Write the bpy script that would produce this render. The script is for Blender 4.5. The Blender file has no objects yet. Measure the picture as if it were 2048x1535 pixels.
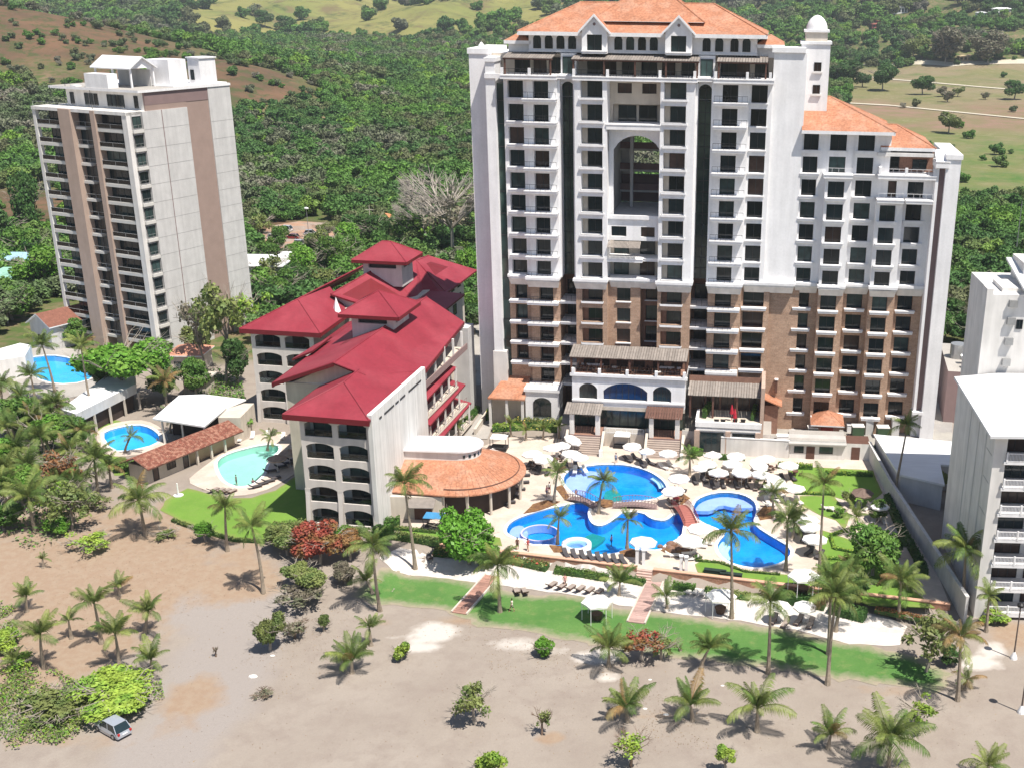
import bpy, bmesh, math, random
import numpy as np
from mathutils import Vector, Matrix, noise
from mathutils.geometry import delaunay_2d_cdt
random.seed(7); np.random.seed(7)
SC = bpy.context.scene
COL = bpy.data.collections.new("place"); SC.collection.children.link(COL)
link = COL.objects.link
R = math.radians

# ------------------------------------------------------------------ camera, sky, sun, exposure
CAM_Z = 68.0
FPX, CX, CY = 2373.0, 1291.4, 871.8          # focal length and principal point, measured on the 2048 px wide photograph
PITCH, ROLL = R(20.57), R(-0.749)
_F = Vector((0, math.cos(PITCH), -math.sin(PITCH))); _D0 = Vector((0, -math.sin(PITCH), -math.cos(PITCH))); _R0 = Vector((1, 0, 0))
_RT = _R0 * math.cos(ROLL) + _D0 * math.sin(ROLL); _DN = -_R0 * math.sin(ROLL) + _D0 * math.cos(ROLL)
cd = bpy.data.cameras.new("camera"); cam = bpy.data.objects.new("camera", cd); link(cam); SC.camera = cam
cd.sensor_width = 36; cd.lens = FPX / 2048 * 36
cd.shift_x = -(CX - 1024) / 2048; cd.shift_y = (CY - 767.5) / 2048
cd.clip_start = 1; cd.clip_end = 9000
cam.matrix_world = Matrix(((_RT.x, -_DN.x, -_F.x, 0), (_RT.y, -_DN.y, -_F.y, 0), (_RT.z, -_DN.z, -_F.z, CAM_Z), (0, 0, 0, 1)))

SUN_EL = R(65); SUN_AZ = (0.735, -0.678)          # horizontal direction towards the sun
w = bpy.data.worlds.new("World"); SC.world = w; w.use_nodes = True
nt = w.node_tree; nt.nodes.clear()
sky = nt.nodes.new('ShaderNodeTexSky'); sky.sky_type = 'NISHITA'; sky.sun_disc = False
sky.sun_elevation = SUN_EL; sky.sun_rotation = math.atan2(SUN_AZ[0], SUN_AZ[1]); sky.air_density = 1.0; sky.dust_density = 0.6
bg = nt.nodes.new('ShaderNodeBackground'); bg.inputs[1].default_value = 0.072
wo = nt.nodes.new('ShaderNodeOutputWorld'); nt.links.new(sky.outputs[0], bg.inputs[0]); nt.links.new(bg.outputs[0], wo.inputs[0])
sl = bpy.data.lights.new("sun", 'SUN'); so = bpy.data.objects.new("sun", sl); link(so)
sl.energy = 5.0; sl.angle = R(0.53); sl.color = (1.0, 0.945, 0.85)
sv = Vector((SUN_AZ[0] * math.cos(SUN_EL), SUN_AZ[1] * math.cos(SUN_EL), math.sin(SUN_EL)))
so.rotation_euler = sv.to_track_quat('Z', 'Y').to_euler(); so.location = (60, -40, 200)
SC.view_settings.view_transform = 'Standard'; SC.view_settings.look = 'None'
SC.view_settings.exposure = 0.60; SC.view_settings.gamma = 1; SC.view_settings.use_curve_mapping = False
SC.cycles.max_bounces = 6; SC.cycles.transparent_max_bounces = 12; SC.cycles.diffuse_bounces = 3

# ------------------------------------------------------------------ where a point of the photograph stands in the world
def ray(px, py): return _F + _RT * ((px - CX) / FPX) + _DN * ((py - CY) / FPX)
def up(px, py, z=0.0):
    d = ray(px, py); t = (z - CAM_Z) / d.z
    return Vector((d.x * t, d.y * t, z))
def sm(a, b, x):
    t = np.clip((x - a) / (b - a), 0, 1); return t * t * (3 - 2 * t)

# ------------------------------------------------------------------ materials
MATS = {}
def srgb(c):
    return tuple(((v / 255) / 12.92 if v / 255 <= 0.04045 else ((v / 255 + 0.055) / 1.055) ** 2.4) for v in c)
def M(name, col=(.5, .5, .5), rough=.75, var=.12, sc=1.5, bump=0.0, bsc=20, spec=.3, metal=0.0, col2=None, c2sc=.3, c2lo=.45, c2hi=.6,
      transl=0.0, rnd=0.0, coat=0, wave=None, fine=None, obj=False, brick=None):
    if name in MATS: return MATS[name]
    m = bpy.data.materials.new(name); m.use_nodes = True; n = m.node_tree.nodes; l = m.node_tree.links
    b = n['Principled BSDF']; b.inputs['Roughness'].default_value = rough; b.inputs['Metallic'].default_value = metal
    b.inputs['Specular IOR Level'].default_value = spec
    g = n.new('ShaderNodeNewGeometry'); tc = n.new('ShaderNodeTexCoord')
    pos = tc.outputs['Object'] if obj else g.outputs['Position']
    def nz(scale, det=4):
        t = n.new('ShaderNodeTexNoise'); t.inputs['Scale'].default_value = scale; t.inputs['Detail'].default_value = det; l.new(pos, t.inputs['Vector']); return t.outputs['Fac']
    def mix(f, a, c, mode='MIX'):
        x = n.new('ShaderNodeMix'); x.data_type = 'RGBA'; x.blend_type = mode
        if isinstance(f, float): x.inputs[0].default_value = f
        else: l.new(f, x.inputs[0])
        for k, v in ((6, a), (7, c)):
            if isinstance(v, tuple): x.inputs[k].default_value = (*v[:3], 1)
            else: l.new(v, x.inputs[k])
        return x.outputs[2]
    def ramp(f, lo, hi, a=0.0, c=1.0):
        x = n.new('ShaderNodeMapRange'); l.new(f, x.inputs[0]); x.inputs[1].default_value = lo; x.inputs[2].default_value = hi; x.inputs[3].default_value = a; x.inputs[4].default_value = c; return x.outputs[0]
    c = tuple(col)
    if brick:
        t = n.new('ShaderNodeTexBrick'); l.new(pos, t.inputs['Vector'])
        mp = n.new('ShaderNodeMapping'); mp.inputs['Rotation'].default_value = (R(90), 0, 0); l.new(pos, mp.inputs[0]); l.new(mp.outputs[0], t.inputs['Vector'])
        t.inputs['Scale'].default_value = 1; t.inputs['Brick Width'].default_value = brick[0]; t.inputs['Row Height'].default_value = brick[1]; t.inputs['Mortar Size'].default_value = brick[2]
        t.inputs['Color1'].default_value = (*col, 1); t.inputs['Color2'].default_value = (*brick[3], 1); t.inputs['Mortar'].default_value = (*brick[4], 1)
        c = t.outputs['Color']
    if col2: c = mix(ramp(nz(c2sc, 6), c2lo, c2hi), c, tuple(col2))
    v = ramp(nz(sc, 5), .3, .7, 1 - var, 1 + var)
    if fine: 
        f2 = ramp(nz(fine[0], 3), .3, .7, 1 - fine[1], 1 + fine[1]); mm = n.new('ShaderNodeMath'); mm.operation = 'MULTIPLY'; l.new(v, mm.inputs[0]); l.new(f2, mm.inputs[1]); v = mm.outputs[0]
    if rnd:
        oi = n.new('ShaderNodeObjectInfo'); r2 = ramp(oi.outputs['Random'], 0, 1, 1 - rnd, 1 + rnd); mm = n.new('ShaderNodeMath'); mm.operation = 'MULTIPLY'; l.new(v, mm.inputs[0]); l.new(r2, mm.inputs[1]); v = mm.outputs[0]
    sc_ = n.new('ShaderNodeVectorMath'); sc_.operation = 'SCALE'
    if isinstance(c, tuple): sc_.inputs[0].default_value = c[:3]
    else: l.new(c, sc_.inputs[0])
    l.new(v, sc_.inputs['Scale']); out = sc_.outputs[0]
    if wave:   # streaks / ribs
        wv = n.new('ShaderNodeTexNoise'); mp = n.new('ShaderNodeMapping'); mp.inputs['Scale'].default_value = wave[:3]; l.new(pos, mp.inputs[0]); l.new(mp.outputs[0], wv.inputs['Vector']); wv.inputs['Scale'].default_value = 1
        s2 = n.new('ShaderNodeVectorMath'); s2.operation = 'SCALE'; l.new(out, s2.inputs[0]); l.new(ramp(wv.outputs['Fac'], .35, .65, 1 - wave[3], 1 + wave[3] * .4), s2.inputs['Scale']); out = s2.outputs[0]
    l.new(out, b.inputs['Base Color'])
    if bump:
        bp = n.new('ShaderNodeBump'); bp.inputs['Strength'].default_value = bump; bp.inputs['Distance'].default_value = .1; l.new(nz(bsc, 4), bp.inputs['Height']); l.new(bp.outputs[0], b.inputs['Normal'])
    if coat: b.inputs['Coat Weight'].default_value = coat
    if transl:
        tr = n.new('ShaderNodeBsdfTranslucent'); l.new(out, tr.inputs[0]); ms = n.new('ShaderNodeMixShader'); ms.inputs[0].default_value = transl
        l.new(b.outputs[0], ms.inputs[1]); l.new(tr.outputs[0], ms.inputs[2]); l.new(ms.outputs[0], n['Material Output'].inputs[0])
    MATS[name] = m; return m

WHITE = M('white_paint', (.80, .79, .80), .8, .05, .35, fine=(3, .03), wave=(1.4, 1.4, .12, .06))
WHITE2 = M('off_white_plaster', (.71, .685, .66), .85, .07, .5, wave=(1.2, 1.2, .1, .1))
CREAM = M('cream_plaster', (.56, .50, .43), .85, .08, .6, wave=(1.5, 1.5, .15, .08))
GREYW = M('grey_plaster', (.56, .545, .535), .85, .07, .6, wave=(1.2, 1.2, .1, .08))
BEIGE2 = M('pinkish_brown_plaster', (.33, .24, .205), .85, .06, .6)
BEIGE = M('beige_plaster', (.43, .325, .27), .85, .06, .6, wave=(1.2, 1.2, .1, .06))
MAUVE = M('mauve_plaster', (.235, .165, .16), .85, .06, .6)
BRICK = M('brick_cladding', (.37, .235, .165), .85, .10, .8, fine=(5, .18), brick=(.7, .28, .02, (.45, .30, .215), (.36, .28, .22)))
BRICKD = M('brick_shade_band', (.27, .15, .11), .85, .14, 1.5, fine=(5, .15))  # darker brown brick, used for recess backs, terrace walls, floors and kiosk
DKFR = M('dark_window_frame', (.028, .03, .034), .5, .1, 2)
GLS = M('dark_glass', (.012, .022, .026), .08, .2, .2, spec=.45, rnd=.5)
GLS2 = M('teal_curtained_glass', (.035, .06, .06), .15, .35, .8, spec=.45, rnd=.4)
GLS3 = M('brown_curtained_glass', (.055, .035, .03), .2, .35, .6, spec=.4, rnd=.4)
GLSR = M('tinted_curtain_wall', (.012, .032, .032), .1, .3, .25, spec=.55, col2=(.05, .075, .06), c2sc=.12, c2lo=.5, c2hi=.62)
ORANGE = M('orange_roof_tiles', (.39, .172, .10), .8, .10, .35, fine=(3, .2), col2=(.42, .215, .14), c2sc=.5, wave=(3, 3, 3, .05))
RED = M('red_metal_roof', (.235, .028, .043), .6, .08, .25, fine=(2, .06), col2=(.27, .042, .058), c2sc=.12, spec=.2, wave=(.8, .8, .2, .05))
REDDK = M('dark_red_fascia', (.15, .012, .018), .6, .06, 1)
WROOF = M('white_roof_sheet', (.72, .72, .73), .6, .04, .3, wave=(.3, 3, .3, .05))
PERG = M('weathered_pergola_slats', (.24, .21, .19), .85, .14, 1.4, rnd=.14)
BROWN = M('dark_brown_timber', (.12, .06, .045), .75, .15, 2, rnd=.1)
TERRA = M('terracotta_barrel_tiles', (.21, .075, .052), .85, .22, 2.5, fine=(7, .3), col2=(.33, .17, .12), c2sc=2)
CONC = M('concrete_paving', (.36, .335, .31), .9, .1, .3, fine=(4, .06), col2=(.34, .32, .3), c2sc=.15)
ASPH = M('grey_yard_paving', (.27, .255, .245), .9, .1, .25, fine=(3, .08), col2=(.34, .32, .29), c2sc=.2)
METAL = M('grey_metal', (.4, .4, .4), .4, .08, 2, metal=.6)
BLACK = M('black_plastic', (.02, .02, .022), .5, .1, 2)
CANVAS = M('white_canvas', (.82, .80, .77), .8, .04, 1.2, transl=.12)
WICKER = M('brown_wicker', (.10, .06, .045), .8, .2, 5)
TRUNK = M('palm_trunk_bark', (.27, .22, .17), .9, .2, 3, bump=.4, bsc=9)
BARK = M('grey_tree_bark', (.30, .26, .22), .9, .2, 3)
BARKD = M('brown_twigs', (.16, .11, .08), .9, .2, 3)
def leafm(name, col, col2=None, rnd=.18, var=.28, tr=.25, c2sc=.5):
    return M(name, col, .55, var, 1.3, spec=.25, transl=tr, rnd=rnd, col2=col2, c2sc=c2sc, fine=(4, .2))
L_PALM = leafm('palm_leaf_green', (.10, .165, .04), (.17, .21, .06))
L_PALMY = leafm('palm_leaf_yellow_green', (.22, .26, .07), (.15, .2, .05))
L_PALMD = leafm('palm_leaf_dry', (.27, .17, .07), (.2, .16, .07))
L_BRIGHT = leafm('bright_green_leaves', (.11, .26, .03), (.17, .31, .05))
L_LIME = M('glossy_lime_leaves', (.135, .32, .035), .5, .3, 1.3, spec=.35, transl=.25, fine=(4, .2))
L_MID = leafm('mid_green_leaves', (.085, .185, .035), (.13, .225, .045))
L_DARK = leafm('dark_green_leaves', (.05, .12, .03), (.08, .15, .04))
L_OLIVE = leafm('olive_leaves', (.21, .245, .08), (.14, .20, .06))
L_YEL = leafm('yellow_green_leaves', (.28, .38, .06), (.18, .32, .05))
L_RED = leafm('red_almond_leaves', (.36, .085, .06), (.26, .17, .06))
L_GREYG = leafm('grey_dry_leaves', (.24, .21, .155), (.16, .18, .10))
HEDGE = leafm('hedge_leaves', (.09, .17, .035), (.13, .2, .04))
DECO = M('blue_pool_tiles', (.006, .30, .70), .4, .10, .6, col2=(.015, .36, .76), c2sc=.5, fine=(3, .06))
DECOL = M('light_blue_pool_tiles', (.60, .52, .80), .4, .08, .8)
DECOG = M('green_pool_mosaic', (.02, .30, .25), .4, .1, .8)
DECOA = M('aqua_pool_plaster', (.40, .62, .54), .5, .06, .5)
COPE = M('white_pool_coping', (.74, .74, .74), .7, .04, 1)
DECKM = M('beige_pool_deck_paving', (.50, .42, .36), .85, .06, .35, fine=(2.5, .06), col2=(.55, .465, .40), c2sc=.35)
def water(name, tint):
    m = bpy.data.materials.new(name); m.use_nodes = True; n = m.node_tree.nodes; l = m.node_tree.links; n.clear()
    o = n.new('ShaderNodeOutputMaterial'); t = n.new('ShaderNodeBsdfTransparent'); t.inputs[0].default_value = (*tint, 1)
    g = n.new('ShaderNodeBsdfGlossy'); g.inputs['Roughness'].default_value = .06; fr = n.new('ShaderNodeFresnel'); fr.inputs[0].default_value = 1.33
    nz = n.new('ShaderNodeTexNoise'); nz.inputs['Scale'].default_value = 1.8; nz.inputs['Detail'].default_value = 3; ge = n.new('ShaderNodeNewGeometry'); l.new(ge.outputs['Position'], nz.inputs[0])
    b = n.new('ShaderNodeBump'); b.inputs['Strength'].default_value = .25; b.inputs['Distance'].default_value = .1; l.new(nz.outputs[0], b.inputs['Height']); l.new(b.outputs[0], g.inputs['Normal']); l.new(b.outputs[0], fr.inputs['Normal'])
    mx = n.new('ShaderNodeMixShader'); l.new(fr.outputs[0], mx.inputs[0]); l.new(t.outputs[0], mx.inputs[1]); l.new(g.outputs[0], mx.inputs[2]); l.new(mx.outputs[0], o.inputs[0]); return m
WATER = water('clear_blue_pool_water', (.66, .88, .97)); WATERA = water('clear_aqua_pool_water', (.80, .97, .97))

# ------------------------------------------------------------------ mesh helpers
class MB:
    def __init__(s): s.v = []; s.f = []; s.m = []; s.mats = []
    def mi(s, m):
        if m not in s.mats: s.mats.append(m)
        return s.mats.index(m)
    def poly(s, pts, m):
        i = len(s.v); s.v += [tuple(p) for p in pts]; s.f.append(tuple(range(i, i + len(pts)))); s.m.append(s.mi(m))
    def box(s, x0, x1, y0, y1, z0, z1, m, top=None):
        if x0 > x1: x0, x1 = x1, x0
        if y0 > y1: y0, y1 = y1, y0
        i = len(s.v); s.v += [(x0, y0, z0), (x1, y0, z0), (x1, y1, z0), (x0, y1, z0), (x0, y0, z1), (x1, y0, z1), (x1, y1, z1), (x0, y1, z1)]
        k = s.mi(m); kt = s.mi(top or m)
        for q, a in (((0, 1, 5, 4), k), ((1, 2, 6, 5), k), ((2, 3, 7, 6), k), ((3, 0, 4, 7), k), ((4, 5, 6, 7), kt), ((3, 2, 1, 0), k)):
            s.f.append(tuple(i + j for j in q)); s.m.append(a)
    def prism(s, pts, z0, z1, m, top=None, bottom=True):
        n = len(pts); a = sum(pts[i][0] * pts[(i + 1) % n][1] - pts[(i + 1) % n][0] * pts[i][1] for i in range(n))
        if a < 0: pts = pts[::-1]
        i = len(s.v); f0 = (lambda p: z0 if len(p) < 3 else p[2] + z0)
        s.v += [(p[0], p[1], z0) for p in pts] + [(p[0], p[1], z1) for p in pts]; k = s.mi(m)
        for j in range(n): q = (j + 1) % n; s.f.append((i + j, i + q, i + n + q, i + n + j)); s.m.append(k)
        s.f.append(tuple(range(i + n, i + 2 * n))); s.m.append(s.mi(top or m))
        if bottom: s.f.append(tuple(range(i + n - 1, i - 1, -1))); s.m.append(k)
    def slab(s, pts, t, m, edge=None):       # a sloping plate: pts on top, t thick downward
        n = len(pts); i = len(s.v); s.v += [tuple(p) for p in pts] + [(p[0], p[1], p[2] - t) for p in pts]
        k = s.mi(m); e = s.mi(edge or m)
        s.f.append(tuple(range(i, i + n))); s.m.append(k); s.f.append(tuple(range(i + 2 * n - 1, i + n - 1, -1))); s.m.append(e)
        for j in range(n): q = (j + 1) % n; s.f.append((i + j, i + n + j, i + n + q, i + q)); s.m.append(e)
    def tube(s, a, b, r0, r1, m, n=6, cap=True):
        a = Vector(a); b = Vector(b); d = (b - a)
        if d.length < 1e-6: return
        d.normalize(); u = d.orthogonal().normalized(); w_ = d.cross(u); i = len(s.v)
        for c, r in ((a, r0), (b, r1)):
            for k in range(n):
                t = 2 * math.pi * k / n; s.v.append(tuple(c + u * (r * math.cos(t)) + w_ * (r * math.sin(t))))
        k = s.mi(m)
        for j in range(n): q = (j + 1) % n; s.f.append((i + j, i + q, i + n + q, i + n + j)); s.m.append(k)
        if cap: s.f.append(tuple(range(i + n, i + 2 * n))); s.m.append(k); s.f.append(tuple(range(i + n - 1, i - 1, -1))); s.m.append(k)
    def lathe(s, c, prof, m, n=16, a0=0, a1=2 * math.pi, sx=1, sy=1):
        i = len(s.v); full = abs(a1 - a0 - 2 * math.pi) < 1e-6; cols = n if full else n + 1
        for r, z in prof:
            for k in range(cols):
                t = a0 + (a1 - a0) * k / n; s.v.append((c[0] + r * math.cos(t) * sx, c[1] + r * math.sin(t) * sy, c[2] + z))
        km = s.mi(m)
        for p in range(len(prof) - 1):
            for k in range(n):
                q = (k + 1) % cols; s.f.append((i + p * cols + k, i + p * cols + q, i + (p + 1) * cols + q, i + (p + 1) * cols + k)); s.m.append(km)
    def mesh(s, name, smooth=False):
        me = bpy.data.meshes.new(name); me.from_pydata(s.v, [], s.f)
        for m in s.mats: me.materials.append(m)
        me.polygons.foreach_set('material_index', s.m)
        if smooth: me.polygons.foreach_set('use_smooth', [True] * len(s.f))
        me.update(); return me
    def build(s, name, parent=None, smooth=False):
        o = bpy.data.objects.new(name, s.mesh(name, smooth)); link(o)
        if parent: o.parent = parent
        return o
def inst(name, me, parent=None, loc=(0, 0, 0), rot=(0, 0, 0), sc=(1, 1, 1)):
    o = bpy.data.objects.new(name, me); link(o); o.location = loc; o.rotation_euler = rot; o.scale = sc
    if parent: o.parent = parent
    return o
def thing(name, label, cat, loc=(0, 0, 0), rz=0, group=None):
    o = bpy.data.objects.new(name, None); link(o); o.location = loc; o.rotation_euler = (0, 0, rz); o.empty_display_size = .3
    return tag(o, label, cat, group)
def tag(o, label, cat, group=None):
    o['label'] = label; o['category'] = cat
    if group: o['group'] = group
    return o
def struct(o, kind='structure'):
    o['kind'] = kind; return o

# ------------------------------------------------------------------ the lie of the land
def wall_y(x): return 137.8 - .23 * (x + 17.9)
PITS = []     # polygons (world xy) where the ground drops away under a deck or a pool
def base_h(x, y):
    x = np.asarray(x, float); y = np.asarray(y, float)
    inside = sm(-34, -27, x) * (1 - sm(33, 40, x)); wdt = 22 * (1 - inside) + .5 * inside
    yl = wall_y(np.clip(x, -30, 34)) - 11 * (1 - inside) * (x < 0)
    z = -1.1 * (1 - sm(yl - wdt * .5 - .4, yl + wdt * .5 - .4, y))
    z = z + .06 * np.sin(x * .11 + 1) * np.sin(y * .09) * (1 - inside) * (y < 140)
    z = z + np.clip(y - 270, 0, None) * .011 * sm(270, 420, y)
    z = z + 52 * np.exp(-((x + 440) / 175) ** 2 - ((y - 760) / 150) ** 2)                      # bare brown spur on the left
    z = z + 16 * np.exp(-((x + 235) / 60) ** 2 - ((y - 660) / 70) ** 2)
    az = x / np.maximum(y, 1)
    d0 = 1330 - 260 * sm(.0, .22, az) + 60 * np.sin(az * 17)
    zz = np.clip(y - d0, 0, None); hill = 150 * (1 - np.exp(-(zz / 900) ** 1.25))
    z = z + hill * (1 + .28 * np.sin(x * .006 + 1.3) + .16 * np.sin(x * .017 + y * .006)) + sm(0, 60, zz) * (9 * np.sin(x * .021 + 2) * np.sin(y * .013) + 4 * np.sin(x * .05) * np.sin(y * .04) + 15 * sm(-.42, -.36, az) * (1 - sm(-.1, -.05, az)) * (1 - np.abs(np.sin(x * .013 + y * .004 + 1.2 * np.sin(y * .006)))) )
    return z
def G(px, py):
    d = ray(px, py); t = np.concatenate([np.arange(60, 500, .5), np.arange(500, 4200, 2.0)]); x = d.x * t; y = d.y * t; g = (CAM_Z + d.z * t) - base_h(x, y)
    i = int(np.argmax(g <= 0)) if (g <= 0).any() else len(t) - 1
    a = t[i - 1] + (t[i] - t[i - 1]) * (g[i - 1] / (g[i - 1] - g[i] + 1e-9)) if i else t[0]
    return Vector((d.x * a, d.y * a, CAM_Z + d.z * a))
def inpoly(x, y, P):
    x = np.asarray(x, float); y = np.asarray(y, float); c = np.zeros(x.shape, bool); n = len(P)
    for i in range(n):
        x0, y0 = P[i][:2]; x1, y1 = P[(i + 1) % n][:2]
        if y0 == y1: continue
        k = ((y0 > y) != (y1 > y)) & (x < (x1 - x0) * (y - y0) / (y1 - y0) + x0); c ^= k
    return c
def edge_d(x, y, P):
    d = np.full(np.shape(x), 1e9); n = len(P)
    for i in range(n):
        a = np.array(P[i][:2], float); b = np.array(P[(i + 1) % n][:2], float); ab = b - a; L = (ab @ ab) or 1e-9
        t = np.clip(((x - a[0]) * ab[0] + (y - a[1]) * ab[1]) / L, 0, 1); d = np.minimum(d, np.hypot(x - a[0] - t * ab[0], y - a[1] - t * ab[1]))
    return d
def smoothp(P, it=2):
    for _ in range(it):
        Q = []
        for i in range(len(P)):
            a = P[i]; b = P[(i + 1) % len(P)]; Q += [(a[0] * .75 + b[0] * .25, a[1] * .75 + b[1] * .25), (a[0] * .25 + b[0] * .75, a[1] * .25 + b[1] * .75)]
        P = Q
    return P
def offs(P, d):
    n = len(P); A = sum(P[i][0] * P[(i + 1) % n][1] - P[(i + 1) % n][0] * P[i][1] for i in range(n)); s = 1 if A > 0 else -1; Q = []
    for i in range(n):
        a, b, c = P[i - 1], P[i], P[(i + 1) % n]; tx, ty = c[0] - a[0], c[1] - a[1]; L = math.hypot(tx, ty) or 1
        Q.append((b[0] + s * d * ty / L, b[1] - s * d * tx / L))
    return Q
def PP(pts, z=0): return [tuple(up(x, y, z)[:2]) for x, y in pts]
def resamp(P, step, jit=0):
    Q = []
    for i in range(len(P)):
        a = Vector(P[i][:2]); b = Vector(P[(i + 1) % len(P)][:2]); n = max(1, int((b - a).length / step))
        for k in range(n):
            p = a.lerp(b, k / n)
            if jit: p = p + Vector((noise.noise((p.x * .6, p.y * .6, 3)), noise.noise((p.x * .6, p.y * .6, 9)))) * jit + Vector((random.uniform(-1, 1), random.uniform(-1, 1))) * jit * .25
            Q.append((p.x, p.y))
    return Q
def sheet(name, P, off, mat, step=2.0, holes=(), jit=0, flat=None, skirt=0, edge_w=None):
    B = resamp(P, step, jit); loops = [B] + [list(h) for h in holes]; pts = []; edges = []
    for lp in loops:
        s = len(pts); pts += [Vector(p) for p in lp]; edges += [(s + i, s + (i + 1) % len(lp)) for i in range(len(lp))]
    nb = len(pts); xs = [p[0] for p in B]; ys = [p[1] for p in B]
    gx, gy = np.meshgrid(np.arange(min(xs) + step / 2, max(xs), step), np.arange(min(ys) + step / 2, max(ys), step)); gx = gx.ravel() + np.random.uniform(-.2, .2, gx.size) * step; gy = gy.ravel() + np.random.uniform(-.2, .2, gy.size) * step
    ok = inpoly(gx, gy, B) & (edge_d(gx, gy, B) > step * .4)
    for h in holes: ok &= ~inpoly(gx, gy, h) & (edge_d(gx, gy, h) > .3)
    pts += [Vector((a, b)) for a, b in zip(gx[ok], gy[ok])]
    vo, eo, fo, *_ = delaunay_2d_cdt(pts, edges, [], 0, 1e-5)
    vx = np.array([v.x for v in vo]); vy = np.array([v.y for v in vo]); tri = np.array(fo)
    cx_, cy_ = vx[tri].mean(1), vy[tri].mean(1); k = inpoly(cx_, cy_, B)
    for h in holes: k &= ~inpoly(cx_, cy_, h)
    tri = tri[k]; vz = (base_h(vx, vy) if flat is None else np.full(len(vx), float(flat))) + off
    a = tri; cr = (vx[a[:, 1]] - vx[a[:, 0]]) * (vy[a[:, 2]] - vy[a[:, 0]]) - (vy[a[:, 1]] - vy[a[:, 0]]) * (vx[a[:, 2]] - vx[a[:, 0]]); tri[cr < 0] = tri[cr < 0][:, ::-1]
    V = list(zip(vx, vy, vz)); Fc = [tuple(t) for t in tri.tolist()]
    if skirt:
        for lp in [B]:
            i = len(V); z = [float(base_h(*p)) + off if flat is None else flat + off for p in lp]
            V += [(p[0], p[1], q) for p, q in zip(lp, z)] + [(p[0], p[1], q - skirt) for p, q in zip(lp, z)]; n = len(lp)
            Fc += [(i + j, i + (j + 1) % n, i + n + (j + 1) % n, i + n + j) for j in range(n)]
    me = bpy.data.meshes.new(name); me.from_pydata(V, [], Fc); me.materials.append(mat); me.update()
    if edge_w:
        e = np.ones(len(V)); e[:len(vx)] = np.clip(edge_d(vx, vy, B) / edge_w, 0, 1)
        at = me.attributes.new('inner', 'FLOAT', 'POINT'); at.data.foreach_set('value', e.astype(np.float32))
    o = bpy.data.objects.new(name, me); link(o); return o

# ================================================================== GROUND
POOL_UP = smoothp(PP([(1124, 955), (1142, 937), (1175, 931), (1214, 927.5), (1253, 929), (1292, 939), (1320, 955), (1334, 972), (1330, 986), (1312, 997), (1273, 1001), (1234, 1004), (1195, 1004), (1165, 996), (1136, 978)]))
POOL_LOW = smoothp(PP([(1013, 1056), (1022, 1043), (1044, 1032), (1089, 1018), (1130, 1010), (1160, 1004), (1180, 1012), (1175, 1023), (1177, 1037), (1185, 1048), (1199, 1051.5), (1214, 1047.5), (1234, 1033), (1246, 1023), (1285, 1024), (1300, 1036), (1316, 1040), (1334, 1040), (1350, 1026), (1370, 1030), (1366, 1052), (1363, 1072), (1341, 1084), (1328, 1089), (1323, 1099), (1273, 1098), (1230, 1106), (1195, 1109), (1165, 1104), (1124, 1092), (1097, 1088), (1058, 1088), (1052, 1077), (1036, 1077), (1015, 1067)]), 1)
POOL_R = smoothp(PP([(1386, 1013), (1394, 998), (1417, 988), (1448, 983), (1485, 988), (1507, 1000), (1513, 1013), (1511, 1030), (1506, 1042), (1514, 1054), (1534, 1067), (1556, 1080), (1575, 1091), (1583, 1105), (1570, 1121), (1541, 1131), (1512, 1135), (1482, 1131), (1456, 1122), (1439, 1107), (1434, 1091), (1441, 1078), (1452, 1068), (1440, 1058), (1406, 1045), (1388, 1030)]), 1)
POOL_AQ = smoothp(PP([(433, 921), (455, 907), (490, 897), (520, 890), (552, 888), (560, 898), (542, 915), (531, 930), (527, 948), (510, 965), (488, 973), (464, 970), (448, 960), (438, 943)]))
POOL_BL = smoothp(PP([(203, 868), (225, 857), (273, 848), (301, 855), (321, 872), (312, 888), (262, 900), (226, 901)]), 1)
POOL_WP = smoothp(PP([(48, 732), (54, 716), (100, 710), (140, 716), (196, 734), (200, 745), (168, 764), (112, 768), (70, 755)]), 1)
def pxw(*p): return PP(list(p))
wl = [(-26.8, wall_y(-26.8)), (36.5, wall_y(36.5))]
DECK_MAIN = [wl[0], wl[1], (38, 165), (38, 173), (22, 178), (-22, 180), (-33, 168), (-33.5, 152), (-31, 144)]
DECK_L = smoothp(PP([(372, 962), (398, 940), (428, 918), (446, 900), (490, 880), (520, 866), (565, 866), (610, 880), (606, 905), (600, 940), (545, 975), (500, 989), (450, 992), (405, 978)]), 1)
DECK_BL = smoothp(PP([(188, 868), (215, 848), (275, 838), (310, 846), (340, 872), (325, 898), (262, 912), (212, 912)]), 1)
DECK_WP = PP([(0, 740), (30, 705), (90, 692), (160, 700), (235, 735), (225, 775), (120, 800), (20, 790)])
PITS += [DECK_MAIN, DECK_L, DECK_BL, DECK_WP]

def axis(parts):
    out = []
    for a, b, s in parts: out += list(np.arange(a, b, s))
    return np.array(out + [parts[-1][1]], float)
xs = axis([(-1700, -520, 20), (-520, -150, 6), (-150, 112, 1.0), (112, 520, 6), (520, 1500, 20)])
ys = axis([(30, 72, 3), (72, 262, 1.0), (262, 720, 5), (720, 2900, 15)])
X, Y = np.meshgrid(xs, ys); Z = base_h(X, Y)
for P in PITS:
    bx = [p[0] for p in P]; by = [p[1] for p in P]; k = (X > min(bx)) & (X < max(bx)) & (Y > min(by)) & (Y < max(by))
    ii = np.where(k); x_, y_ = X[ii], Y[ii]; ins = inpoly(x_, y_, P) & (edge_d(x_, y_, P) > .9); Z[ii[0][ins], ii[1][ins]] = -2.6
rel = (Y > 420) & (Y < 2900); Z = Z + np.where(rel, 0, 0)
nx, ny = len(xs), len(ys); idx = np.arange(nx * ny).reshape(ny, nx)
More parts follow.
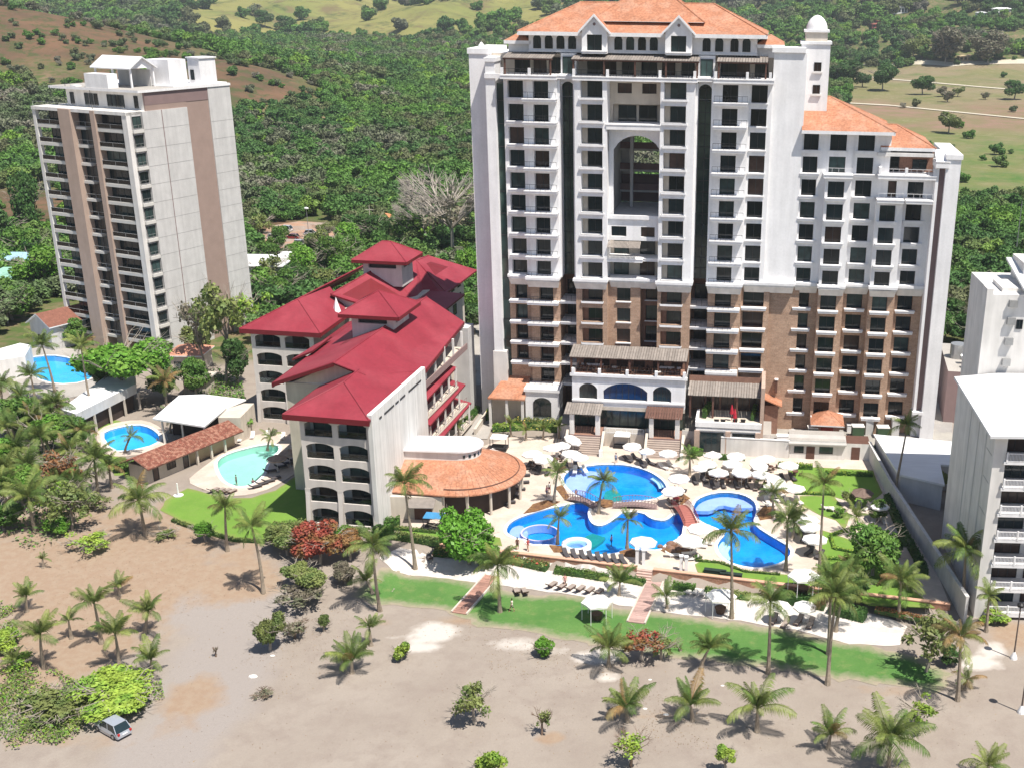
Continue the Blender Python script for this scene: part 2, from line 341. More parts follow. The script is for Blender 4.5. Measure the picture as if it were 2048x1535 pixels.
V = np.column_stack([X.ravel(), Y.ravel(), Z.ravel()]); F4 = np.column_stack([idx[:-1, :-1].ravel(), idx[:-1, 1:].ravel(), idx[1:, 1:].ravel(), idx[1:, :-1].ravel()])
me = bpy.data.meshes.new('ground'); me.vertices.add(len(V)); me.vertices.foreach_set('co', V.ravel()); me.loops.add(F4.size); me.loops.foreach_set('vertex_index', F4.ravel().astype(np.int32))
me.polygons.add(len(F4)); me.polygons.foreach_set('loop_start', np.arange(0, F4.size, 4).astype(np.int32)); me.update(calc_edges=True)
me.polygons.foreach_set('use_smooth', [True] * len(F4))
ax = X.ravel(); ay = Y.ravel(); az_ = ax / np.maximum(ay, 1)
def blob(x, y, cx, cy, rx, ry): return np.exp(-(((x - cx) / rx) ** 2 + ((y - cy) / ry) ** 2))
forest = sm(205, 235, ay + 30 * (ax < -60) * 0) * 1.0
field = sm(.150, .163, az_) * sm(395, 425, ay) * (1 - sm(1040, 1075, ay))
spur = np.clip(1.5 * blob(ax, ay, -440, 740, 150, 115) + 1.3 * blob(ax, ay, -232, 640, 50, 55) + 1.2 * blob(ax, ay, -205, 372, 34, 40) + 1.0 * blob(ax, ay, -113, 352, 32, 14), 0, 1)
gh = sm(1290, 1420, ay) * sm(-.40, -.35, az_) * (1 - sm(-.10, -.05, az_))
dirtn = sm(0, 1, blob(ax, ay, -82, 128, 26, 30) * .9 + blob(ax, ay, -60, 140, 22, 14) * .8 + blob(ax, ay, -90, 110, 16, 20))
ws = np.zeros(len(ax))
for (px, py, rx, ry, a) in [(872, 1262, 3.2, 2.6, 1), (840, 1292, 3.2, 1.6, .8), (1040, 1290, 4.5, 2.0, .7), (1195, 1312, 3.2, 1.9, .95), (1215, 1352, 1.8, 1.2, .8), (1120, 1300, 2.5, 1.6, .5), (790, 1275, 3, 1.2, .5), (1960, 1325, 3, 1.8, .9), (1985, 1300, 2, 2.5, .8)]:
    p = G(px, py); ws = np.maximum(ws, a * blob(ax, ay, p.x, p.y, rx, ry))
grey = np.clip(blob(ax, ay, -46, 108, 7, 30) + blob(ax, ay, -58, 124, 14, 4) * .7, 0, 1)
soil = np.zeros(len(ax))
for (px, py, rx, ry, a) in [(480, 1170, 5, 4, .7), (380, 1400, 4, 6, .8), (930, 1240, 6, 2, .7), (1290, 1430, 5, 1.3, .6), (760, 1240, 5, 2, .5), (1100, 1475, 1.8, 1.2, .9), (1780, 1380, 8, 2, .5), (2035, 1270, 5, 4, .8), (250, 1180, 8, 7, .6), (150, 1290, 9, 7, .7), (60, 1140, 7, 4, .7), (20, 1350, 9, 7, .7), (330, 1060, 5, 4, .7), (130, 1480, 12, 2, .5)]:
    p = G(px, py); soil = np.maximum(soil, a * blob(ax, ay, p.x, p.y, rx, ry))
for nm, arr in (('forest', forest), ('field', field), ('spur', spur), ('grasshill', gh), ('white_sand', ws), ('soil', np.clip(soil + dirtn * .6, 0, 1)), ('grey', grey)):
    at = me.attributes.new(nm, 'FLOAT', 'POINT'); at.data.foreach_set('value', arr.astype(np.float32))

def ground_mat():
    m = bpy.data.materials.new('sand_soil_and_scrub'); m.use_nodes = True; n = m.node_tree.nodes; l = m.node_tree.links; b = n['Principled BSDF']; b.inputs['Roughness'].default_value = .95; b.inputs['Specular IOR Level'].default_value = .1
    g = n.new('ShaderNodeNewGeometry')
    def at(nm): a = n.new('ShaderNodeAttribute'); a.attribute_name = nm; return a.outputs['Fac']
    def nz(s, d=5, r=.55):
        t = n.new('ShaderNodeTexNoise'); t.inputs['Scale'].default_value = s; t.inputs['Detail'].default_value = d; t.inputs['Roughness'].default_value = r; l.new(g.outputs['Position'], t.inputs['Vector']); return t.outputs['Fac']
    def rp(f, lo, hi, a=0., c=1.):
        x = n.new('ShaderNodeMapRange'); l.new(f, x.inputs[0]); x.inputs[1].default_value = lo; x.inputs[2].default_value = hi; x.inputs[3].default_value = a; x.inputs[4].default_value = c; return x.outputs[0]
    def mx(f, a, c, mode='MIX'):
        x = n.new('ShaderNodeMix'); x.data_type = 'RGBA'; x.blend_type = mode; l.new(f, x.inputs[0])
        for k, v in ((6, a), (7, c)):
            if isinstance(v, tuple): x.inputs[k].default_value = (*v, 1)
            else: l.new(v, x.inputs[k])
        return x.outputs[2]
    def ma(op, a, c):
        x = n.new('ShaderNodeMath'); x.operation = op; l.new(a, x.inputs[0])
        if isinstance(c, float): x.inputs[1].default_value = c
        else: l.new(c, x.inputs[1])
        return x.outputs[0]
    def edged(a, s, k=.5): return rp(ma('ADD', a, ma('MULTIPLY', ma('SUBTRACT', nz(s, 6), .5), k * 2.0)), .35, .65)
    sand = mx(rp(nz(.12, 6), .35, .65), (.27, .23, .197), (.302, .26, .225)); sand = mx(rp(nz(.5, 6), .45, .75), sand, (.25, .208, .18))
    sand = mx(edged(at('grey'), .25, .3), sand, (.285, .252, .232))
    sand = mx(edged(at('soil'), .3, .5), sand, mx(rp(nz(1.1, 6), .4, .62), (.285, .205, .148), (.305, .232, .172)))
    litter = rp(nz(3.2, 6, .7), .60, .68); sand = mx(ma('MULTIPLY', litter, rp(nz(.09), .45, .6, 0, .35)), sand, (.2, .15, .11))
    sand = mx(edged(at('white_sand'), .5, .35), sand, (.50, .46, .425))
    fl = mx(rp(nz(.05, 6), .4, .6), (.10, .105, .045), (.20, .15, .09)); fl = mx(rp(nz(.3, 5), .42, .6), fl, (.07, .11, .03))
    c = mx(edged(at('forest'), .08, .3), sand, fl)
    fd = mx(rp(nz(.012, 6), .42, .58), (.165, .16, .07), (.215, .172, .108)); fd = mx(rp(nz(.05, 6, .7), .5, .68), fd, (.085, .125, .035)); fd = mx(rp(nz(.2, 6, .75), .5, .66), fd, (.25, .215, .13))
    sp = n.new('ShaderNodeSeparateXYZ'); l.new(g.outputs['Position'], sp.inputs[0])
    near = rp(sp.outputs['Y'], 560., 640., 1., 0.); fd = mx(ma('MULTIPLY', near, rp(nz(.02, 6, .7), .34, .6)), fd, mx(rp(nz(.09, 6, .75), .4, .6), (.075, .14, .035), (.15, .17, .06)))
    brn = ma('MULTIPLY', rp(sp.outputs['Y'], 600., 630.), rp(sp.outputs['Y'], 730., 790., 1., 0.)); fd = mx(ma('MULTIPLY', brn, rp(nz(.02, 6), .36, .5)), fd, mx(rp(nz(.08, 6, .7), .4, .6), (.24, .155, .115), (.18, .15, .08)))
    c = mx(edged(at('field'), .03, .25), c, fd)
    spc = mx(rp(nz(.035, 7, .65), .38, .6), (.155, .092, .056), (.10, .068, .043)); spc = mx(rp(nz(.10, 7, .75), .50, .58), spc, (.07, .075, .032))
    c = mx(edged(at('spur'), .03, .3), c, spc)
    gc = mx(rp(nz(.01, 6, .6), .4, .6), (.225, .21, .075), (.145, .17, .05)); gc = mx(rp(nz(.02, 6, .75), .50, .62), gc, (.15, .12, .06)); gc = mx(rp(nz(.03, 6, .7), .56, .66), gc, (.06, .08, .03))
    c = mx(edged(at('grasshill'), .008, .45), c, gc)
    f2 = n.new('ShaderNodeVectorMath'); f2.operation = 'SCALE'; l.new(c, f2.inputs[0]); l.new(rp(nz(4.5, 4, .7), .3, .7, .95, 1.05), f2.inputs['Scale'])
    l.new(f2.outputs[0], b.inputs['Base Color'])
    bp = n.new('ShaderNodeBump'); bp.inputs['Strength'].default_value = .35; bp.inputs['Distance'].default_value = .18; l.new(nz(1.3, 6, .65), bp.inputs['Height']); l.new(bp.outputs[0], b.inputs['Normal'])
    return m
me.materials.append(ground_mat()); gobj = bpy.data.objects.new('ground', me); link(gobj); struct(gobj)

def lawn_mat(name, ca, cb, cc, edge=(.31, .265, .20)):
    m = bpy.data.materials.new(name); m.use_nodes = True; n = m.node_tree.nodes; l = m.node_tree.links; b = n['Principled BSDF']; b.inputs['Roughness'].default_value = .9; b.inputs['Specular IOR Level'].default_value = .15
    g = n.new('ShaderNodeNewGeometry'); a = n.new('ShaderNodeAttribute'); a.attribute_name = 'inner'
    def nz(s, d=6): t = n.new('ShaderNodeTexNoise'); t.inputs['Scale'].default_value = s; t.inputs['Detail'].default_value = d; t.inputs['Roughness'].default_value = .65; l.new(g.outputs['Position'], t.inputs['Vector']); return t.outputs['Fac']
    def rp(f, lo, hi): x = n.new('ShaderNodeMapRange'); l.new(f, x.inputs[0]); x.inputs[1].default_value = lo; x.inputs[2].default_value = hi; return x.outputs[0]
    def mx(f, p, q):
        x = n.new('ShaderNodeMix'); x.data_type = 'RGBA'; l.new(f, x.inputs[0])
        for k, v in ((6, p), (7, q)):
            if isinstance(v, tuple): x.inputs[k].default_value = (*v, 1)
            else: l.new(v, x.inputs[k])
        return x.outputs[2]
    c = mx(rp(nz(.22), .38, .62), ca, cb); c = mx(rp(nz(.7), .52, .75), c, cc); c = mx(rp(nz(6, 3), .3, .8), c, ca)
    s = n.new('ShaderNodeMath'); s.operation = 'ADD'; l.new(a.outputs['Fac'], s.inputs[0]); l.new(nz(.9), s.inputs[1])
    c = mx(rp(s.outputs[0], .50, 1.15), edge, c); l.new(c, b.inputs['Base Color'])
    bp = n.new('ShaderNodeBump'); bp.inputs['Strength'].default_value = .6; bp.inputs['Distance'].default_value = .08; l.new(nz(9, 4), bp.inputs['Height']); l.new(bp.outputs[0], b.inputs['Normal']); return m
LAWN = lawn_mat('watered_lawn_grass', (.072, .17, .042), (.115, .22, .06), (.20, .235, .09))
LAWN2 = lawn_mat('hotel_lawn_grass', (.13, .24, .04), (.17, .29, .05), (.20, .28, .07), (.2, .24, .07))
WSAND = M('raked_white_sand', (.58, .535, .50), .95, .05, .7, bump=.4, bsc=3, fine=(3, .05), col2=(.50, .45, .41), c2sc=.5, c2lo=.5, c2hi=.7)

# beach side: lawn strip, white sand strip, two boardwalk paths
BL1 = PP([(765, 1143), (860, 1150), (930, 1158), (1010, 1180), (1090, 1186), (1180, 1190), (1250, 1215), (1300, 1222), (1390, 1232), (1450, 1240), (1560, 1255), (1650, 1275), (1750, 1292), (1850, 1315), (1905, 1345), (1880, 1385), (1800, 1370), (1700, 1358), (1560, 1340), (1450, 1325), (1330, 1312), (1180, 1285), (1060, 1262), (960, 1250), (900, 1222), (820, 1210), (740, 1210), (700, 1195), (740, 1165)], -1.0)
struct(sheet('lawn', BL1, .03, LAWN, 1.0, jit=.9, edge_w=2.6))
SANDW = PP([(760, 1128), (800, 1108), (900, 1115), (1010, 1128), (1040, 1118), (1150, 1136), (1290, 1158), (1420, 1175), (1560, 1195), (1660, 1212), (1760, 1228), (1815, 1250), (1800, 1290), (1700, 1285), (1590, 1258), (1480, 1240), (1330, 1222), (1240, 1208), (1150, 1188), (1030, 1172), (930, 1160), (840, 1150), (785, 1148)], -1.0)
struct(sheet('sand_strip', SANDW, .05, WSAND, 1.0, jit=.35))
LL = PP([(330, 1000), (375, 975), (400, 982), (450, 996), (505, 994), (552, 980), (600, 945), (612, 905), (640, 1050), (560, 1078), (490, 1082), (420, 1062), (360, 1040), (320, 1020)], 0)
struct(sheet('lawn', LL, .04, LAWN2, 1.2, jit=.3, edge_w=1.0))
struct(sheet('lawn', PP([(205, 830), (250, 845), (190, 872), (200, 905), (265, 918), (330, 905), (345, 885), (330, 930), (280, 950), (230, 950), (180, 900)], 0), .03, LAWN2, 1.2, jit=.3, edge_w=1.0))

# decks with basins cut out
hol = [offs(p, .0) for p in (POOL_UP, POOL_LOW, POOL_R)]
struct(sheet('pool_deck', DECK_MAIN, .03, DECKM, 2.2, holes=hol, flat=0, skirt=1.2))
struct(sheet('pool_deck', DECK_L, .06, DECKM, 1.6, holes=[POOL_AQ], flat=0, skirt=.4))
struct(sheet('pool_deck', DECK_BL, .06, DECKM, 1.6, holes=[POOL_BL], flat=0, skirt=.4))
struct(sheet('pool_deck', DECK_WP, .06, CONC, 2.2, holes=[POOL_WP], flat=0, skirt=.4))
def make_pool(P, label, tile, wat, depth=1.3, cop=.45, zt=.07, copm=COPE):
    c = P[0]; cx_ = sum(p[0] for p in P) / len(P); cy_ = sum(p[1] for p in P) / len(P)
    t = thing('swimming_pool', label, 'swimming pool', (cx_, cy_, 0)); L = [(p[0] - cx_, p[1] - cy_) for p in P]; n = len(L)
    b = MB(); A = sum(L[i][0] * L[(i + 1) % n][1] - L[(i + 1) % n][0] * L[i][1] for i in range(n))
    if A < 0: L = L[::-1]
    b.v += [(x, y, 0.02) for x, y in L] + [(x, y, -depth) for x, y in L]; k = b.mi(tile)
    for i in range(n): b.f.append((i + n, i + n + (i + 1) % n - i if False else n + (i + 1) % n, (i + 1) % n, i)); b.m.append(k)
    b.build('basin', t)
    F = resamp(L, .8); pts = [Vector(p) for p in F]; vo, eo, fo, *_ = delaunay_2d_cdt(pts, [(i, (i + 1) % len(F)) for i in range(len(F))], [], 1, 1e-5)
    for nm, z, mt in (('pool_floor', -depth, tile), ('water', -.10, wat)):
        q = MB(); q.v = [(v.x, v.y, z) for v in vo]; q.f = [tuple(f) for f in fo]; q.m = [q.mi(mt)] * len(fo)
        for i, f in enumerate(q.f):
            a, b2, c2 = (q.v[j] for j in f[:3])
            if (b2[0] - a[0]) * (c2[1] - a[1]) - (b2[1] - a[1]) * (c2[0] - a[0]) < 0: q.f[i] = f[::-1]
        q.build(nm, t)
    O = offs(L, cop); q = MB(); k = q.mi(copm); q.v += [(x, y, zt) for x, y in L] + [(x, y, zt) for x, y in O] + [(x, y, -.2) for x, y in L]
    for i in range(n):
        j = (i + 1) % n; q.f.append((i, n + i, n + j, j)); q.m.append(k); q.f.append((2 * n + j, 2 * n + i, i, j)); q.m.append(k)
    q.build('coping', t); return t, (cx_, cy_)
pu, cu = make_pool(POOL_UP, 'large upper swimming pool with pale shallow shelf, below the hotel stairs', DECO, WATER)
pl_, cl_ = make_pool(POOL_LOW, 'long winding lower swimming pool just behind the orange retaining wall', DECO, WATER)
pr_, cr_ = make_pool(POOL_R, 'kidney shaped swimming pool with round lower end, on the right of the deck', DECO, WATER)
pa_, ca_ = make_pool(POOL_AQ, 'pale aqua freeform pool beside the long terracotta tiled building', DECOA, WATERA, 1.1, .5)
make_pool(POOL_BL, 'bright blue pool in front of the white roofed open hall', M('sky_blue_pool_paint', (.05, .42, .78), .5, .1, .6), WATERA, 1.2, .5)
make_pool(POOL_WP, 'farthest blue pool at left behind the coconut palms', MATS['sky_blue_pool_paint'], WATERA, 1.1, .4)
def shelf(pxs, parent, c, mat, z, name='shallow_shelf'):
    P = smoothp(PP(pxs), 1); b = MB(); b.prism([(x - c[0], y - c[1]) for x, y in P], z - .5, z, mat); return b.build(name, parent)
shelf([(1128, 957), (1146, 941), (1176, 935), (1200, 938), (1203, 948), (1182, 957), (1170, 975), (1172, 987), (1140, 976)], pu, cu, DECOL, -.42)
shelf([(1206, 975), (1225, 968), (1246, 980), (1240, 1000), (1212, 1000)], pu, cu, DECOG, -.7, 'mosaic_patch')
shelf([(1148, 1080), (1180, 1052), (1200, 1058), (1215, 1062), (1180, 1086)], pl_, cl_, DECOG, -.9, 'mosaic_patch')
shelf([(1390, 1012), (1400, 1000), (1420, 992), (1448, 987), (1483, 992), (1502, 1003), (1508, 1010), (1470, 1010), (1440, 1003), (1425, 1016), (1393, 1016)], pr_, cr_, DECOL, -.38)
shelf([(1018, 1056), (1026, 1046), (1042, 1042), (1052, 1050), (1058, 1062), (1046, 1072), (1020, 1066)], pl_, cl_, DECOL, -.5)
def ring(cpx, r, z0, z1, mat, parent, c, name, wdt=.3, n=28, sy=1):
    p = up(*cpx); b = MB(); b.lathe((p.x - c[0], p.y - c[1], 0), [(r - wdt, z0), (r - wdt, z1), (r, z1), (r, z0)], mat, n, sy=sy); return b.build(name, parent)
ring((1080, 1063), 2.6, -1.2, -.06, DECOL, pl_, cl_, 'bench_ring', .22)
p = up(1418, 1012)
b = MB(); 
for k in range(8): b.box(-.3 + .0, .0, 0, 0.01, 0, 0, DECO) if False else None
# steps curving down into the round end and the upper pool
for (cp, r0, a0, a1, par, c) in (((1520, 1098), 5.0, R(150), R(210), pr_, cr_), ((1235, 967), 7.0, R(0), R(38), pu, cu)):
    q = up(*cp)
    for i in range(3):
        b = MB(); r = r0 - .45 * i; b.lathe((q.x - c[0], q.y - c[1], 0), [(r, -.8), (r, -.22 - .2 * i), (r + .45, -.22 - .2 * i)], COPE, 14, a0, a1, sy=1.0); b.build('pool_step', par)
# raised spa tub
q = up(1153, 1091); t = thing('hot_tub', 'small round hot tub with thick white rim at the pool edge', 'hot tub', (q.x, q.y, 0))
b = MB(); b.lathe((0, 0, 0), [(1.95, -.4), (1.95, .42), (1.45, .42), (1.4, -.3)], COPE, 30); b.build('rim', t, True)
b = MB(); b.lathe((0, 0, 0), [(1.42, .26), (.7, .26), (.01, .26)], WATER, 24); b.build('water', t)
b = MB(); b.lathe((0, 0, 0), [(1.42, -.1), (.9, -.1), (.85, -.45), (.01, -.45)], DECOL, 24); b.build('basin', t)
# island between the two pools with planter
isl = smoothp(PP([(1180, 1014), (1176, 1024), (1179, 1037), (1187, 1047), (1199, 1050), (1213, 1046), (1233, 1032), (1244, 1022), (1240, 1008), (1215, 1003), (1195, 1006)]), 1)
# terrace lawns, garden beds (on the deck)
def bed(name, pxs, mat, off=.07, z=0, jit=.12, st=.9, ew=.5): return sheet(name, PP(pxs, z), off, mat, st, flat=z, jit=jit, skirt=.1, edge_w=ew)
struct(bed('lawn', [(1588, 968), (1575, 940), (1590, 932), (1745, 940), (1765, 985), (1720, 1020), (1690, 1000), (1640, 985), (1600, 985)], LAWN2))
struct(bed('lawn', [(1600, 992), (1665, 990), (1700, 1030), (1690, 1060), (1672, 1040), (1640, 1030), (1600, 1008)], LAWN2))
struct(bed('lawn', [(1645, 1060), (1690, 1075), (1740, 1095), (1790, 1150), (1870, 1215), (1740, 1210), (1660, 1180), (1640, 1140), (1640, 1100)], LAWN2))
struct(bed('lawn', [(1390, 1128), (1410, 1118), (1440, 1124), (1480, 1140), (1540, 1147), (1600, 1150), (1640, 1160), (1660, 1185), (1560, 1170), (1450, 1152), (1395, 1144)], LAWN2))
struct(bed('lawn', [(800, 1052), (880, 1060), (1000, 1075), (1005, 1092), (900, 1078), (800, 1066)], LAWN2))
SOILM = M('dark_planting_soil', (.15, .075, .04), .95, .25, 2.5, fine=(6, .2), col2=(.22, .12, .05), c2sc=2)
for pts in ([(1046, 1028), (1066, 1008), (1095, 1000), (1120, 1003), (1100, 1014), (1070, 1024)], [(1098, 1090), (1124, 1092), (1130, 1104), (1108, 1104)], [(1238, 1102), (1262, 1096), (1275, 1100), (1270, 1114), (1240, 1112)], [(1190, 1004), (1205, 998), (1224, 1000), (1230, 1012), (1208, 1016)], [(1110, 975), (1124, 970), (1140, 992), (1130, 1000)], [(1512, 1028), (1530, 1010), (1552, 1018), (1545, 1036), (1520, 1040)], [(1345, 990), (1362, 984), (1380, 996), (1362, 1010)], [(1322, 1100), (1345, 1085), (1372, 1090), (1384, 1104), (1370, 1118), (1345, 1112)]):
    struct(bed('garden_bed', pts, SOILM, .10))
# back yards, roads
struct(sheet('service_yard', PP([(1530, 830), (1560, 800), (1870, 800), (1905, 830), (1905, 900), (1760, 900), (1540, 900)], 0), .06, ASPH, 3, flat=0.0))
struct(sheet('car_park', PP([(505, 488), (540, 458), (600, 448), (665, 452), (690, 474), (655, 505), (590, 515), (530, 505)], 0), .15, M('reddish_packed_earth', (.36, .22, .15), .95, .12, .3, col2=(.3, .24, .2), c2sc=.2), 5, jit=1))
struct(sheet('access_road', PP([(895, 640), (985, 640), (990, 730), (980, 770), (930, 770), (900, 720)], 0), .08, CONC, 4))
for nm, pts, wd in (('dirt_track', [(1700, 148), (1760, 158), (1850, 165), (1950, 174), (2060, 183)], 5), ('dirt_track', [(1690, 207), (1780, 212), (1880, 222), (2060, 240)], 3.4), ('dirt_track', [(1655, 128), (1750, 131), (1900, 130), (2060, 124)], 6)):
    c = [G(*q) for q in pts]; P = [(q.x, q.y + wd) for q in c] + [(q.x, q.y - wd) for q in reversed(c)]; struct(sheet(nm, P, .35, M('pale_dirt_track', (.50, .45, .36), .95, .1, .1), 6))

# ================================================================== BUILDINGS
PANES = [GLS] * 12 + [GLS2] * 3 + [GLS3]
_wc = {}
def window(root, u, v, z, w_, h_, pane=None, arch=0.0, rz=0, mull=1, frame=DKFR, name='window', rail=0):
    """frame mesh (a part) with its pane as a sub-part; faces -v"""
    key = ('f', round(w_, 1), round(h_, 1), arch > 0, mull, frame.name, rail)
    w_, h_ = round(w_, 1), round(h_, 1)
    if key not in _wc:
        b = MB(); t = .07; z1 = h_ - (arch if arch else 0)
        b.box(0, t, -.04, .06, 0, z1, frame); b.box(w_ - t, w_, -.04, .06, 0, z1, frame); b.box(t, w_ - t, -.04, .06, 0, t, frame)
        if not arch: b.box(t, w_ - t, -.04, .06, h_ - t, h_, frame)
        else:
            for i in range(8):
                a, c = i / 8, (i + 1) / 8; za, zc = z1 + arch * math.sin(a * math.pi) ** .6, z1 + arch * math.sin(c * math.pi) ** .6
                b.poly([(a * w_, -.04, za), (c * w_, -.04, zc), (c * w_, -.04, zc - t), (a * w_, -.04, za - t)], frame)
        for k in range(mull):
            x = w_ * (k + 1) / (mull + 1); b.box(x - .035, x + .035, -.03, .05, t, z1, frame)
        if rail: b.box(t, w_ - t, -.12, -.08, .95, 1.0, frame)
        _wc[key] = b.mesh(name)
    pn = pane or random.choice(PANES); pk = ('p', round(w_, 1), round(h_, 1), arch > 0, pn.name)
    if pk not in _wc:
        b = MB(); z1 = h_ - (arch if arch else 0)
        pts = [(.05, .02, .05), (w_ - .05, .02, .05), (w_ - .05, .02, z1 - (0 if arch else .05))]
        if arch: pts += [(w_ * (1 - i / 10), .02, z1 + arch * math.sin(i / 10 * math.pi) ** .6) for i in range(1, 10)]
        pts.append((.05, .02, z1 - (0 if arch else .05))); b.poly(pts, pn); _wc[pk] = b.mesh('pane')
    o = inst(name, _wc[key], root, (u, v, z), (0, 0, rz)); inst('pane', _wc[pk], o); return o
def wall(b, u0, u1, z0, z1, v, ops, dep, m, mr=None, ax='u', vb=None):
    """wall face at v with openings (ua,ub,za,zb[,rise]) that go dep deep; ax='v': the wall runs along v at u=v"""
    mr = mr or m
    def P(a, d, z): return (a, d, z) if ax == 'u' else (d, a, z)
    us = sorted({u0, u1, *[o[0] for o in ops], *[o[1] for o in ops]}); zs = sorted({z0, z1, *[o[2] for o in ops], *[o[3] for o in ops]})
    us = [x for x in us if u0 <= x <= u1]; zs = [x for x in zs if z0 <= x <= z1]
    for i in range(len(us) - 1):
        run = None
        for j in range(len(zs) - 1):
            cu, cz = (us[i] + us[i + 1]) / 2, (zs[j] + zs[j + 1]) / 2
            if any(o[0] < cu < o[1] and o[2] < cz < o[3] for o in ops):
                if run is not None: b.poly([P(us[i], v, run), P(us[i + 1], v, run), P(us[i + 1], v, zs[j]), P(us[i], v, zs[j])], m); run = None
            elif run is None: run = zs[j]
        if run is not None: b.poly([P(us[i], v, run), P(us[i + 1], v, run), P(us[i + 1], v, z1), P(us[i], v, z1)], m)
    d = v + dep
    for o in ops:
        a, c, e, f = o[:4]
        b.poly([P(a, v, e), P(a, d, e), P(a, d, f), P(a, v, f)], mr); b.poly([P(c, v, e), P(c, v, f), P(c, d, f), P(c, d, e)], mr)
        b.poly([P(a, v, e), P(c, v, e), P(c, d, e), P(a, d, e)], mr); b.poly([P(a, v, f), P(a, d, f), P(c, d, f), P(c, v, f)], mr)
        if len(o) > 4 and o[4]:     # arched head: filler pieces under the lintel
            r = o[4]; N = 10
            for i in range(N):
                s, t = i / N, (i + 1) / N; x0, x1 = a + (c - a) * s, a + (c - a) * t
                y0, y1 = f - r + r * (1 - (2 * s - 1) ** 2) ** .75, f - r + r * (1 - (2 * t - 1) ** 2) ** .75
                b.poly([P(x0, v, y0), P(x1, v, y1), P(x1, v, f), P(x0, v, f)], m)
                b.poly([P(x0, v, y0), P(x0, v + .3, y0), P(x1, v + .3, y1), P(x1, v, y1)], mr)
    if vb is not None:   # returns at both ends back to vb
        for a in (u0, u1): b.poly([P(a, v, z0), P(a, vb, z0), P(a, vb, z1), P(a, v, z1)], m)
_rc = {}
def railing(root, u, v, z, L, h=1.0, mat=DKFR, rz=0, step=.9, name='railing', glass=False, thick=.05):
    key = (round(L, 1), h, mat.name, step, glass, thick)
    if key not in _rc:
        b = MB(); L_ = round(L, 1); n = max(1, round(L_ / step)); b.box(0, L_, -.03, .03, h - thick, h, mat); b.box(0, L_, -.02, .02, .12, .16, mat)
        for i in range(n + 1): x = L_ * i / n; b.box(x - .02, x + .02, -.02, .02, 0, h, mat)
        if glass: b.box(.03, L_ - .03, -.006, .006, .16, h - thick, MATS['rail_glass'])
        _rc[key] = b.mesh(name)
    return inst(name, _rc[key], root, (u, v, z), (0, 0, rz))
def railglass():
    m = bpy.data.materials.new('rail_glass'); m.use_nodes = True; n = m.node_tree.nodes; l = m.node_tree.links; n.clear(); o = n.new('ShaderNodeOutputMaterial'); t = n.new('ShaderNodeBsdfTransparent'); t.inputs[0].default_value = (.55, .66, .66, 1)
    g = n.new('ShaderNodeBsdfGlossy'); g.inputs[1].default_value if False else None; g.inputs['Roughness'].default_value = .05; fr = n.new('ShaderNodeFresnel'); x = n.new('ShaderNodeMixShader'); l.new(fr.outputs[0], x.inputs[0]); l.new(t.outputs[0], x.inputs[1]); l.new(g.outputs[0], x.inputs[2]); l.new(x.outputs[0], o.inputs[0]); MATS['rail_glass'] = m
railglass()
def hip(b, u0, u1, v0, v1, z, h, m, edge=None, over=0, ridge=None, t=.3):
    """hip roof; ridge along the longer side"""
    u0 -= over; u1 += over; v0 -= over; v1 += over; e = edge or m
    lu, lv = u1 - u0, v1 - v0; s = min(lu, lv) / 2 * (ridge if ridge else 1)
    if lu >= lv: r0, r1 = (u0 + s, (v0 + v1) / 2, z + h), (u1 - s, (v0 + v1) / 2, z + h)
    else: r0, r1 = ((u0 + u1) / 2, v0 + s, z + h), ((u0 + u1) / 2, v1 - s, z + h)
    a, c, d, f = (u0, v0, z), (u1, v0, z), (u1, v1, z), (u0, v1, z)
    if lu >= lv: P = [[a, c, r1, r0], [c, d, r1], [d, f, r0, r1], [f, a, r0]]
    else: P = [[a, c, r0], [c, d, r1, r0], [d, f, r1], [f, a, r0, r1]]
    for q in P: b.poly(q, m)
    for p, q in ((a, c), (c, d), (d, f), (f, a)): b.poly([(p[0], p[1], p[2] - t), (q[0], q[1], q[2] - t), q, p], e)
    b.poly([(u0, v0, z - t), (u0, v1, z - t), (u1, v1, z - t), (u1, v0, z - t)], e)
    return r0, r1, (a, c, d, f)
def ridgecaps(root, r0, r1, cs, m, rad=.13, name='ridge_cap'):
    lst = [(r0, r1)] + [(r0, cs[0]), (r0, cs[3]), (r1, cs[1]), (r1, cs[2])] if r0 != r1 else [(r0, c) for c in cs]
    if (Vector(r1) - Vector(r0)).length > .2 and abs(r1[1] - r0[1]) > abs(r1[0] - r0[0]): lst = [(r0, r1), (r0, cs[0]), (r0, cs[1]), (r1, cs[2]), (r1, cs[3])]
    for a, c in lst:
        b = MB(); b.tube(a, c, rad, rad, m, 5); b.build(name, root)

# ------------------------------------------------------------------ hotel tower
AZ = R(-5.7); HO = Vector((-19.25, 186.875, 0))
H = thing('hotel_tower', 'tall white twin topped hotel tower with brick lower floors and orange tiled roofs', 'hotel', HO, AZ)
ZC = 24.6; FH = 3.46; ZF = [ZC + FH * k for k in range(10)]; ZB = [20.65, 17.2, 13.75, 10.3]
Zrow = [6.8, 10.3, 13.75, 17.2, 20.65]
DB = 18.0
core = MB()
core.box(-6.0, 12.8, 6.5, DB, 2.0, 56.0, WHITE); core.box(20.9, 42.5, 6.5, DB, 2.0, 56.0, WHITE)
core.box(12.8, 20.9, 8.0, DB, 2.0, 29.9, WHITE); core.box(12.8, 20.9, 6.0, DB, 48.4, 56.0, WHITE)
core.box(42.5, 56.0, 6.2, DB, 0.0, 48.3, WHITE); core.box(56.0, 62.8, 6.6, DB, 0.0, 42.1, WHITE)
core.build('core_wall', H)
def slab_(root, u0, u1, v0, v1, z, t=.32, m=WHITE, name='balcony_slab', lip=.07):
    b = MB(); b.box(u0, u1, v0, v1, z - t, z, m); b.box(u0 - lip, u1 + lip, v0 - lip, v1, z - .02, z + .12, m); return b.build(name, root)
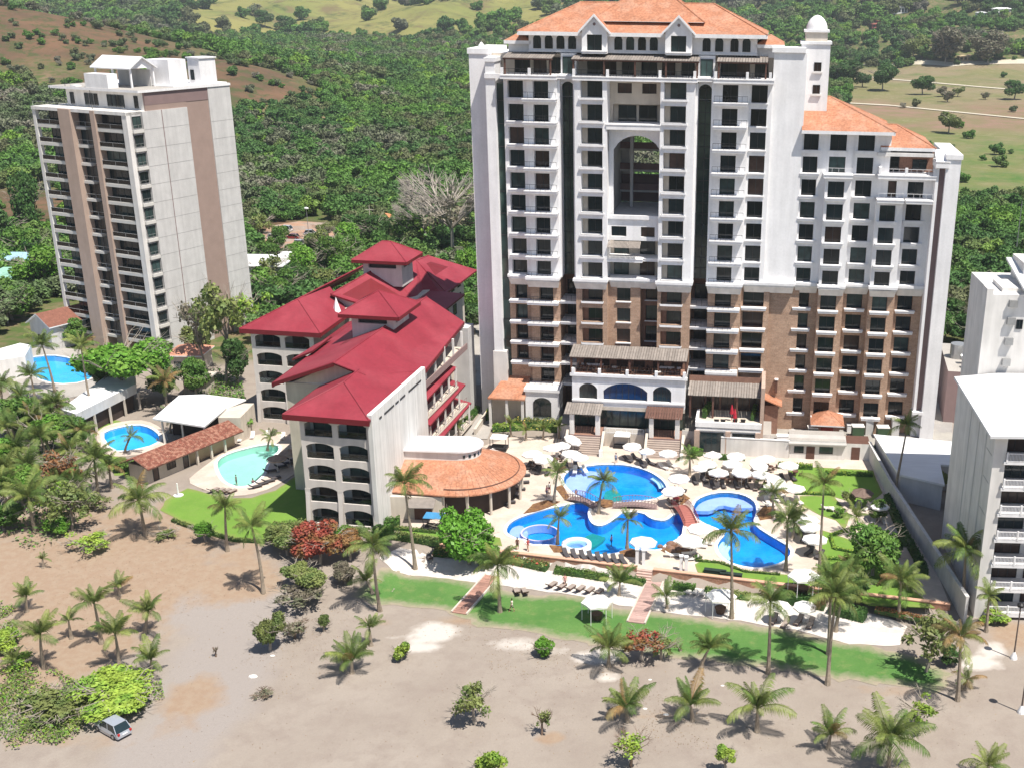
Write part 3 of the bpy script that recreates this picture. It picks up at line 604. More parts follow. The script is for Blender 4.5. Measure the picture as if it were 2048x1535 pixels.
def column(u0, u1, v, op, zbot, ztop, rows, hgt, dep, m, style='flush', pane_r=None, slab=None, arch=0, name='facade_panel', oz=.0, vb=7.0, nowin=(), rails=False, sillm=WHITE):
    """one vertical strip of facade: wall with an opening on every floor in rows"""
    b = MB(); ops = [(op[0], op[1], z + oz, z + oz + hgt, arch) for z in rows]; wall(b, u0, u1, zbot, ztop, v, ops, dep, m, vb=vb)
    bk = v + dep
    for o in ops:
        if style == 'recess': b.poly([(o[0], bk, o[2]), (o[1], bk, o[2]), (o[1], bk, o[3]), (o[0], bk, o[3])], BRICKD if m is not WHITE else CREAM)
    b.build(name, H)
    for i, o in enumerate(ops):
        if i in nowin: continue
        W = o[1] - o[0]
        if style == 'recess': window(H, o[0] + W * .26, bk - .08, o[2] + .02, W * .70, hgt * .92, pane_r)
        else: window(H, o[0], bk - .06, o[2], W, hgt, pane_r)
        if slab: slab_(H, slab[0], slab[1], slab[2], v + .05, o[2] - oz, m=sillm)
        elif style != 'none': 
            q = MB(); q.box(o[0] - .15, o[1] + .15, v - .28, v + .02, o[2] - .16, o[2] + .02, sillm); q.build('window_sill', H)
        if rails: railing(H, (slab or (o[0], 0, v - .2))[0] + .05, (slab[2] + .08) if slab else v - .2, o[2] - oz + .1, (slab[1] - slab[0] if slab else W) - .1)
up_rows = ZF[0:9]
# left end: recessed blank panel, fin, dark strip
b = MB(); b.box(-9.0, -6.0, 3.0, 16, 0, 58.6, WHITE); b.box(-6.0, -4.55, .8, 16, 0, 57.6, WHITE); b.box(-9.2, -5.9, 2.8, 16.2, 58.6, 59.4, WHITE); b.box(-6.15, -4.4, .6, 16, 57.6, 58.2, WHITE)
b.box(-6.1, -3.4, .5, 1.0, 55.2, 55.9, WHITE); b.build('end_wall', H)
b = MB(); b.box(-4.55, -3.4, 1.9, 6.6, 4.5, 54.4, GLSR); b.build('glass_strip', H)
for z in np.arange(6.8, 54, FH):
    b = MB(); b.box(-4.5, -3.45, 1.82, 1.9, z, z + .12, DKFR); b.build('mullion', H)
b = MB(); b.lathe((-7.2, 4, 59.4), [(.55, 0), (.5, .35), (.25, .7), (0.01, .95)], WHITE, 12); b.build('finial', H)
# left columns
column(-3.4, .2, 1.5, (-2.8, -.35), ZC, 55.7, up_rows, 2.6, 1.3, WHITE, slab=(-2.95, -.2, .85))
column(.2, 5.0, 1.2, (1.2, 3.6), ZC, 55.7, up_rows, 2.6, 1.3, WHITE, slab=(-.2, 4.95, -.35), rails=True)
column(-3.4, .2, 1.9, (-2.5, -.5), 2.0, ZC, Zrow[1:], 2.6, 1.3, BRICK, slab=(-3.2, -.1, .5), name='brick_panel')
column(.2, 5.0, 1.2, (1.6, 3.9), 2.0, ZC, Zrow, 2.6, 1.3, BRICK, slab=(-.1, 4.9, -.45), name='brick_panel', rails=True)
# glass strips between bays
for (a, c) in ((5.0, 7.8), (26.1, 28.9)):
    b = MB(); b.box(a, a + .35, 1.4, 7, ZC, 55.7, WHITE); b.box(c - .35, c, 1.0, 7, ZC, 55.7, WHITE); b.box(a, c, 1.0, 7, 55.2, 55.9, WHITE); b.build('side_wall', H)
    b = MB(); b.box(a + .3, c - .3, 4.0, 6.5, ZC, 55.0, GLSR); b.build('glass_strip', H)
    for z in np.arange(ZC + 1.7, 55, 1.73):
        b = MB(); b.box(a + .3, c - .3, 3.93, 4.0, z, z + .09, DKFR); b.build('mullion', H)
    b = MB(); b.box((a + c) / 2 - .05, (a + c) / 2 + .05, 3.9, 4.0, ZC, 55, DKFR); b.build('mullion', H)
    for i in range(10):  # arched head over the strip
        pass
    b = MB(); wall(b, a + .2, c - .2, 52.6, 55.3, 2.6, [(a + .4, c - .4, 52.6, 54.8, .7)], .3, WHITE); b.build('arch_head', H)
    for z in Zrow:   # brick level: dark deep balconies
        slab_(H, a, c, 1.2, 6.5, z, m=WHITE); railing(H, a + .1, 1.3, z + .1, c - a - .2)
    b = MB(); wall(b, a, c, 2, ZC, 6.4, [], .1, BRICKD); b.build('brick_panel', H)
    for z in Zrow: window(H, a + .4, 6.25, z + .05, c - a - .8, 2.5, GLS)
# two white piers
for (a, c, o0, o1) in ((7.8, 12.8, 8.75, 12.1), (20.9, 26.1, 21.45, 24.8)):
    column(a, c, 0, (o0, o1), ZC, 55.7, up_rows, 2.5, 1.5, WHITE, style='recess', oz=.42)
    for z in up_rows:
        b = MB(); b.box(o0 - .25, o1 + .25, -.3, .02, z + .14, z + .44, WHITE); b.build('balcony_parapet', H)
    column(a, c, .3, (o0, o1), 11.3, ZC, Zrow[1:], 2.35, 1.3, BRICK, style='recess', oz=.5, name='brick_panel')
    for z in Zrow[1:]:
        b = MB(); b.box(o0 - .1, o1 + .1, 0, .32, z + .18, z + .52, WHITE); b.build('balcony_parapet', H)
# centre recess
c0, c1 = 12.8, 20.9
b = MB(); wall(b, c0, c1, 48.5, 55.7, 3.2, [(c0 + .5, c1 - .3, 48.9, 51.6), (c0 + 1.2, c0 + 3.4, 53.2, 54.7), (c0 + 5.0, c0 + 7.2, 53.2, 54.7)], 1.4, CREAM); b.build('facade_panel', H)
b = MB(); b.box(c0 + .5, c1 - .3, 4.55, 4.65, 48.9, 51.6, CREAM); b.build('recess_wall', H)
window(H, c0 + 1.2, 4.45, 48.95, 2.8, 2.4); window(H, c0 + 4.4, 4.45, 48.95, 2.8, 2.4); window(H, c0 + 1.2, 3.5, 53.2, 2.2, 1.5); window(H, c0 + 5.0, 3.5, 53.2, 2.2, 1.5)
slab_(H, c0 - .1, c1 + .1, -.1, 6, 48.8, .7); 
b = MB(); b.poly([(c0, .8, 44.6), (c0, 4.6, 44.6), (c0, 4.6, 48.1), (c0, .8, 48.1)], WHITE)
AZ0 = 34.4
wall(b, c0, c1, AZ0, 48.1, 2.4, [(c0 + .7, c1 - .1, AZ0, 47.0, 2.2)], .6, WHITE); b.build('arch_wall', H)
b = MB(); b.poly([(c0 + .1, 3, AZ0), (c0 + .1, DB, AZ0), (c0 + .1, DB, 48.2), (c0 + .1, 3, 48.2)], GREYW); b.poly([(c1 - .05, 3, AZ0), (c1 - .05, 3, 48.2), (c1 - .05, DB, 48.2), (c1 - .05, DB, AZ0)], GREYW)
b.poly([(c0, 3, 48.2), (c1, 3, 48.2), (c1, DB, 48.2), (c0, DB, 48.2)], GREYW); b.box(c0, c1, 4.6, DB, AZ0 - 4.4, AZ0 - .1, WHITE); b.build('atrium_wall', H)
for z in (43.4, 40.0, 36.6):
    b = MB(); b.box(c0, c1, DB - 2.2, DB, z - .35, z, GREYW); b.box(c0, c1, DB - 2.25, DB - 2.1, z, z + 1.05, MAUVE); b.build('atrium_bridge', H)
b = MB(); b.box(c0, c1, DB - .4, DB, AZ0, 39.0, MAUVE); b.box(c0, c0 + 2.2, DB - .4, DB, 39, 48.2, GREYW); b.box(c0, c1, DB - .5, DB, 46.2, 48.2, GREYW); b.build('atrium_back_wall', H)  # dark panels added so the passage behind the arch reads as shaded
for x in (c0 + 2.2,):
    b = MB(); b.box(x, x + .5, 12, 12.5, AZ0, 48.2, GREYW); b.build('atrium_column', H)
b = MB(); wall(b, c0, c1, 30.9, AZ0, 1.5, [(c0 + .5, c0 + 2.9, 31.5, 33.1), (c0 + 5.2, c0 + 7.4, 31.5, 33.1)], .5, WHITE); b.box(c0, c1, 1.2, 1.6, AZ0 - .1, AZ0 + .5, WHITE); b.build('facade_panel', H)
window(H, c0 + .5, 1.95, 31.5, 2.4, 1.6); window(H, c0 + 5.2, 1.95, 31.5, 2.2, 1.6)
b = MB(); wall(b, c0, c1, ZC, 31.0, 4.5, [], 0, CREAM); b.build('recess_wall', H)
window(H, c0 + .6, 4.4, 28.2, 2.4, 2.3); window(H, c0 + 4.8, 4.4, 28.2, 2.4, 2.3); window(H, c0 + .6, 4.4, 24.7, 2.4, 2.4, GLS2); window(H, c0 + 4.8, 4.4, 24.7, 2.4, 2.4)
slab_(H, c0, c0 + 5.6, .4, 4.6, 28.06, .45); slab_(H, c0, c1, 1.6, 4.6, 28.0, .4)
b = MB()
for i in range(26): b.slab([(c0 + .1 + i * .2, -.4, 30.1), (c0 + .24 + i * .2, -.4, 30.1), (c0 + .24 + i * .2, 1.4, 30.8), (c0 + .1 + i * .2, 1.4, 30.8)], .08, PERG)
b.build('pergola_slats', H)
column(c0, c0 + 5.2, 1.8, (c0 + 1.4, c0 + 3.6), 11.3, ZC, Zrow[1:], 2.3, .6, BRICK, name='brick_panel', oz=.3)
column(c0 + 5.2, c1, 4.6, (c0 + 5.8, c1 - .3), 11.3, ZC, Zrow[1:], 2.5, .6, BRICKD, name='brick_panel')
# right of centre
column(28.9, 34.2, 1.2, (30.15, 32.5), ZC, 55.7, up_rows, 2.6, 1.3, WHITE, slab=(28.95, 34.0, -.35), rails=True)
column(34.2, 37.6, 1.8, (34.5, 36.9), ZC, 55.7, up_rows, 2.6, 1.2, WHITE, slab=None)
column(28.9, 34.2, 1.2, (30.0, 32.6), 8.6, ZC, Zrow[1:], 2.6, 1.3, BRICK, slab=(28.95, 34.0, -.5), name='brick_panel', rails=True)
column(34.2, 38.7, 2.2, (34.5, 37.8), 8.6, ZC, Zrow[1:], 2.7, 1.6, BRICK, slab=(34.3, 38.2, 1.3), name='brick_panel')
b = MB(); b.box(37.6, 42.5, 2.5, 7, ZC, 59.6, WHITE); b.box(37.3, 42.3, 2.2, 7, 59.6, 60.3, WHITE); b.box(37.6, 42.5, 7, DB, 56, 59.6, WHITE); b.build('blank_wall', H)
b = MB(); b.box(38.7, 43.4, 2.8, 7, 0, ZC, BRICK); b.build('brick_panel', H)
# wing
WR = [ZC + FH * k for k in range(0, 7)]
for (a, c, v, o0, o1, top, rows) in ((42.5, 46.3, 3.0, 42.75, 45.0, 48.3, WR), (46.3, 50.3, 1.5, 46.75, 49.25, 41.9, WR[:5]), (50.3, 54.3, 3.4, 51.0, 53.5, 48.3, WR), (54.3, 58.4, 2.0, 54.9, 57.3, 38.5, WR[:4]), (58.4, 62.8, 3.4, 59.0, 61.4, 42.0, WR[:5])):
    column(a, c, v, (o0, o1), ZC, top, rows, 2.55, .8, WHITE, slab=(o0 - .3, o1 + .3, v - .6))
    column(a, c, v + .3, (o0, o1), 0, ZC, Zrow + [2.9], 2.5, .9, BRICK, slab=(o0 - .3, o1 + .3, v - .45), name='brick_panel')
column(46.3, 50.3, 3.2, (46.75, 49.25), 41.9, 48.3, [42.0, 45.4], 2.5, .4, WHITE)
column(54.3, 58.4, 3.4, (54.9, 57.3), 38.5, 41.9, [38.55], 2.5, .45, WHITE)
slab_(H, 46.0, 50.4, .9, 3.4, 42.0, .5); railing(H, 46.2, 1.0, 42.1, 4.0, mat=WHITE)
column(54.3, 56.0, 3.6, (54.6, 55.7), 38.5, 48.3, [], 2.4, .4, WHITE)
slab_(H, 54.2, 62.9, 1.2, 6.6, 42.1, .5)
b = MB(); wall(b, 54.3, 62.8, 42.1, 45.3, 5.6, [], .2, BRICKD); b.box(54.3, 54.7, 1.6, 6, 42.1, 43.3, WHITE); b.box(58.2, 58.6, 1.3, 1.7, 42.1, 43.3, WHITE); b.box(62.4, 62.8, 1.3, 1.7, 42.1, 43.3, WHITE); b.build('terrace_wall', H)
window(H, 55.0, 5.5, 42.2, 2.6, 2.4); window(H, 59.6, 5.5, 42.6, 2.2, 1.5)
railing(H, 54.6, 1.35, 42.2, 8.0, .95, WHITE)
for u in (54.3, 58.6): slab_(H, u, u + 4.0, .4, 3.4, 38.5, .4); railing(H, u + .1, .5, 38.6, 3.8, 1.0, WHITE)
# right end walls with dark strip
b = MB(); b.box(62.8, 63.25, 1.4, 5, 4.6, 43.5, WHITE); b.box(64.15, 66.3, 1.0, 16, 0, 44.8, WHITE); b.box(62.8, 64.15, 2.2, 16, 0, 4.6, WHITE); b.box(62.6, 64.6, .8, 5, 43.5, 44.4, WHITE); b.box(64.0, 66.5, .8, 16.2, 44.8, 45.5, WHITE); b.box(62.6, 64.3, .9, 3, 4.2, 4.7, WHITE); b.build('end_wall', H)
b = MB(); b.box(63.25, 64.15, 1.9, 6, 4.6, 43.5, MAUVE); b.build('recessed_strip', H)
b = MB(); b.slab([(62.6, .8, 44.42), (64.7, .8, 44.42), (64.7, 4, 45.9), (62.6, 4, 45.9)], .3, WHITE); b.build('end_cap', H)
# long cornice between white and brick floors
for (a, c, v) in ((-3.5, .0, .9), (-.3, 5.2, -.6), (7.4, 13.0, -.6), (12.9, 20.8, 1.0), (20.6, 26.5, -.6), (28.6, 34.4, -.6), (34.3, 42.6, 1.4), (42.4, 46.4, 2.2), (46.1, 50.5, .9), (50.2, 54.4, 2.6), (54.1, 58.6, 1.3), (58.4, 63.0, 2.6)):
    b = MB(); b.box(a, c, v, v + 2.6, ZC - .12, ZC + .3, WHITE); 
    b.slab([(a + .15, v + .1, ZC - .12), (c - .15, v + .1, ZC - .12), (c - .15, v + 2.4, ZC - .12), (a + .15, v + 2.4, ZC - .12)], .25, WHITE2)
    b.poly([(a + .15, v + .12, ZC - .35), (c - .15, v + .12, ZC - .35), (c - .35, v + .9, ZC - 1.5), (a + .35, v + .9, ZC - 1.5)], WHITE2)
    b.poly([(a + .15, v + .12, ZC - .35), (a + .35, v + .9, ZC - 1.5), (a + .35, v + 1.5, ZC - 1.5), (a + .15, v + 1.5, ZC - .35)], WHITE2)
    b.poly([(c - .15, v + .12, ZC - .35), (c - .15, v + 1.5, ZC - .35), (c - .35, v + 1.5, ZC - 1.5), (c - .35, v + .9, ZC - 1.5)], WHITE2); b.build('cornice', H)
# penthouse level
PZ = 55.7
slab_(H, -3.5, 5.1, -.4, 7, PZ, .5, name='terrace_slab'); slab_(H, 7.6, 26.4, -.4, 7, PZ, .5, name='terrace_slab'); slab_(H, 28.8, 37.8, -.4, 7, PZ, .5, name='terrace_slab'); slab_(H, 5.0, 7.7, .8, 7, PZ, .4, name='terrace_slab'); slab_(H, 26.3, 28.9, .8, 7, PZ, .4, name='terrace_slab')
for u in (-3.2, 1.0, 7.8, 12.9, 20.8, 26.0, 29.1, 33.8, 37.2):
    b = MB(); b.box(u - .2, u + .2, -.35, .05, PZ, PZ + 1.15, WHITE); b.build('parapet_post', H)
for (a, c) in ((-3.0, 4.9), (8.0, 26.0), (29.2, 37.2)):
    railing(H, a, -.2, PZ + .1, c - a, .95, DKFR)
b = MB(); wall(b, -6, 42.5, PZ, 58.7, 5.6, [], .4, CREAM); b.box(-6, 42.5, 6, DB, PZ, 58.7, WHITE); b.build('penthouse_wall', H)
for i, u in enumerate((-2.4, .6, 3.0, 9.0, 11.5, 14.4, 17.4, 20.6, 23.6, 29.6, 32.0, 34.8)):
    window(H, u, 5.5, PZ + .05, 2.0 if i % 3 else 2.4, 2.4, [GLS, GLS3, GLS][i % 3])
for (a, c) in ((5.2, 7.6), (26.3, 28.8)):
    b = MB(); b.box(a, c, 3.5, 5.6, PZ, 58.9, WHITE); b.build('side_wall', H); window(H, a + .3, 3.42, PZ + .1, c - a - .6, 2.6, GLS2)
for (a, c, v0) in ((-3.2, 4.4, .3), (7.4, 26.6, -.2), (29.2, 36.8, .3)):
    n = int((c - a) / .42)
    for i in range(n):
        x = a + (c - a) * i / n; b = MB(); b.slab([(x, v0, 58.3), (x + .36, v0, 58.3), (x + .36, 5.6, 59.0), (x, 5.6, 59.0)], .1, PERG); b.build('pergola_slat', H)
    for x in np.linspace(a + .3, c - .3, max(2, int((c - a) / 4.2) + 1)):
        b = MB(); b.box(x - .12, x + .12, v0 + .2, v0 + .44, PZ, 58.25, BROWN); b.build('pergola_post', H)
    b = MB(); b.box(a, c, v0 + .15, v0 + .4, 58.0, 58.2, BROWN); b.build('pergola_beam', H)
# attic storey with arched windows, gables, hip roofs
b = MB(); wall(b, .2, 35.0, 59.0, 62.0, 4.0, [], .3, WHITE, vb=DB); b.box(-3.2, .2, 5, DB, 58.7, 60.6, WHITE); b.box(35.0, 38.5, 5, DB, 58.7, 60.6, WHITE); b.box(.1, 35.1, 3.8, 4.1, 59.0, 59.25, WHITE); b.build('attic_wall', H)
for u in (.9, 2.7, 4.5, 6.3, 13.4, 15.2, 17.0, 18.8, 26.8, 28.7, 31.0, 32.8): window(H, u, 3.96, 59.5, 1.2, 2.0, GLS if u != 15.2 else GLS2, arch=.5)
for (a, c) in ((8.2, 13.0), (20.8, 25.8)):
    m_ = (a + c) / 2; b = MB(); wall(b, a + .5, c - .5, 59.0, 62.4, 2.0, [(m_ - 1.15, m_ + 1.15, 59.3, 61.7)], .5, WHITE, vb=6); b.poly([(a + .5, 2.0, 62.4), (c - .5, 2.0, 62.4), (m_, 2.0, 64.3)], WHITE); b.build('gable_wall', H)
    window(H, m_ - 1.15, 2.42, 59.3, 2.3, 2.4, GLS); slab_(H, m_ - 1.8, m_ + 1.9, 1.1, 2.2, 59.3, .3)
    b = MB(); b.slab([(a, 1.6, 62.1), (m_, 1.6, 64.6), (m_, 9, 64.6), (a, 6, 62.1)], .25, ORANGE, WHITE); b.slab([(m_, 1.6, 64.6), (c, 1.6, 62.1), (c, 6, 62.1), (m_, 9, 64.6)], .25, ORANGE, WHITE); b.build('gable_roof', H)
    for s in (-1, 1):
        q = MB(); x = m_ + s * (c - a) / 2; q.slab([(x, 1.45, 62.15), (m_, 1.45, 64.65), (m_, 1.65, 64.65), (x, 1.65, 62.15)], .38, WHITE); q.build('bargeboard', H)
    q = MB(); q.tube((m_, 1.93, 63.2), (m_, 2.02, 63.2), .22, .22, MAUVE, 10); q.build('roundel', H)
b = MB(); r = hip(b, .2, 35.0, 4.0, DB, 62.0, 4.2, ORANGE, WHITE, over=1.5, t=.55); b.build('main_roof', H); ridgecaps(H, *r, ORANGE, .14)
b = MB(); r = hip(b, 9.5, 27.0, 4.5, DB - .6, 63.6, 4.4, ORANGE, WHITE, over=0, t=.05); b.build('upper_roof', H); ridgecaps(H, *r, ORANGE, .12)
for (a, c) in ((-3.2, .0), (35.2, 38.6)):
    b = MB(); hip(b, a, c, 4.5, DB - 1, 60.6, 1.2, ORANGE, WHITE, over=.5, t=.5); b.build('side_roof', H)
def half_hip(u0, u1, v0, v1, z, h, ue):
    a, c, d, f, r0, r1 = (u0, v0, z), (u1, v0, z), (u1, v1, z), (u0, v1, z), (u0, (v0 + v1) / 2, z + h), (ue, (v0 + v1) / 2, z + h)
    b = MB(); b.poly([a, c, r1, r0], ORANGE); b.poly([c, d, r1], ORANGE); b.poly([d, f, r0, r1], ORANGE); b.poly([f, a, r0], WHITE)
    for p, q in ((a, c), (c, d), (d, f), (f, a)): b.poly([(p[0], p[1], p[2] - .5), (q[0], q[1], q[2] - .5), q, p], WHITE)
    b.poly([(x_, y_, z - .5) for x_, y_, _ in (a, f, d, c)], WHITE); b.build('wing_roof', H)
    for s_ in ((r0, r1), (r1, c), (r1, d)): b = MB(); b.tube(*s_, .13, .13, ORANGE, 5); b.build('ridge_cap', H)
half_hip(42.3, 56.3, 1.5, DB - .5, 48.5, 4.4, 46.6); half_hip(54.4, 62.7, 3.1, DB - .5, 46.1, 2.7, 57.2)
b = MB(); b.box(54.6, 55.9, 5, 8, 46, 48, BRICKD); b.build('chimney_wall', H)
b = MB(); b.slab([(54.0, 2.9, 45.3), (62.4, 2.9, 45.3), (62.4, 6, 45.35), (54.0, 6, 45.35)], .5, WHITE2); b.build('terrace_beam', H)
# bell tower with dome
b = MB(); b.box(41.7, 46.0, 6.0, 10.3, 48, 60.7, WHITE); b.box(41.5, 46.2, 5.8, 10.5, 60.7, 61.1, WHITE); b.box(42.2, 45.5, 6.5, 9.8, 61.1, 62.4, CREAM); b.box(41.95, 45.75, 6.25, 10.05, 62.4, 62.75, WHITE); b.build('bell_tower', H)
b = MB(); b.lathe((43.85, 8.15, 62.75), [(1.6, 0), (1.55, .5), (1.35, 1.05), (1.0, 1.55), (.5, 1.95), (.01, 2.1)], WHITE, 20); b.build('dome', H, True)
for z in (53.5, 56.8): window(H, 43.7, 5.95, z, 1.1, 1.3, GLS3); 
for z in (53.5, 56.8):
    b = MB(); b.box(43.5, 45.0, 5.7, 6.05, z - .3, z, WHITE2); b.build('window_sill', H)
# podium: platform, arched front, pergolas, porches, stairs
b = MB(); b.box(5.6, 40, -6.2, 6, -.4, 2.2, WHITE2, CONC); b.build('podium_base', H)
b = MB(); wall(b, 8.2, 26.2, 6.0, 11.2, -7.0, [(9.3, 12.2, 7.1, 9.7, .9), (13.2, 20.2, 7.1, 9.9, 1.3), (21.1, 24.0, 7.1, 9.7, .9)], .5, WHITE, vb=0); b.box(8.2, 26.2, -6.9, 0.2, 10.2, 10.4, BRICKD)
b.box(7.9, 26.5, -7.35, -6.9, 10.9, 11.35, WHITE); b.box(8.2, 26.2, -7.15, -6.98, 10.2, 10.75, WHITE2); b.box(8.2, 26.2, -7.2, -6.98, 6.75, 7.0, WHITE); b.box(8.2, 26.2, -7.0, -6.6, 5.4, 6.0, CREAM); b.build('podium_wall', H)
window(H, 9.3, -6.6, 7.1, 2.9, 2.6, GLS, mull=3); window(H, 13.2, -6.6, 7.1, 7.0, 2.8, M('blue_reflecting_glass', (.006, .03, .10), .1, .4, .3, spec=.5), mull=6); window(H, 21.1, -6.6, 7.1, 2.9, 2.6, GLS, mull=3)
for u in (8.4, 12.6, 17.0, 21.6, 26.0):
    b = MB(); b.box(u - .22, u + .22, -7.35, -6.9, 11.35, 12.2, WHITE); b.build('parapet_post', H)
railing(H, 8.4, -7.1, 11.3, 17.6, .9, DKFR, step=1.1)
b = MB(); b.box(8.2, 26.2, -5.6, 0, 2.2, 10.2, GLSR); b.build('glass_front', H)
for u in np.arange(9.2, 26, 1.3):
    b = MB(); b.box(u - .05, u + .05, -5.72, -5.6, 2.2, 6.0, DKFR); b.build('mullion', H)
b = MB(); wall(b, 7.8, 26.1, 10.4, 13.4, .3, [], .2, BRICKD); b.build('brick_panel', H)
for u in (9, 11.4, 14.4, 17.2, 20.4, 23.4): window(H, u, .22, 10.5, 1.8, 2.3, GLS3)
def slats(u0, u1, v0, v1, z0, z1, mat=PERG, wd=.42, gap=.05, name='pergola_slat'):
    n = int((u1 - u0) / wd); me = MB(); me.slab([(0, 0, 0), (wd - gap, 0, 0), (wd - gap, v1 - v0, z1 - z0), (0, v1 - v0, z1 - z0)], .09, mat); me = me.mesh(name)
    for i in range(n): inst(name, me, H, (u0 + i * wd, v0, z0 + random.uniform(-.02, .02)))
def posts(us, v, z0, z1, mat=BROWN, r=.15, name='post'):
    for u in us:
        b = MB(); b.box(u - r, u + r, v - r, v + r, z0, z1, mat); b.build(name, H)
slats(7.3, 26.2, -4.2, .2, 13.1, 13.9); posts((7.6, 12.4, 17.0, 21.6, 26.0), -3.9, 10.4, 13.0)
b = MB(); b.box(7.4, 26.1, -4.05, -3.8, 12.85, 13.05, BROWN); b.build('pergola_beam', H)
slats(7.4, 13.6, -10.4, -7.05, 5.7, 6.5, PERG); slats(20.2, 26.2, -10.4, -7.05, 5.6, 6.4, BROWN)
for (a, c) in ((8.3, 13.2), (20.9, 25.8)):
    b = MB(); b.box(a, c, -10.2, -5.6, 0, 2.2, MAUVE, BRICKD); b.build('porch_floor', H)
    for u in (a + .3, c - .5):
        b = MB(); b.box(u - .35, u + .35, -10.1, -9.5, 2.2, 5.6, WHITE2); b.build('porch_column', H)
    for i in range(9):
        b = MB(); b.box(a - .2 - i * .05, c + .2 + i * .05, -10.25 - .36 * (i + 1), -10.2 - .36 * i, 0, 2.2 - .235 * (i + 1), M('pale_brown_stair_stone', (.38, .31, .27), .85, .08, 1)); b.build('stair_step', H)
    for u in (a - .55, c + .3):
        b = MB(); b.slab([(u, -13.6, .6), (u + .4, -13.6, .6), (u + .4, -10.2, 3.0), (u, -10.2, 3.0)], .5, CREAM); b.box(u - .05, u + .45, -13.9, -13.4, 0, 1.1, WHITE); b.build('stair_wall', H)
b = MB(); b.box(13.6, 20.0, -9.0, -5.6, .0, 2.2, CREAM, CONC); b.build('terrace_floor', H); railing(H, 13.6, -8.9, 2.2, 6.3, .9, WHITE)
# left lobby roof and arched entrance bay
b = MB(); b.box(-.4, 5.2, -2.2, 1.4, 0, 6.3, WHITE); b.box(-.6, 5.4, -2.45, 1.4, 6.3, 6.8, WHITE); b.build('entrance_bay', H); window(H, .9, -2.24, 2.0, 3.0, 3.3, GLS, arch=.8, mull=2)
b = MB(); b.slab([(-6.5, -3.2, 5.2), (-.3, -3.2, 5.2), (-.3, 2.0, 7.6), (-4.5, 2.0, 7.6)], .25, ORANGE); b.slab([(-6.5, -3.2, 5.2), (-4.5, 2.0, 7.6), (-5.6, 3.4, 5.4)], .2, ORANGE); b.box(-6.3, -.4, -1.0, 2.0, 0, 5.0, CREAM); b.build('lobby_roof', H)
b = MB(); b.box(-6.2, -3.9, .6, 3, 2, 12, WHITE2); b.build('base_wall', H)
for u in (-6.2, -3.4, -.8):
    b = MB(); b.box(u - .2, u + .2, -3.0, -2.6, 0, 5.1, WHITE2); b.build('porch_column', H)
# restaurant block on the right with roof terrace
b = MB(); b.box(28.3, 38.2, -10.0, 1.2, 0, 4.6, WHITE2, CREAM); b.box(28.1, 38.4, -10.25, -9.8, 4.5, 5.3, WHITE); b.box(28.2, 38.3, -10.15, -9.98, 3.9, 4.2, WHITE); b.box(28.1, 28.5, -9.8, -5, 4.6, 5.6, WHITE); b.build('terrace_block', H)
for (a, c) in ((28.9, 32.6), (33.9, 37.4)): window(H, a, -10.08, .3, c - a, 3.3, GLS, mull=3)
for u in (28.4, 33.25, 37.9):
    b = MB(); b.box(u - .4, u + .4, -10.35, -10.0, 0, 3.9, M('pale_brick_pier', (.45, .33, .27), .85, .1, 2)); b.build('brick_pier', H)
b = MB(); wall(b, 26.5, 38.5, 4.6, 10.3, -2.2, [], .2, BRICKD); b.build('terrace_wall', H)
for u in (27.0, 29.4, 31.8, 34.2, 36.4): window(H, u, -2.28, 4.8, 2.0, 2.8, GLS3, mull=1)
slats(26.6, 38.4, -6.6, -1.0, 8.4, 9.6); posts((27.0, 30.6, 34.4, 38.1), -6.2, 4.6, 8.3)
b = MB(); b.box(38.1, 38.7, -7.5, 1.5, 0, 10.3, M('pale_brick_pier', (.45, .33, .27))); b.build('side_pier', H)
b = MB(); b.box(29.0, 34.0, -.9, 1.2, 8.6, 10.2, WHITE); b.box(28.9, 34.1, -1.05, -.9, 10.1, 10.5, WHITE); b.build('balcony_parapet', H)
b = MB(); b.slab([(38.7, -.4, 6.2), (41.6, -.4, 5.0), (41.6, 2.8, 5.0), (38.7, 2.8, 6.2)], .2, ORANGE); b.box(38.8, 41.0, .2, 2.8, 0, 4.9, BRICKD); b.build('side_porch_roof', H)
b = MB(); b.box(40.3, 40.7, 2.2, 2.8, 6.4, 8.6, BROWN); b.box(40.2, 40.8, 2.1, 2.8, 8.6, 8.75, WHITE); b.build('wall_sconce', H)

# ------------------------------------------------------------------ left condominium tower
TA = R(-24.6); TC = Vector((-95.13, 221.75, 0)); TL = 24.3
T = thing('condominium_tower', 'white and beige slab tower with glazed balconies and gabled rooftop shelter', 'tower', (TC.x - TL * math.cos(TA), TC.y - TL * math.sin(TA), 0), TA)
PALER = M('pale_grey_rail', (.42, .43, .44), .5)
tz = [2.6 + 3.345 * k for k in range(13)]     # slab levels, last 42.7
ZT = 46.0
b = MB(); b.box(7.4, 10.4, -.5, 4, 0, ZT, BEIGE); b.box(15.4, 16.5, -.3, 4, 0, ZT, BEIGE); b.build('beige_pilaster', T)
b = MB(); b.box(0, .75, 0, .8, 0, ZT, WHITE2); b.box(23.1, 24.3, -.05, 1.2, 0, ZT, WHITE2); b.build('corner_pillar', T)
b = MB(); b.box(.0, 24.3, 6.0, 26, 0, ZT, WHITE2); b.box(7.4, 23.0, 2.6, 6.0, 0, ZT, CREAM); b.box(4.5, 7.4, 2.6, 6, 0, ZT, GREYW); b.box(0, 24.3, -.15, 4.4, ZT - .5, ZT + .1, WHITE2); b.build('core_wall', T)
ledge = M('pale_concrete_slab', (.60, .58, .55), .85, .05, .5)
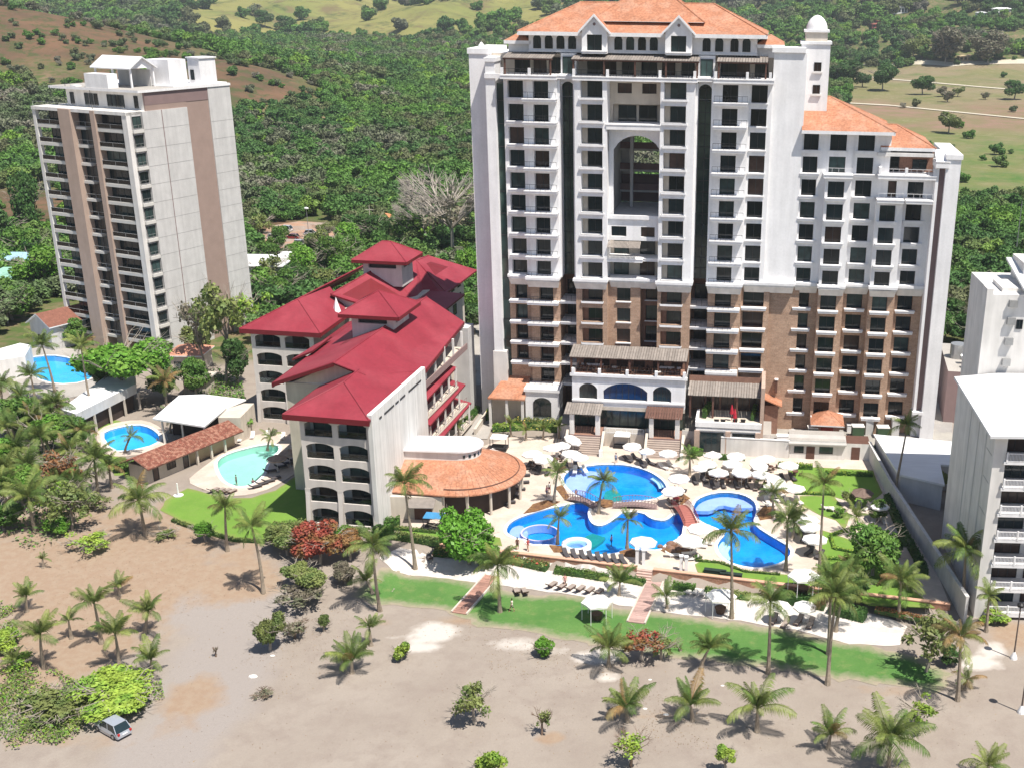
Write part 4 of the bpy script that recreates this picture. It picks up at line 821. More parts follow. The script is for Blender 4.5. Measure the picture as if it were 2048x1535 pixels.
for z in tz:
    for (a, c, d) in ((.75, 7.4, 2.7), (16.5, 23.1, 2.7)):
        b = MB(); b.box(a, c, .05, d, z - .45, z + .12, ledge); b.build('balcony_slab', T); railing(T, a, .12, z + .1, c - a, .95, PALER, glass=True, step=3.2, thick=.035)
        window(T, (a + 2.2) if a < 5 else a + .2, 1.3, z + .15, (4.2 if a < 5 else 6.1), 2.6, random.choice([GLS, GLS, GLS2, GLS]), mull=3)
    b = MB(); b.box(10.4, 13.0, .5, 2.7, z - .4, z + .1, ledge); b.build('balcony_slab', T); b = MB(); b.box(13.0, 15.4, 1.6, 2.7, z - .35, z, MAUVE); b.build('spandrel', T)
    railing(T, 10.5, .6, z + .1, 4.8, .95, PALER, step=2.4, thick=.035); window(T, 10.5, 1.5, z + .1, 4.8, 2.8, GLS, mull=2)
    # corner windows on the right face
    b = MB(); b.box(24.2, 24.75, .9, 3.4, z - .45, z + .12, ledge); b.build('balcony_slab', T)
    window(T, 24.36, 1.2, z + .4, 2.0, 2.1, random.choice([GLS, GLS2]), rz=R(90), mull=1); railing(T, 24.7, 1.0, z + .1, 2.3, .9, METAL, rz=R(90), step=1.1)
b = MB(); wall(b, 0.9, 3.3, 0, ZT, 24.3, [(1.2, 3.2, z + .4, z + 2.5) for z in tz], -.6, GREYW, ax='v'); b.build('corner_wall', T)
b = MB(); b.box(24.3, 24.75, 3.3, 14.4, 0, ZT, GREYW); b.box(24.3, 24.75, 20.2, 26.2, 0, 49.8, GREYW); b.box(24.72, 24.79, 7.9, 8.05, 0, ZT, MAUVE); b.build('side_wall', T)
for z in np.arange(2.6, ZT, 3.345):
    b = MB(); b.box(24.74, 24.77, 3.35, 14.35, z, z + .06, M('joint_shadow_grey', (.36, .35, .34))); b.box(24.74, 24.77, 20.25, 26.15, z, z + .06, MATS['joint_shadow_grey']); b.build('panel_joint', T)  # thin grey lines marking the panel joints
b = MB(); b.box(24.25, 24.55, 14.4, 20.2, 0, 47.0, BEIGE2); b.box(24.3, 24.6, 4.4, 14.4, ZT, 47.0, BEIGE2); b.build('beige_wall', T)
b = MB(); b.box(24.2, 24.62, 4.4, 20.2, 47.0, 49.3, MAUVE); b.build('brown_band', T)
b = MB(); b.box(4.6, 24.2, 4.4, 26, ZT, 49.3, WHITE2); b.build('penthouse_wall', T)
b = MB(); b.box(2.0, 24.9, 2.8, 26.3, 49.3, 49.75, WHITE, CONC); b.box(3.0, 24.3, 12, 26, 49.75, 49.95, WHITE); b.build('roof_slab', T)
for u in (5.6, 9.4, 10.6, 11.8, 15.2, 16.3, 17.4, 18.5, 22.0): window(T, u, 4.34, ZT + .4, 1.0, 2.2, GLS, mull=0)
railing(T, .3, .2, ZT + .1, 23.4, .9, PALER, step=4, thick=.035)
b = MB(); b.box(7.6, 9.0, 3.0, 4.4, 49.75, 50, WHITE); b.box(11.4, 17.2, 3.2, 5.6, 49.2, 52.3, WHITE); b.build('plant_screen', T)
b = MB(); b.box(17.0, 22.6, 13.0, 17.5, 49.75, 54.6, WHITE); b.box(21.0, 24.0, 19.5, 23.8, 49.75, 54.6, WHITE); b.box(20.8, 24.2, 19.3, 24.0, 54.6, 54.85, WHITE); b.build('rooftop_box', T); window(T, 21.6, 19.42, 50.6, .9, 1.9, MATS['dark_glass'])
b = MB(); x0, x1, y0, y1 = 10.2, 20.4, 5.8, 12.4; m_ = (y0 + y1) / 2
b.slab([(x0, y0, 53.3), (x1, y0, 53.3), (x1, m_, 55.3), (x0, m_, 55.3)], .22, WROOF); b.slab([(x0, m_, 55.3), (x1, m_, 55.3), (x1, y1, 53.3), (x0, y1, 53.3)], .22, WROOF); b.build('shelter_roof', T)
for x in (x0 + .7, (x0 + x1) / 2, x1 - .6):
    for y in (y0 + .6, y1 - .6):
        b = MB(); b.box(x - .14, x + .14, y - .14, y + .14, 49.75, 53.4, WHITE); b.build('shelter_post', T)
b = MB(); b.box(x0 + 1, x1 - 1, y1 - 1.0, y1 - .8, 49.75, 52.8, GREYW); b.poly([(x1 - .5, y0 + .4, 53.2), (x1 - .5, y1 - .4, 53.2), (x1 - .5, m_, 55.1)], WHITE); b.build('shelter_wall', T)
for (u, v, h) in ((5.8, 3.4, 1.6), (14.6, 1.2, 3.5), (4.0, 1.4, 1.8)):
    b = MB(); b.tube((u, v, ZT if u > 5 and v < 2 else 49.7), (u, v, (ZT if v < 2 else 49.7) + h), .06, .04, DKFR, 5); b.build('antenna', T)

# ------------------------------------------------------------------ red roofed hotel block
RA = R(-8.7); RO = Vector((-45.1, 145.3, 0))
B = thing('red_roofed_hotel', 'five storey cream hotel block with crimson hipped roofs and arched balconies', 'hotel', RO, RA)
def arcade(u0, u1, v, cols, dep=1.8, z0=0.0, n=5, fh=3.1, name='arcade_wall'):
    b = MB(); ops = []
    for k in range(n):
        for a, c in cols: ops.append((a, c, z0 + k * fh + .55, z0 + k * fh + 2.75, .5 if k < n else 0))
    wall(b, u0, u1, z0 - .5, z0 + n * fh + .5, v, ops, .45, M('cream_white_plaster', (.62, .57, .53), .85, .06, .4, wave=(1.2, 1.2, .1, .08))); b.build(name, B)
    for k in range(n):
        z = z0 + k * fh
        b = MB(); b.box(u0 + .1, u1 - .1, v + .3, v + dep + .2, z + .1, z + .3, CREAM); b.build('balcony_floor', B)
        for a, c in cols:
            railing(B, a, v + .2, z + .3, c - a, 1.15, DKFR, glass=True, step=1.3); window(B, a + .5, v + dep, z + .35, c - a - .8, 2.3, random.choice([GLS, GLS, GLS2, GLS3]), mull=1)
    b = MB()
    for x in [u0 + .25] + [(cols[i][1] + cols[i + 1][0]) / 2 for i in range(len(cols) - 1)] + [u1 - .25]: b.slab([(x - .35, v - .02, z0 + 5.5), (x + .35, v - .02, z0 + 5.5), (x + .35, v + .1, z0 + 5.5), (x - .35, v + .1, z0 + 5.5)], 6, MATS['cream_white_plaster']); b.slab([(x - .3, v - .55, z0 + .2), (x + .3, v - .55, z0 + .2), (x + .3, v, z0 + 5.2), (x - .3, v, z0 + 5.2)], .3, MATS['cream_white_plaster'])
    b.build('buttress', B)
b = MB(); b.box(.2, 9.4, 2.2, 20.2, 0, 16, WHITE2); b.box(-7.0, 8.5, 11.5, 20.5, 0, 16.0, CREAM); b.box(-7.0, 5.0, 20.5, 47, 0, 16.2, CREAM); b.box(-25.0, -14.8, 39.3, 62, 0, 16, CREAM); b.box(-20, -4.5, 50, 84, 0, 16.6, CREAM); b.build('core_wall', B)
arcade(-.1, 9.8, 0, [(.5, 4.3), (5.1, 9.0)])
arcade(-25.2, -14.4, 37.2, [(-24.5, -20.2), (-19.4, -15.2)])
b = MB(); b.box(-.1, .3, .3, 12, 0, 16, CREAM); b.box(-25.2, -24.8, 37.5, 60, 0, 16, CREAM); b.box(-14.8, -14.4, 37.5, 50, 0, 16, CREAM); b.box(-7.1, -.1, 11.3, 11.7, 0, 16.2, CREAM); b.build('side_wall', B)
PW = M('streaked_white_render', (.64, .63, .61), .85, .06, .4, wave=(2.5, 2.5, .06, .14))
b = MB(); b.box(9.4, 10.0, -.4, 20.7, -.5, 16.6, PW, WHITE); b.build('blank_side_wall', B)
for (a, c) in ((2.2, 3.0), (4.0, 7.6), (8.2, 9.4), (10.0, 12.0), (13.4, 18.6)):
    b = MB(); b.box(9.97, 10.06, a, c, 15.1, 15.35, DKFR); b.build('vent_slot', B)
def rp(pts, name='roof_plane', t=.3, mat=RED):
    b = MB(); b.slab(pts, t, mat, REDDK); return b.build(name, B)
def cap(a, c): q = MB(); q.tube(a, c, .12, .12, RED, 5); q.build('ridge_cap', B)
EL = 16.0
pk = (4.2, 5.2, 18.9)
rp([(-2.0, -.6, EL), (9.9, -.9, EL), pk]); rp([(9.9, -.9, EL), (9.9, 20.8, EL), (4.0, 13.0, 18.9), pk]); rp([(-2.0, -.6, EL), pk, (4.0, 13, 18.9), (-2.0, 12.0, EL + .02)])
cap((9.9, -.9, EL), pk); cap((-2, -.6, EL), pk); cap(pk, (4.0, 11.0, 18.9))
b = MB(); b.slab([(-2.05, -.68, EL), (9.9, -.98, EL), (9.9, -.85, EL), (-2.05, -.5, EL)], .75, REDDK); b.slab([(-2.12, -.6, EL), (-1.95, -.6, EL), (-1.95, 11.5, EL), (-2.12, 11.5, EL)], .75, REDDK); b.build('fascia', B)
r1, r2 = (1.2, 9.2, 20.2), (1.5, 47.0, 20.2)
rp([(-9.0, 11.2, EL), r1, r2, (-10.5, 48.0, EL)]); rp([r1, (5.2, 10.2, 18.3), (9.9, 20.8, EL + .05), (7.4, 48.0, EL), r2]); rp([(-10.5, 48.0, EL), r2, (7.4, 48.0, EL)])
cap(r1, r2); cap((-9.0, 11.2, EL), r1); cap(r1, (5.2, 10.2, 18.35))
b = MB(); b.poly([(-6.8, 11.6, 15.9), (5.0, 10.6, 17.6), (1.2, 10.9, 19.7)], CREAM); b.poly([(-6.8, 11.6, 13), (4.6, 10.9, 13), (4.6, 10.9, 17.7), (-6.8, 11.6, 16.2)], GREYW); b.build('gable_wall', B)
b = MB(); b.slab([(-9.1, 11.1, EL), (-9.1, 11.3, EL), (1.2, 9.3, 20.2), (1.2, 9.1, 20.2)], .55, REDDK); b.slab([(-9.15, 11.2, EL), (-8.95, 11.2, EL), (-10.4, 48, EL), (-10.6, 48, EL)], .65, REDDK); b.slab([(9.75, 21, EL), (9.95, 21, EL), (7.5, 48, EL), (7.3, 48, EL)], .5, REDDK); b.build('fascia', B)
rp([(-9.9, 36, EL), (-12.6, 36, 14.8), (-13.0, 48, 14.8), (-10.3, 48, EL)]); rp([(-12.0, 24, 15.5), (-8.6, 24, 17.0), (-9.0, 32, 17.0), (-11.8, 32, 15.5)])
# wing at left
pk3 = (-19.8, 44.2, 19.4); far = (-17.6, 72, 20.0)
rp([(-26.7, 36.6, EL), (-12.9, 36.6, EL), pk3]); rp([(-26.7, 36.6, EL), pk3, far, (-24.0, 74, EL)]); rp([(-12.9, 36.6, EL), (-13.4, 50, EL), (-18.4, 54, 19.3), pk3])
cap((-26.7, 36.6, EL), pk3); cap((-12.9, 36.6, EL), pk3); cap(pk3, far)
b = MB(); b.slab([(-26.75, 36.5, EL), (-12.85, 36.5, EL), (-12.85, 36.7, EL), (-26.75, 36.7, EL)], .75, REDDK); b.slab([(-26.8, 36.6, EL), (-26.6, 36.6, EL), (-23.9, 74, EL), (-24.1, 74, EL)], .7, REDDK); b.slab([(-13.0, 36.6, EL), (-12.8, 36.6, EL), (-13.3, 50, EL), (-13.5, 50, EL)], .6, REDDK); b.build('fascia', B)
# back block
t0 = (-16.6, 50.0, 19.0); q0, q1 = (-13.0, 60.0, 21.0), (-9.0, 72.0, 20.5)
rp([t0, (-10.5, 50.5, 17.2), (-5.0, 60.5, EL + .3), q0], mat=RED); rp([q0, (-5.0, 60.5, EL + .3), (-5.4, 65.0, EL + .3), (-2.2, 65.5, EL), q1]); rp([q1, (-2.2, 65.5, EL), (-1.6, 68.2, EL), (-1.6, 86.0, EL), (-9.0, 79, 20.0)]); rp([t0, q0, q1, (-9, 79, 20.0), (-17.5, 84, EL), (-20.5, 60, EL)]); rp([(-9, 79, 20), (-1.6, 86, EL), (-17.5, 84, EL)])
cap(q1, (-1.9, 67.0, EL + .05)); cap((-9, 79, 20.0), q1); cap(t0, q0)
b = MB(); b.poly([(-19.5, 51.5, 15), (-10.5, 51.5, 15), (-10.5, 51.5, 17.0), (-16.4, 51.2, 18.8), (-19.5, 51.5, 17.0)], GREYW); b.build('gable_wall', B)
b = MB(); b.lathe((-14.6, 47.5, 16), [(1.0, 0), (.9, .3), (.01, 3.2)], WHITE, 4); b.build('white_spire', B)
for (u0, u1, v0, v1, zb, ze, za) in ((-5.3, 3.9, 27.2, 36.6, 17.2, 22.0, 24.7), (-15.7, -6.0, 58.4, 66.6, 18.4, 23.2, 25.9)):
    b = MB(); a, c, d, f = (u0 + 1.3, u1 - 1.3, v0 + 1.3, v1 - 1.3)
    wall(b, a, c, zb, ze - .2, d, [(a + 1.0, c - 1.0, ze - 1.6, ze - .5)], .5, GREYW); wall(b, d, f, zb, ze - .2, c, [(d + 1.2, f - 1.2, ze - 1.6, ze - .5)], -.5, GREYW, ax='v'); b.box(a + .02, c - .52, d + .52, f, zb, ze - .3, DKFR, GREYW); b.poly([(a, d, zb), (a, d, ze - .2), (a, f, ze - .2), (a, f, zb)], GREYW); b.build('lantern_wall', B)
    b = MB(); r = hip(b, u0, u1, v0, v1, ze, za - ze, RED, REDDK, over=.2, t=.55); b.build('lantern_roof', B); ridgecaps(B, *r, RED, .1)
# galleries with shed roofs on the right side
b = MB(); b.box(5.0, 5.6, 20.8, 47, 0, 16, CREAM); b.build('gallery_wall', B); b = MB(); b.box(-4.7, -4.2, 66, 85, 0, 16.4, CREAM); b.build('back_side_wall', B); b = MB(); b.box(5.0, 8.4, 46.8, 50, 0, 15.2, GREYW); b.build('end_wall', B)
for (z, a, c, o) in ((11.4, 21, 37.5, 9.8), (7.6, 21, 40.5, 10.2), (4.0, 21, 42, 10.6)):
    rp([(6.0, a, z + 1.1), (o, a, z), (o - .6, c, z), (5.6, c, z + 1.1)], 'gallery_roof', .25)
    for y in np.arange(a + 1.5, c, 3.6):
        b = MB(); b.box(o - .75, o - .5, y, y + .25, z - 3.4, z, WHITE2); b.build('gallery_post', B)
    b = MB(); b.box(5.4, o - .4, a, c, z - 3.4, z - 3.15, CREAM); b.build('gallery_floor', B); railing(B, o - .5, a, z - 3.2, c - a, 1.0, MAUVE, rz=R(90), step=2)
b = MB(); b.box(5.4, 9.0, 20.8, 44, 12.5, 12.75, CREAM); b.box(8.9, 9.1, 20.8, 44, 12.5, 13.5, MAUVE); b.build('gallery_floor', B)
for y in (24, 28.5, 33, 37.5, 42):
    b = MB(); b.box(8.6, 8.9, y, y + .3, 12.7, 16, WHITE2); b.build('gallery_post', B)
for z in (.8, 4.0, 7.2, 10.4, 13.4):
    for v in (22, 26, 30, 34, 38, 42): window(B, 5.66, v, z, 1.4, 2.0, rz=R(90), mull=0)
    for v in (68, 72, 77, 81): window(B, -4.1, v, z, 1.8, 1.8, rz=R(90))
    window(B, -2.0 - 2.0, 50.1 - .2, z, 2.0, 2.0)
b = MB(); b.box(-4.2, 1.5, 50, 66, 0, 15.7, CREAM); b.build('back_wing_wall', B)
for z in (.8, 4.0, 7.2, 10.4, 13.4):
    for v in (51.5, 56, 60.5): window(B, 1.56, v, z, 1.8, 1.9, rz=R(90))
rp([(-5, 49.5, EL + .3), (2.0, 49.5, EL + .1), (2.0, 66.2, EL + .1), (-5, 66.2, EL + .5)])

# ------------------------------------------------------------------ round restaurant with terracotta cone roof
c = (-26.0, 156.4)
K = thing('round_restaurant', 'restaurant with fan shaped orange tiled roof and rounded white clerestory', 'restaurant', (c[0], c[1], 0))
N = 30; a0, a1 = -R(100), R(80); ro, ri, zo, zi = 9.0, 2.7, 3.7, 6.4
for i in range(N):
    s, t = a0 + (a1 - a0) * i / N, a0 + (a1 - a0) * (i + 1) / N; g = .0018
    if i == 0: pass
    b = MB(); b.slab([(ro * math.cos(s + g), ro * math.sin(s + g), zo), (ro * math.cos(t - g), ro * math.sin(t - g), zo), (ri * math.cos(t - g), ri * math.sin(t - g), zi), (ri * math.cos(s + g), ri * math.sin(s + g), zi)], .18, ORANGE); b.build('roof_segment', K)
def cone_flat(pts, nm='roof_panel'): b = MB(); b.slab(pts, .18, ORANGE); b.build(nm, K)
s0 = (ro * math.cos(a0), ro * math.sin(a0)); s1 = (ri * math.cos(a0), ri * math.sin(a0)); e0 = (ro * math.cos(a1), ro * math.sin(a1)); e1 = (ri * math.cos(a1), ri * math.sin(a1))
cone_flat([(-9.2, -7.7, zo), (s0[0], s0[1], zo), (s1[0], s1[1], zi), (-8.6, -2.2, zi)]); cone_flat([(e0[0], e0[1], zo), (-6.4, 8.2, zo), (-6.8, 2.6, zi), (e1[0], e1[1], zi)])
b = MB(); b.lathe((0, 0, 0), [(ro - 1.0, zo + .53), (ro - .96, zo + .6), (ro - .9, zo + .47)], BROWN, 30, a0, a1); b.build('gutter_ring', K)
b = MB(); P = [(2.75 * math.cos(t), 2.75 * math.sin(t)) for t in np.linspace(-R(90), R(80), 14)] + [(-6.6, 2.7), (-7.8, -2.4)]
b.prism(P, 5.9, 7.6, WHITE2); b.prism(offs(P, .35), 7.6, 7.85, WHITE, M('light_grey_roof_membrane', (.6, .61, .66), .7, .04, .4)); b.build('clerestory', K)
for t in np.linspace(-R(75), R(10), 6):
    b = MB(); x, y = 2.76 * math.cos(t), 2.76 * math.sin(t); b.box(-.02, .05, -.17, .17, 6.7, 7.1, GLS); o = b.build('clerestory_window', K); o.location = (x, y, 0); o.rotation_euler = (0, 0, t)
b = MB(); P = [(7.4 * math.cos(t), 7.4 * math.sin(t)) for t in np.linspace(a0, a1, 16)] + [(-6.4, 6.6), (-8.6, -6.4)]; b.prism(P, .0, zo - .1, M('dark_open_interior', (.05, .035, .03), .9)); b.build('inner_wall', K)  # solid near-black block stands in for the shade under the roof
for t in np.linspace(a0, a1, 9):
    b = MB(); b.tube((8.4 * math.cos(t), 8.4 * math.sin(t), 0), (8.4 * math.cos(t), 8.4 * math.sin(t), zo + .1), .2, .2, CREAM, 8); b.build('column', K)
b = MB(); b.box(-9.0, -1.6, -8.6, -7.4, 0, 3.3, CREAM); b.box(-5.4, -3.0, -8.75, -8.55, 0, 2.4, BROWN); b.slab([(-6.0, -10.6, 2.6), (-2.4, -10.6, 2.6), (-2.4, -8.6, 3.0), (-6.0, -8.6, 3.0)], .1, PERG); b.build('front_porch', K)

# ------------------------------------------------------------------ apartment building at right edge
A_ = thing('apartment_building', 'white apartment building with long balustraded balconies at the right edge', 'apartment building', (38.9, 123.6, 0), R(-2))
CR = [(0, 0, 22.6), (24, 0, 22.6), (24, 22, 22.6)]
b = MB(); b.box(0, 1.4, 0, 20, -1.2, 22, WHITE2); b.box(1.4, 24, 3.0, 20, -1.2, 22, WHITE2); b.build('side_wall', A_)
for v in (3.6, 7.2, 11.5):
    b = MB(); b.box(-.05, .02, v, v + .35, -1.2, 21.8, GREYW); b.build('wall_pilaster', A_)
for z in (4.5, 8.4, 12.3, 16.2, 19.6):
    b = MB(); b.box(-.03, .0, .6, 3.2, z, z + .08, MATS['joint_shadow_grey']); b.build('panel_joint', A_)
b = MB(); b.slab([(-.9, -1.2, 22.6), (4.0, -1.2, 22.7), (4.6, 19, 23.6), (-.6, 20, 22.7)], .3, WROOF); b.slab([(4.0, -1.2, 22.7), (25, -1.2, 22.6), (25, 19, 23.8), (4.6, 19, 23.6)], .3, WROOF); b.build('roof', A_)
b = MB(); b.slab([(5.0, 4.5, 23.3), (25, 8.5, 23.6), (25, 9, 26.6), (7.0, 9, 26.0)], .2, WROOF); b.box(4.4, 12, 21, 26, 20, 34.0, WHITE2); b.box(7.6, 15, 24, 30, 30, 36.5, WHITE2); b.box(3.0, 20, 19.6, 32, 0, 33.5, WHITE2); b.slab([(6.5, 18.6, 34.3), (22, 18.6, 34.0), (22, 30, 36), (6.8, 30, 36)], .3, WROOF); b.build('rear_tower', A_)
window(A_, 9.6, 23.9, 34.2, 1.4, 1.7, GLS); window(A_, 6.2, 19.5, 29.2, .8, 1.2, GLS)
b = MB(); b.box(2.2, 3.0, 19.6, 21.4, 0, 34.2, WHITE2); b.build('rear_fin', A_)
for z in (24.5, 27.2, 29.8, 32.0):
    b = MB(); b.box(5.0, 6.0, 19.1, 19.6, z, z + .9, METAL); b.build('air_conditioner', A_)
for k in range(7):
    z = k * 3.2
    b = MB(); b.box(1.2, 24, -.3, 3.0, z - .28, z + .05, WHITE); b.build('balcony_slab', A_)
    b = MB(); b.box(1.4, 24, -.3, -.22, z + 1.0, z + 1.1, WHITE); b.box(1.4, 24, -.3, -.22, z + .1, z + .17, WHITE)
    for x in np.arange(1.5, 24, .16): b.box(x, x + .05, -.29, -.23, z + .1, z + 1.0, WHITE)
    for x in np.arange(1.4, 24, 2.3): b.box(x, x + .18, -.34, -.18, z, z + 1.2, WHITE)
    b.build('balustrade', A_)
    for x in (2.0, 6.0, 10.0, 14, 18): window(A_, x, 2.92, z + .1, 3.2, 2.5, random.choice([GLS, GLS3]), mull=2)
# low white roofed annex, lane walls
An = thing('low_annex', 'low L shaped annex with flat white roof beside the boundary wall', 'annex', (0, 0, 0))
b = MB(); P = [(35.6, 172.4), (36.4, 156.5), (41.6, 153), (42.6, 160.5), (46, 160), (47, 169.5)]; b.prism(P, -.5, 3.8, GREYW, WROOF); b.prism(offs(P, .35), 3.8, 4.1, WROOF); b.build('flat_roof_block', An)
def walls(label, pts, h, mat, name='boundary_wall', wd=.35, capm=None, z0=-1.4, cat='wall', top=None):
    t = thing(name, label, cat, (pts[0][0], pts[0][1], 0)); b = MB(); q = MB()
    for (x0, y0), (x1, y1) in zip(pts[:-1], pts[1:]):
        L = math.hypot(x1 - x0, y1 - y0); nx_, ny_ = -(y1 - y0) / L * wd / 2, (x1 - x0) / L * wd / 2; o = pts[0]
        P = [(x0 + nx_ - o[0], y0 + ny_ - o[1]), (x0 - nx_ - o[0], y0 - ny_ - o[1]), (x1 - nx_ - o[0], y1 - ny_ - o[1]), (x1 + nx_ - o[0], y1 + ny_ - o[1])]
        b.prism(P, z0, h, mat); q.prism(offs(P, .05), h, h + .12, capm or mat)
    b.build('wall_body', t); q.build('coping', t); return t
walls('long white boundary wall running down the right side of the gardens', [(34.9, 173), (35.2, 158), (36.4, 140), (37.6, 122.5)], 2.6, GREYW)
ORB = M('orange_retaining_brick', (.37, .165, .10), .85, .15, 1.2, fine=(4, .2), brick=(.5, .2, .02, (.42, .22, .14), (.4, .28, .22)))
CAPB = M('orange_coping_tile', (.58, .34, .24), .8, .08, 1)
gx = 2.3; yy = lambda x: wall_y(x)
walls('orange brick retaining wall under the main pool, left of the steps', [(-26.8, yy(-26.8)), (-.9, yy(-.9))], .18, ORB, 'retaining_wall', .5, CAPB)
walls('orange brick retaining wall under the round pool, right of the steps', [(1.2, yy(1.2)), (36.5, yy(36.5))], .18, ORB, 'retaining_wall', .5, CAPB)
walls('low white wall beside the hotel service yard', [(11.8, 173.6), (13.9, 173.2), (21.5, 172.4), (22.3, 172.2)], 2.9, WHITE2, 'yard_wall', .3, WHITE, 0)
# service building with doors
S = thing('service_building', 'low white service building with two brown doors behind the lawn', 'building', (22.4, 172.3, 0), R(-4))
b = MB(); b.box(0, 8.6, 0, 4.6, 0, 3.1, WHITE2, CONC); b.slab([(-.2, -.5, 2.7), (8.7, -.5, 2.7), (8.7, 2, 3.35), (-.2, 2, 3.35)], .2, M('grey_sheet_roof', (.42, .40, .38), .8, .08, .6)); b.box(8.6, 12.4, .4, 4, 0, 2.7, WHITE2, BROWN); b.build('wall', S)
for x in (2.6, 9.6):
    b = MB(); b.box(x, x + 1.3, -.06 if x < 5 else .34, .02 if x < 5 else .42, 0, 2.1, BROWN); b.build('door', S)
window(S, .7, -.03, 1.0, 1.5, 1.1, GLS2); window(S, 4.6, -.03, 1.0, 2.1, 1.1, GLS2, mull=2)
# gatehouse
g = up(1654, 884, 0); q = thing('gatehouse', 'small red walled kiosk with orange hipped roof behind the hotel yard', 'kiosk', (g.x, g.y + 1, 0), R(-6))
b = MB(); b.box(-2, 2, 0, 3.5, 0, 2.9, BRICKD); b.build('wall', q); b = MB(); r = hip(b, -2.3, 2.3, -.6, 4.1, 2.9, 1.6, ORANGE, WHITE, over=.4, t=.2); b.build('roof', q); ridgecaps(q, *r, ORANGE, .08)
b = MB(); b.box(-1, 1, -.08, .02, 0, 2.2, M('dark_red_door', (.22, .03, .02))); b.build('door', q)
# changing rooms with terracotta tiles
Q0 = up(300, 968, 0); Q1 = up(478, 893, 0); ang = math.atan2(Q1.y - Q0.y, Q1.x - Q0.x); LQ = (Q1 - Q0).length
C_ = thing('changing_rooms', 'long cream pool building with weathered terracotta barrel tile roof', 'pool building', Q0, ang)
b = MB(); b.box(0, LQ * .45, .3, 4.0, 0, 2.6, CREAM); b.box(LQ * .45, LQ, .8, 4.6, 0, 2.6, M('ochre_plaster', (.42, .33, .22), .85, .08, .7)); b.build('wall', C_)
for x in (1.0, 3.6, 6.6): window(C_, x, .24, .1 if x != 3.6 else .9, 1.0 if x != 3.6 else 1.6, 2.1 if x != 3.6 else 1.1, GLS3, mull=0 if x != 3.6 else 2)
for x in (LQ * .5, LQ * .66, LQ * .82):
    b = MB(); b.box(x, x + .3, -.4, -.1, 0, 2.5, CREAM); b.build('column', C_)
tb = MB()
for x in np.arange(-.6, LQ + .4, .26):
    for v in np.arange(-.9, 4.9, .38):
        z = 2.75 + (1.15 - abs(v - 2.0) * .42) + random.uniform(-.015, .015); s_ = -1 if v < 2.0 else 1; z1 = z - s_ * .38 * .42 if v >= 2 else z + .38 * .42
        i = len(tb.v); yv = v + .42
        tb.v += [(x, v, z), (x + .12, v, z + .09), (x + .25, v, z), (x, yv, z1), (x + .12, yv, z1 + .09), (x + .25, yv, z1)]; k = tb.mi(TERRA); tb.f += [(i, i + 1, i + 4, i + 3), (i + 1, i + 2, i + 5, i + 4)]; tb.m += [k, k]
struct(tb.build('barrel_tiles', C_), 'stuff')
b = MB(); b.slab([(-.7, -.9, 2.66), (LQ + .5, -.9, 2.66), (LQ + .5, 2.0, 3.86), (-.7, 2.0, 3.86)], .12, BROWN); b.slab([(-.7, 2.0, 3.86), (LQ + .5, 2.0, 3.86), (LQ + .5, 4.9, 2.6), (-.7, 4.9, 2.6)], .12, BROWN); b.build('roof_deck', C_)
# open hall with white roof
W_ = thing('open_hall', 'open sided hall with broad white sheet roof beside the blue pool', 'hall', (-77.2, 174.5, 0))
def w2(px, py, z): p = up(px, py, z); return (p.x + 77.2, p.y - 174.5, z)
b = MB(); b.slab([w2(305, 836, 4.2), w2(409, 852, 4.2), w2(440, 826, 5.4), w2(358, 790, 6.2)], .25, WROOF); b.slab([w2(440, 826, 5.4), w2(409, 852, 4.2), w2(452, 815, 4.2), w2(492, 798, 4.6), w2(408, 788, 6.2), w2(358, 790, 6.2)], .25, WROOF); b.build('roof', W_)
b = MB(); b.box(1.0, 9.5, 4.5, 9.5, 0, 4.0, M('dark_open_interior', (.05, .035, .03))); b.box(9.5, 13.0, 2.0, 9.0, 0, 4.0, CREAM); b.build('wall', W_)  # near-black block painted as the shaded space inside the open hall
for x in (1.0, 4.5, 8.4):
    b = MB(); b.box(x, x + .25, .8 - x * .3, 1.05 - x * .3, 0, 4.2, WHITE2); b.build('column', W_)
# neighbour's buildings at left
n0 = thing('neighbour_pavilion', 'long white parapeted neighbour pavilion with dark open ground floor at left', 'pavilion', (0, 0, 0))
b = MB(); P = [tuple(up(x, y, 4.2)[:2]) for x, y in ((122, 822), (152, 832), (272, 772), (270, 745), (232, 742))]; b.prism(P, 3.0, 4.6, GREYW, WROOF); b.build('roof', n0)
Pi = offs(P, -.8); b = MB(); b.prism(Pi, 0, 3.0, MATS['dark_open_interior']); b.build('wall', n0)  # solid dark block stands in for the shaded open ground floor
for i in range(5):
    t_ = i / 4; x = P[1][0] * (1 - t_) + P[2][0] * t_; y = P[1][1] * (1 - t_) + P[2][1] * t_; b = MB(); b.box(x - .15, x + .15, y + .3, y + .6, 0, 3.0, CREAM); b.build('column', n0)
n1 = thing('white_roofed_shed', 'white roofed shed at the left edge above the palm crowns', 'shed', (0, 0, 0))
P = [tuple(up(x, y, 4)[:2]) for x, y in ((-30, 725), (50, 712), (62, 690), (40, 686), (-30, 705))]; b = MB(); b.prism(P, 0, 4, WHITE2, WROOF); b.build('walls_and_roof', n1)
n2 = thing('cottage', 'small grey cottage with brown gabled roof beside the beige tower', 'cottage', (-119.5, 226, 0), R(-30))
b = MB(); b.box(-3.5, 2.8, 0, 9, 0, 5.2, GREYW); b.poly([(-3.5, 0, 5.2), (2.8, 0, 5.2), (-.35, 0, 7.0)], GREYW); b.build('wall', n2)
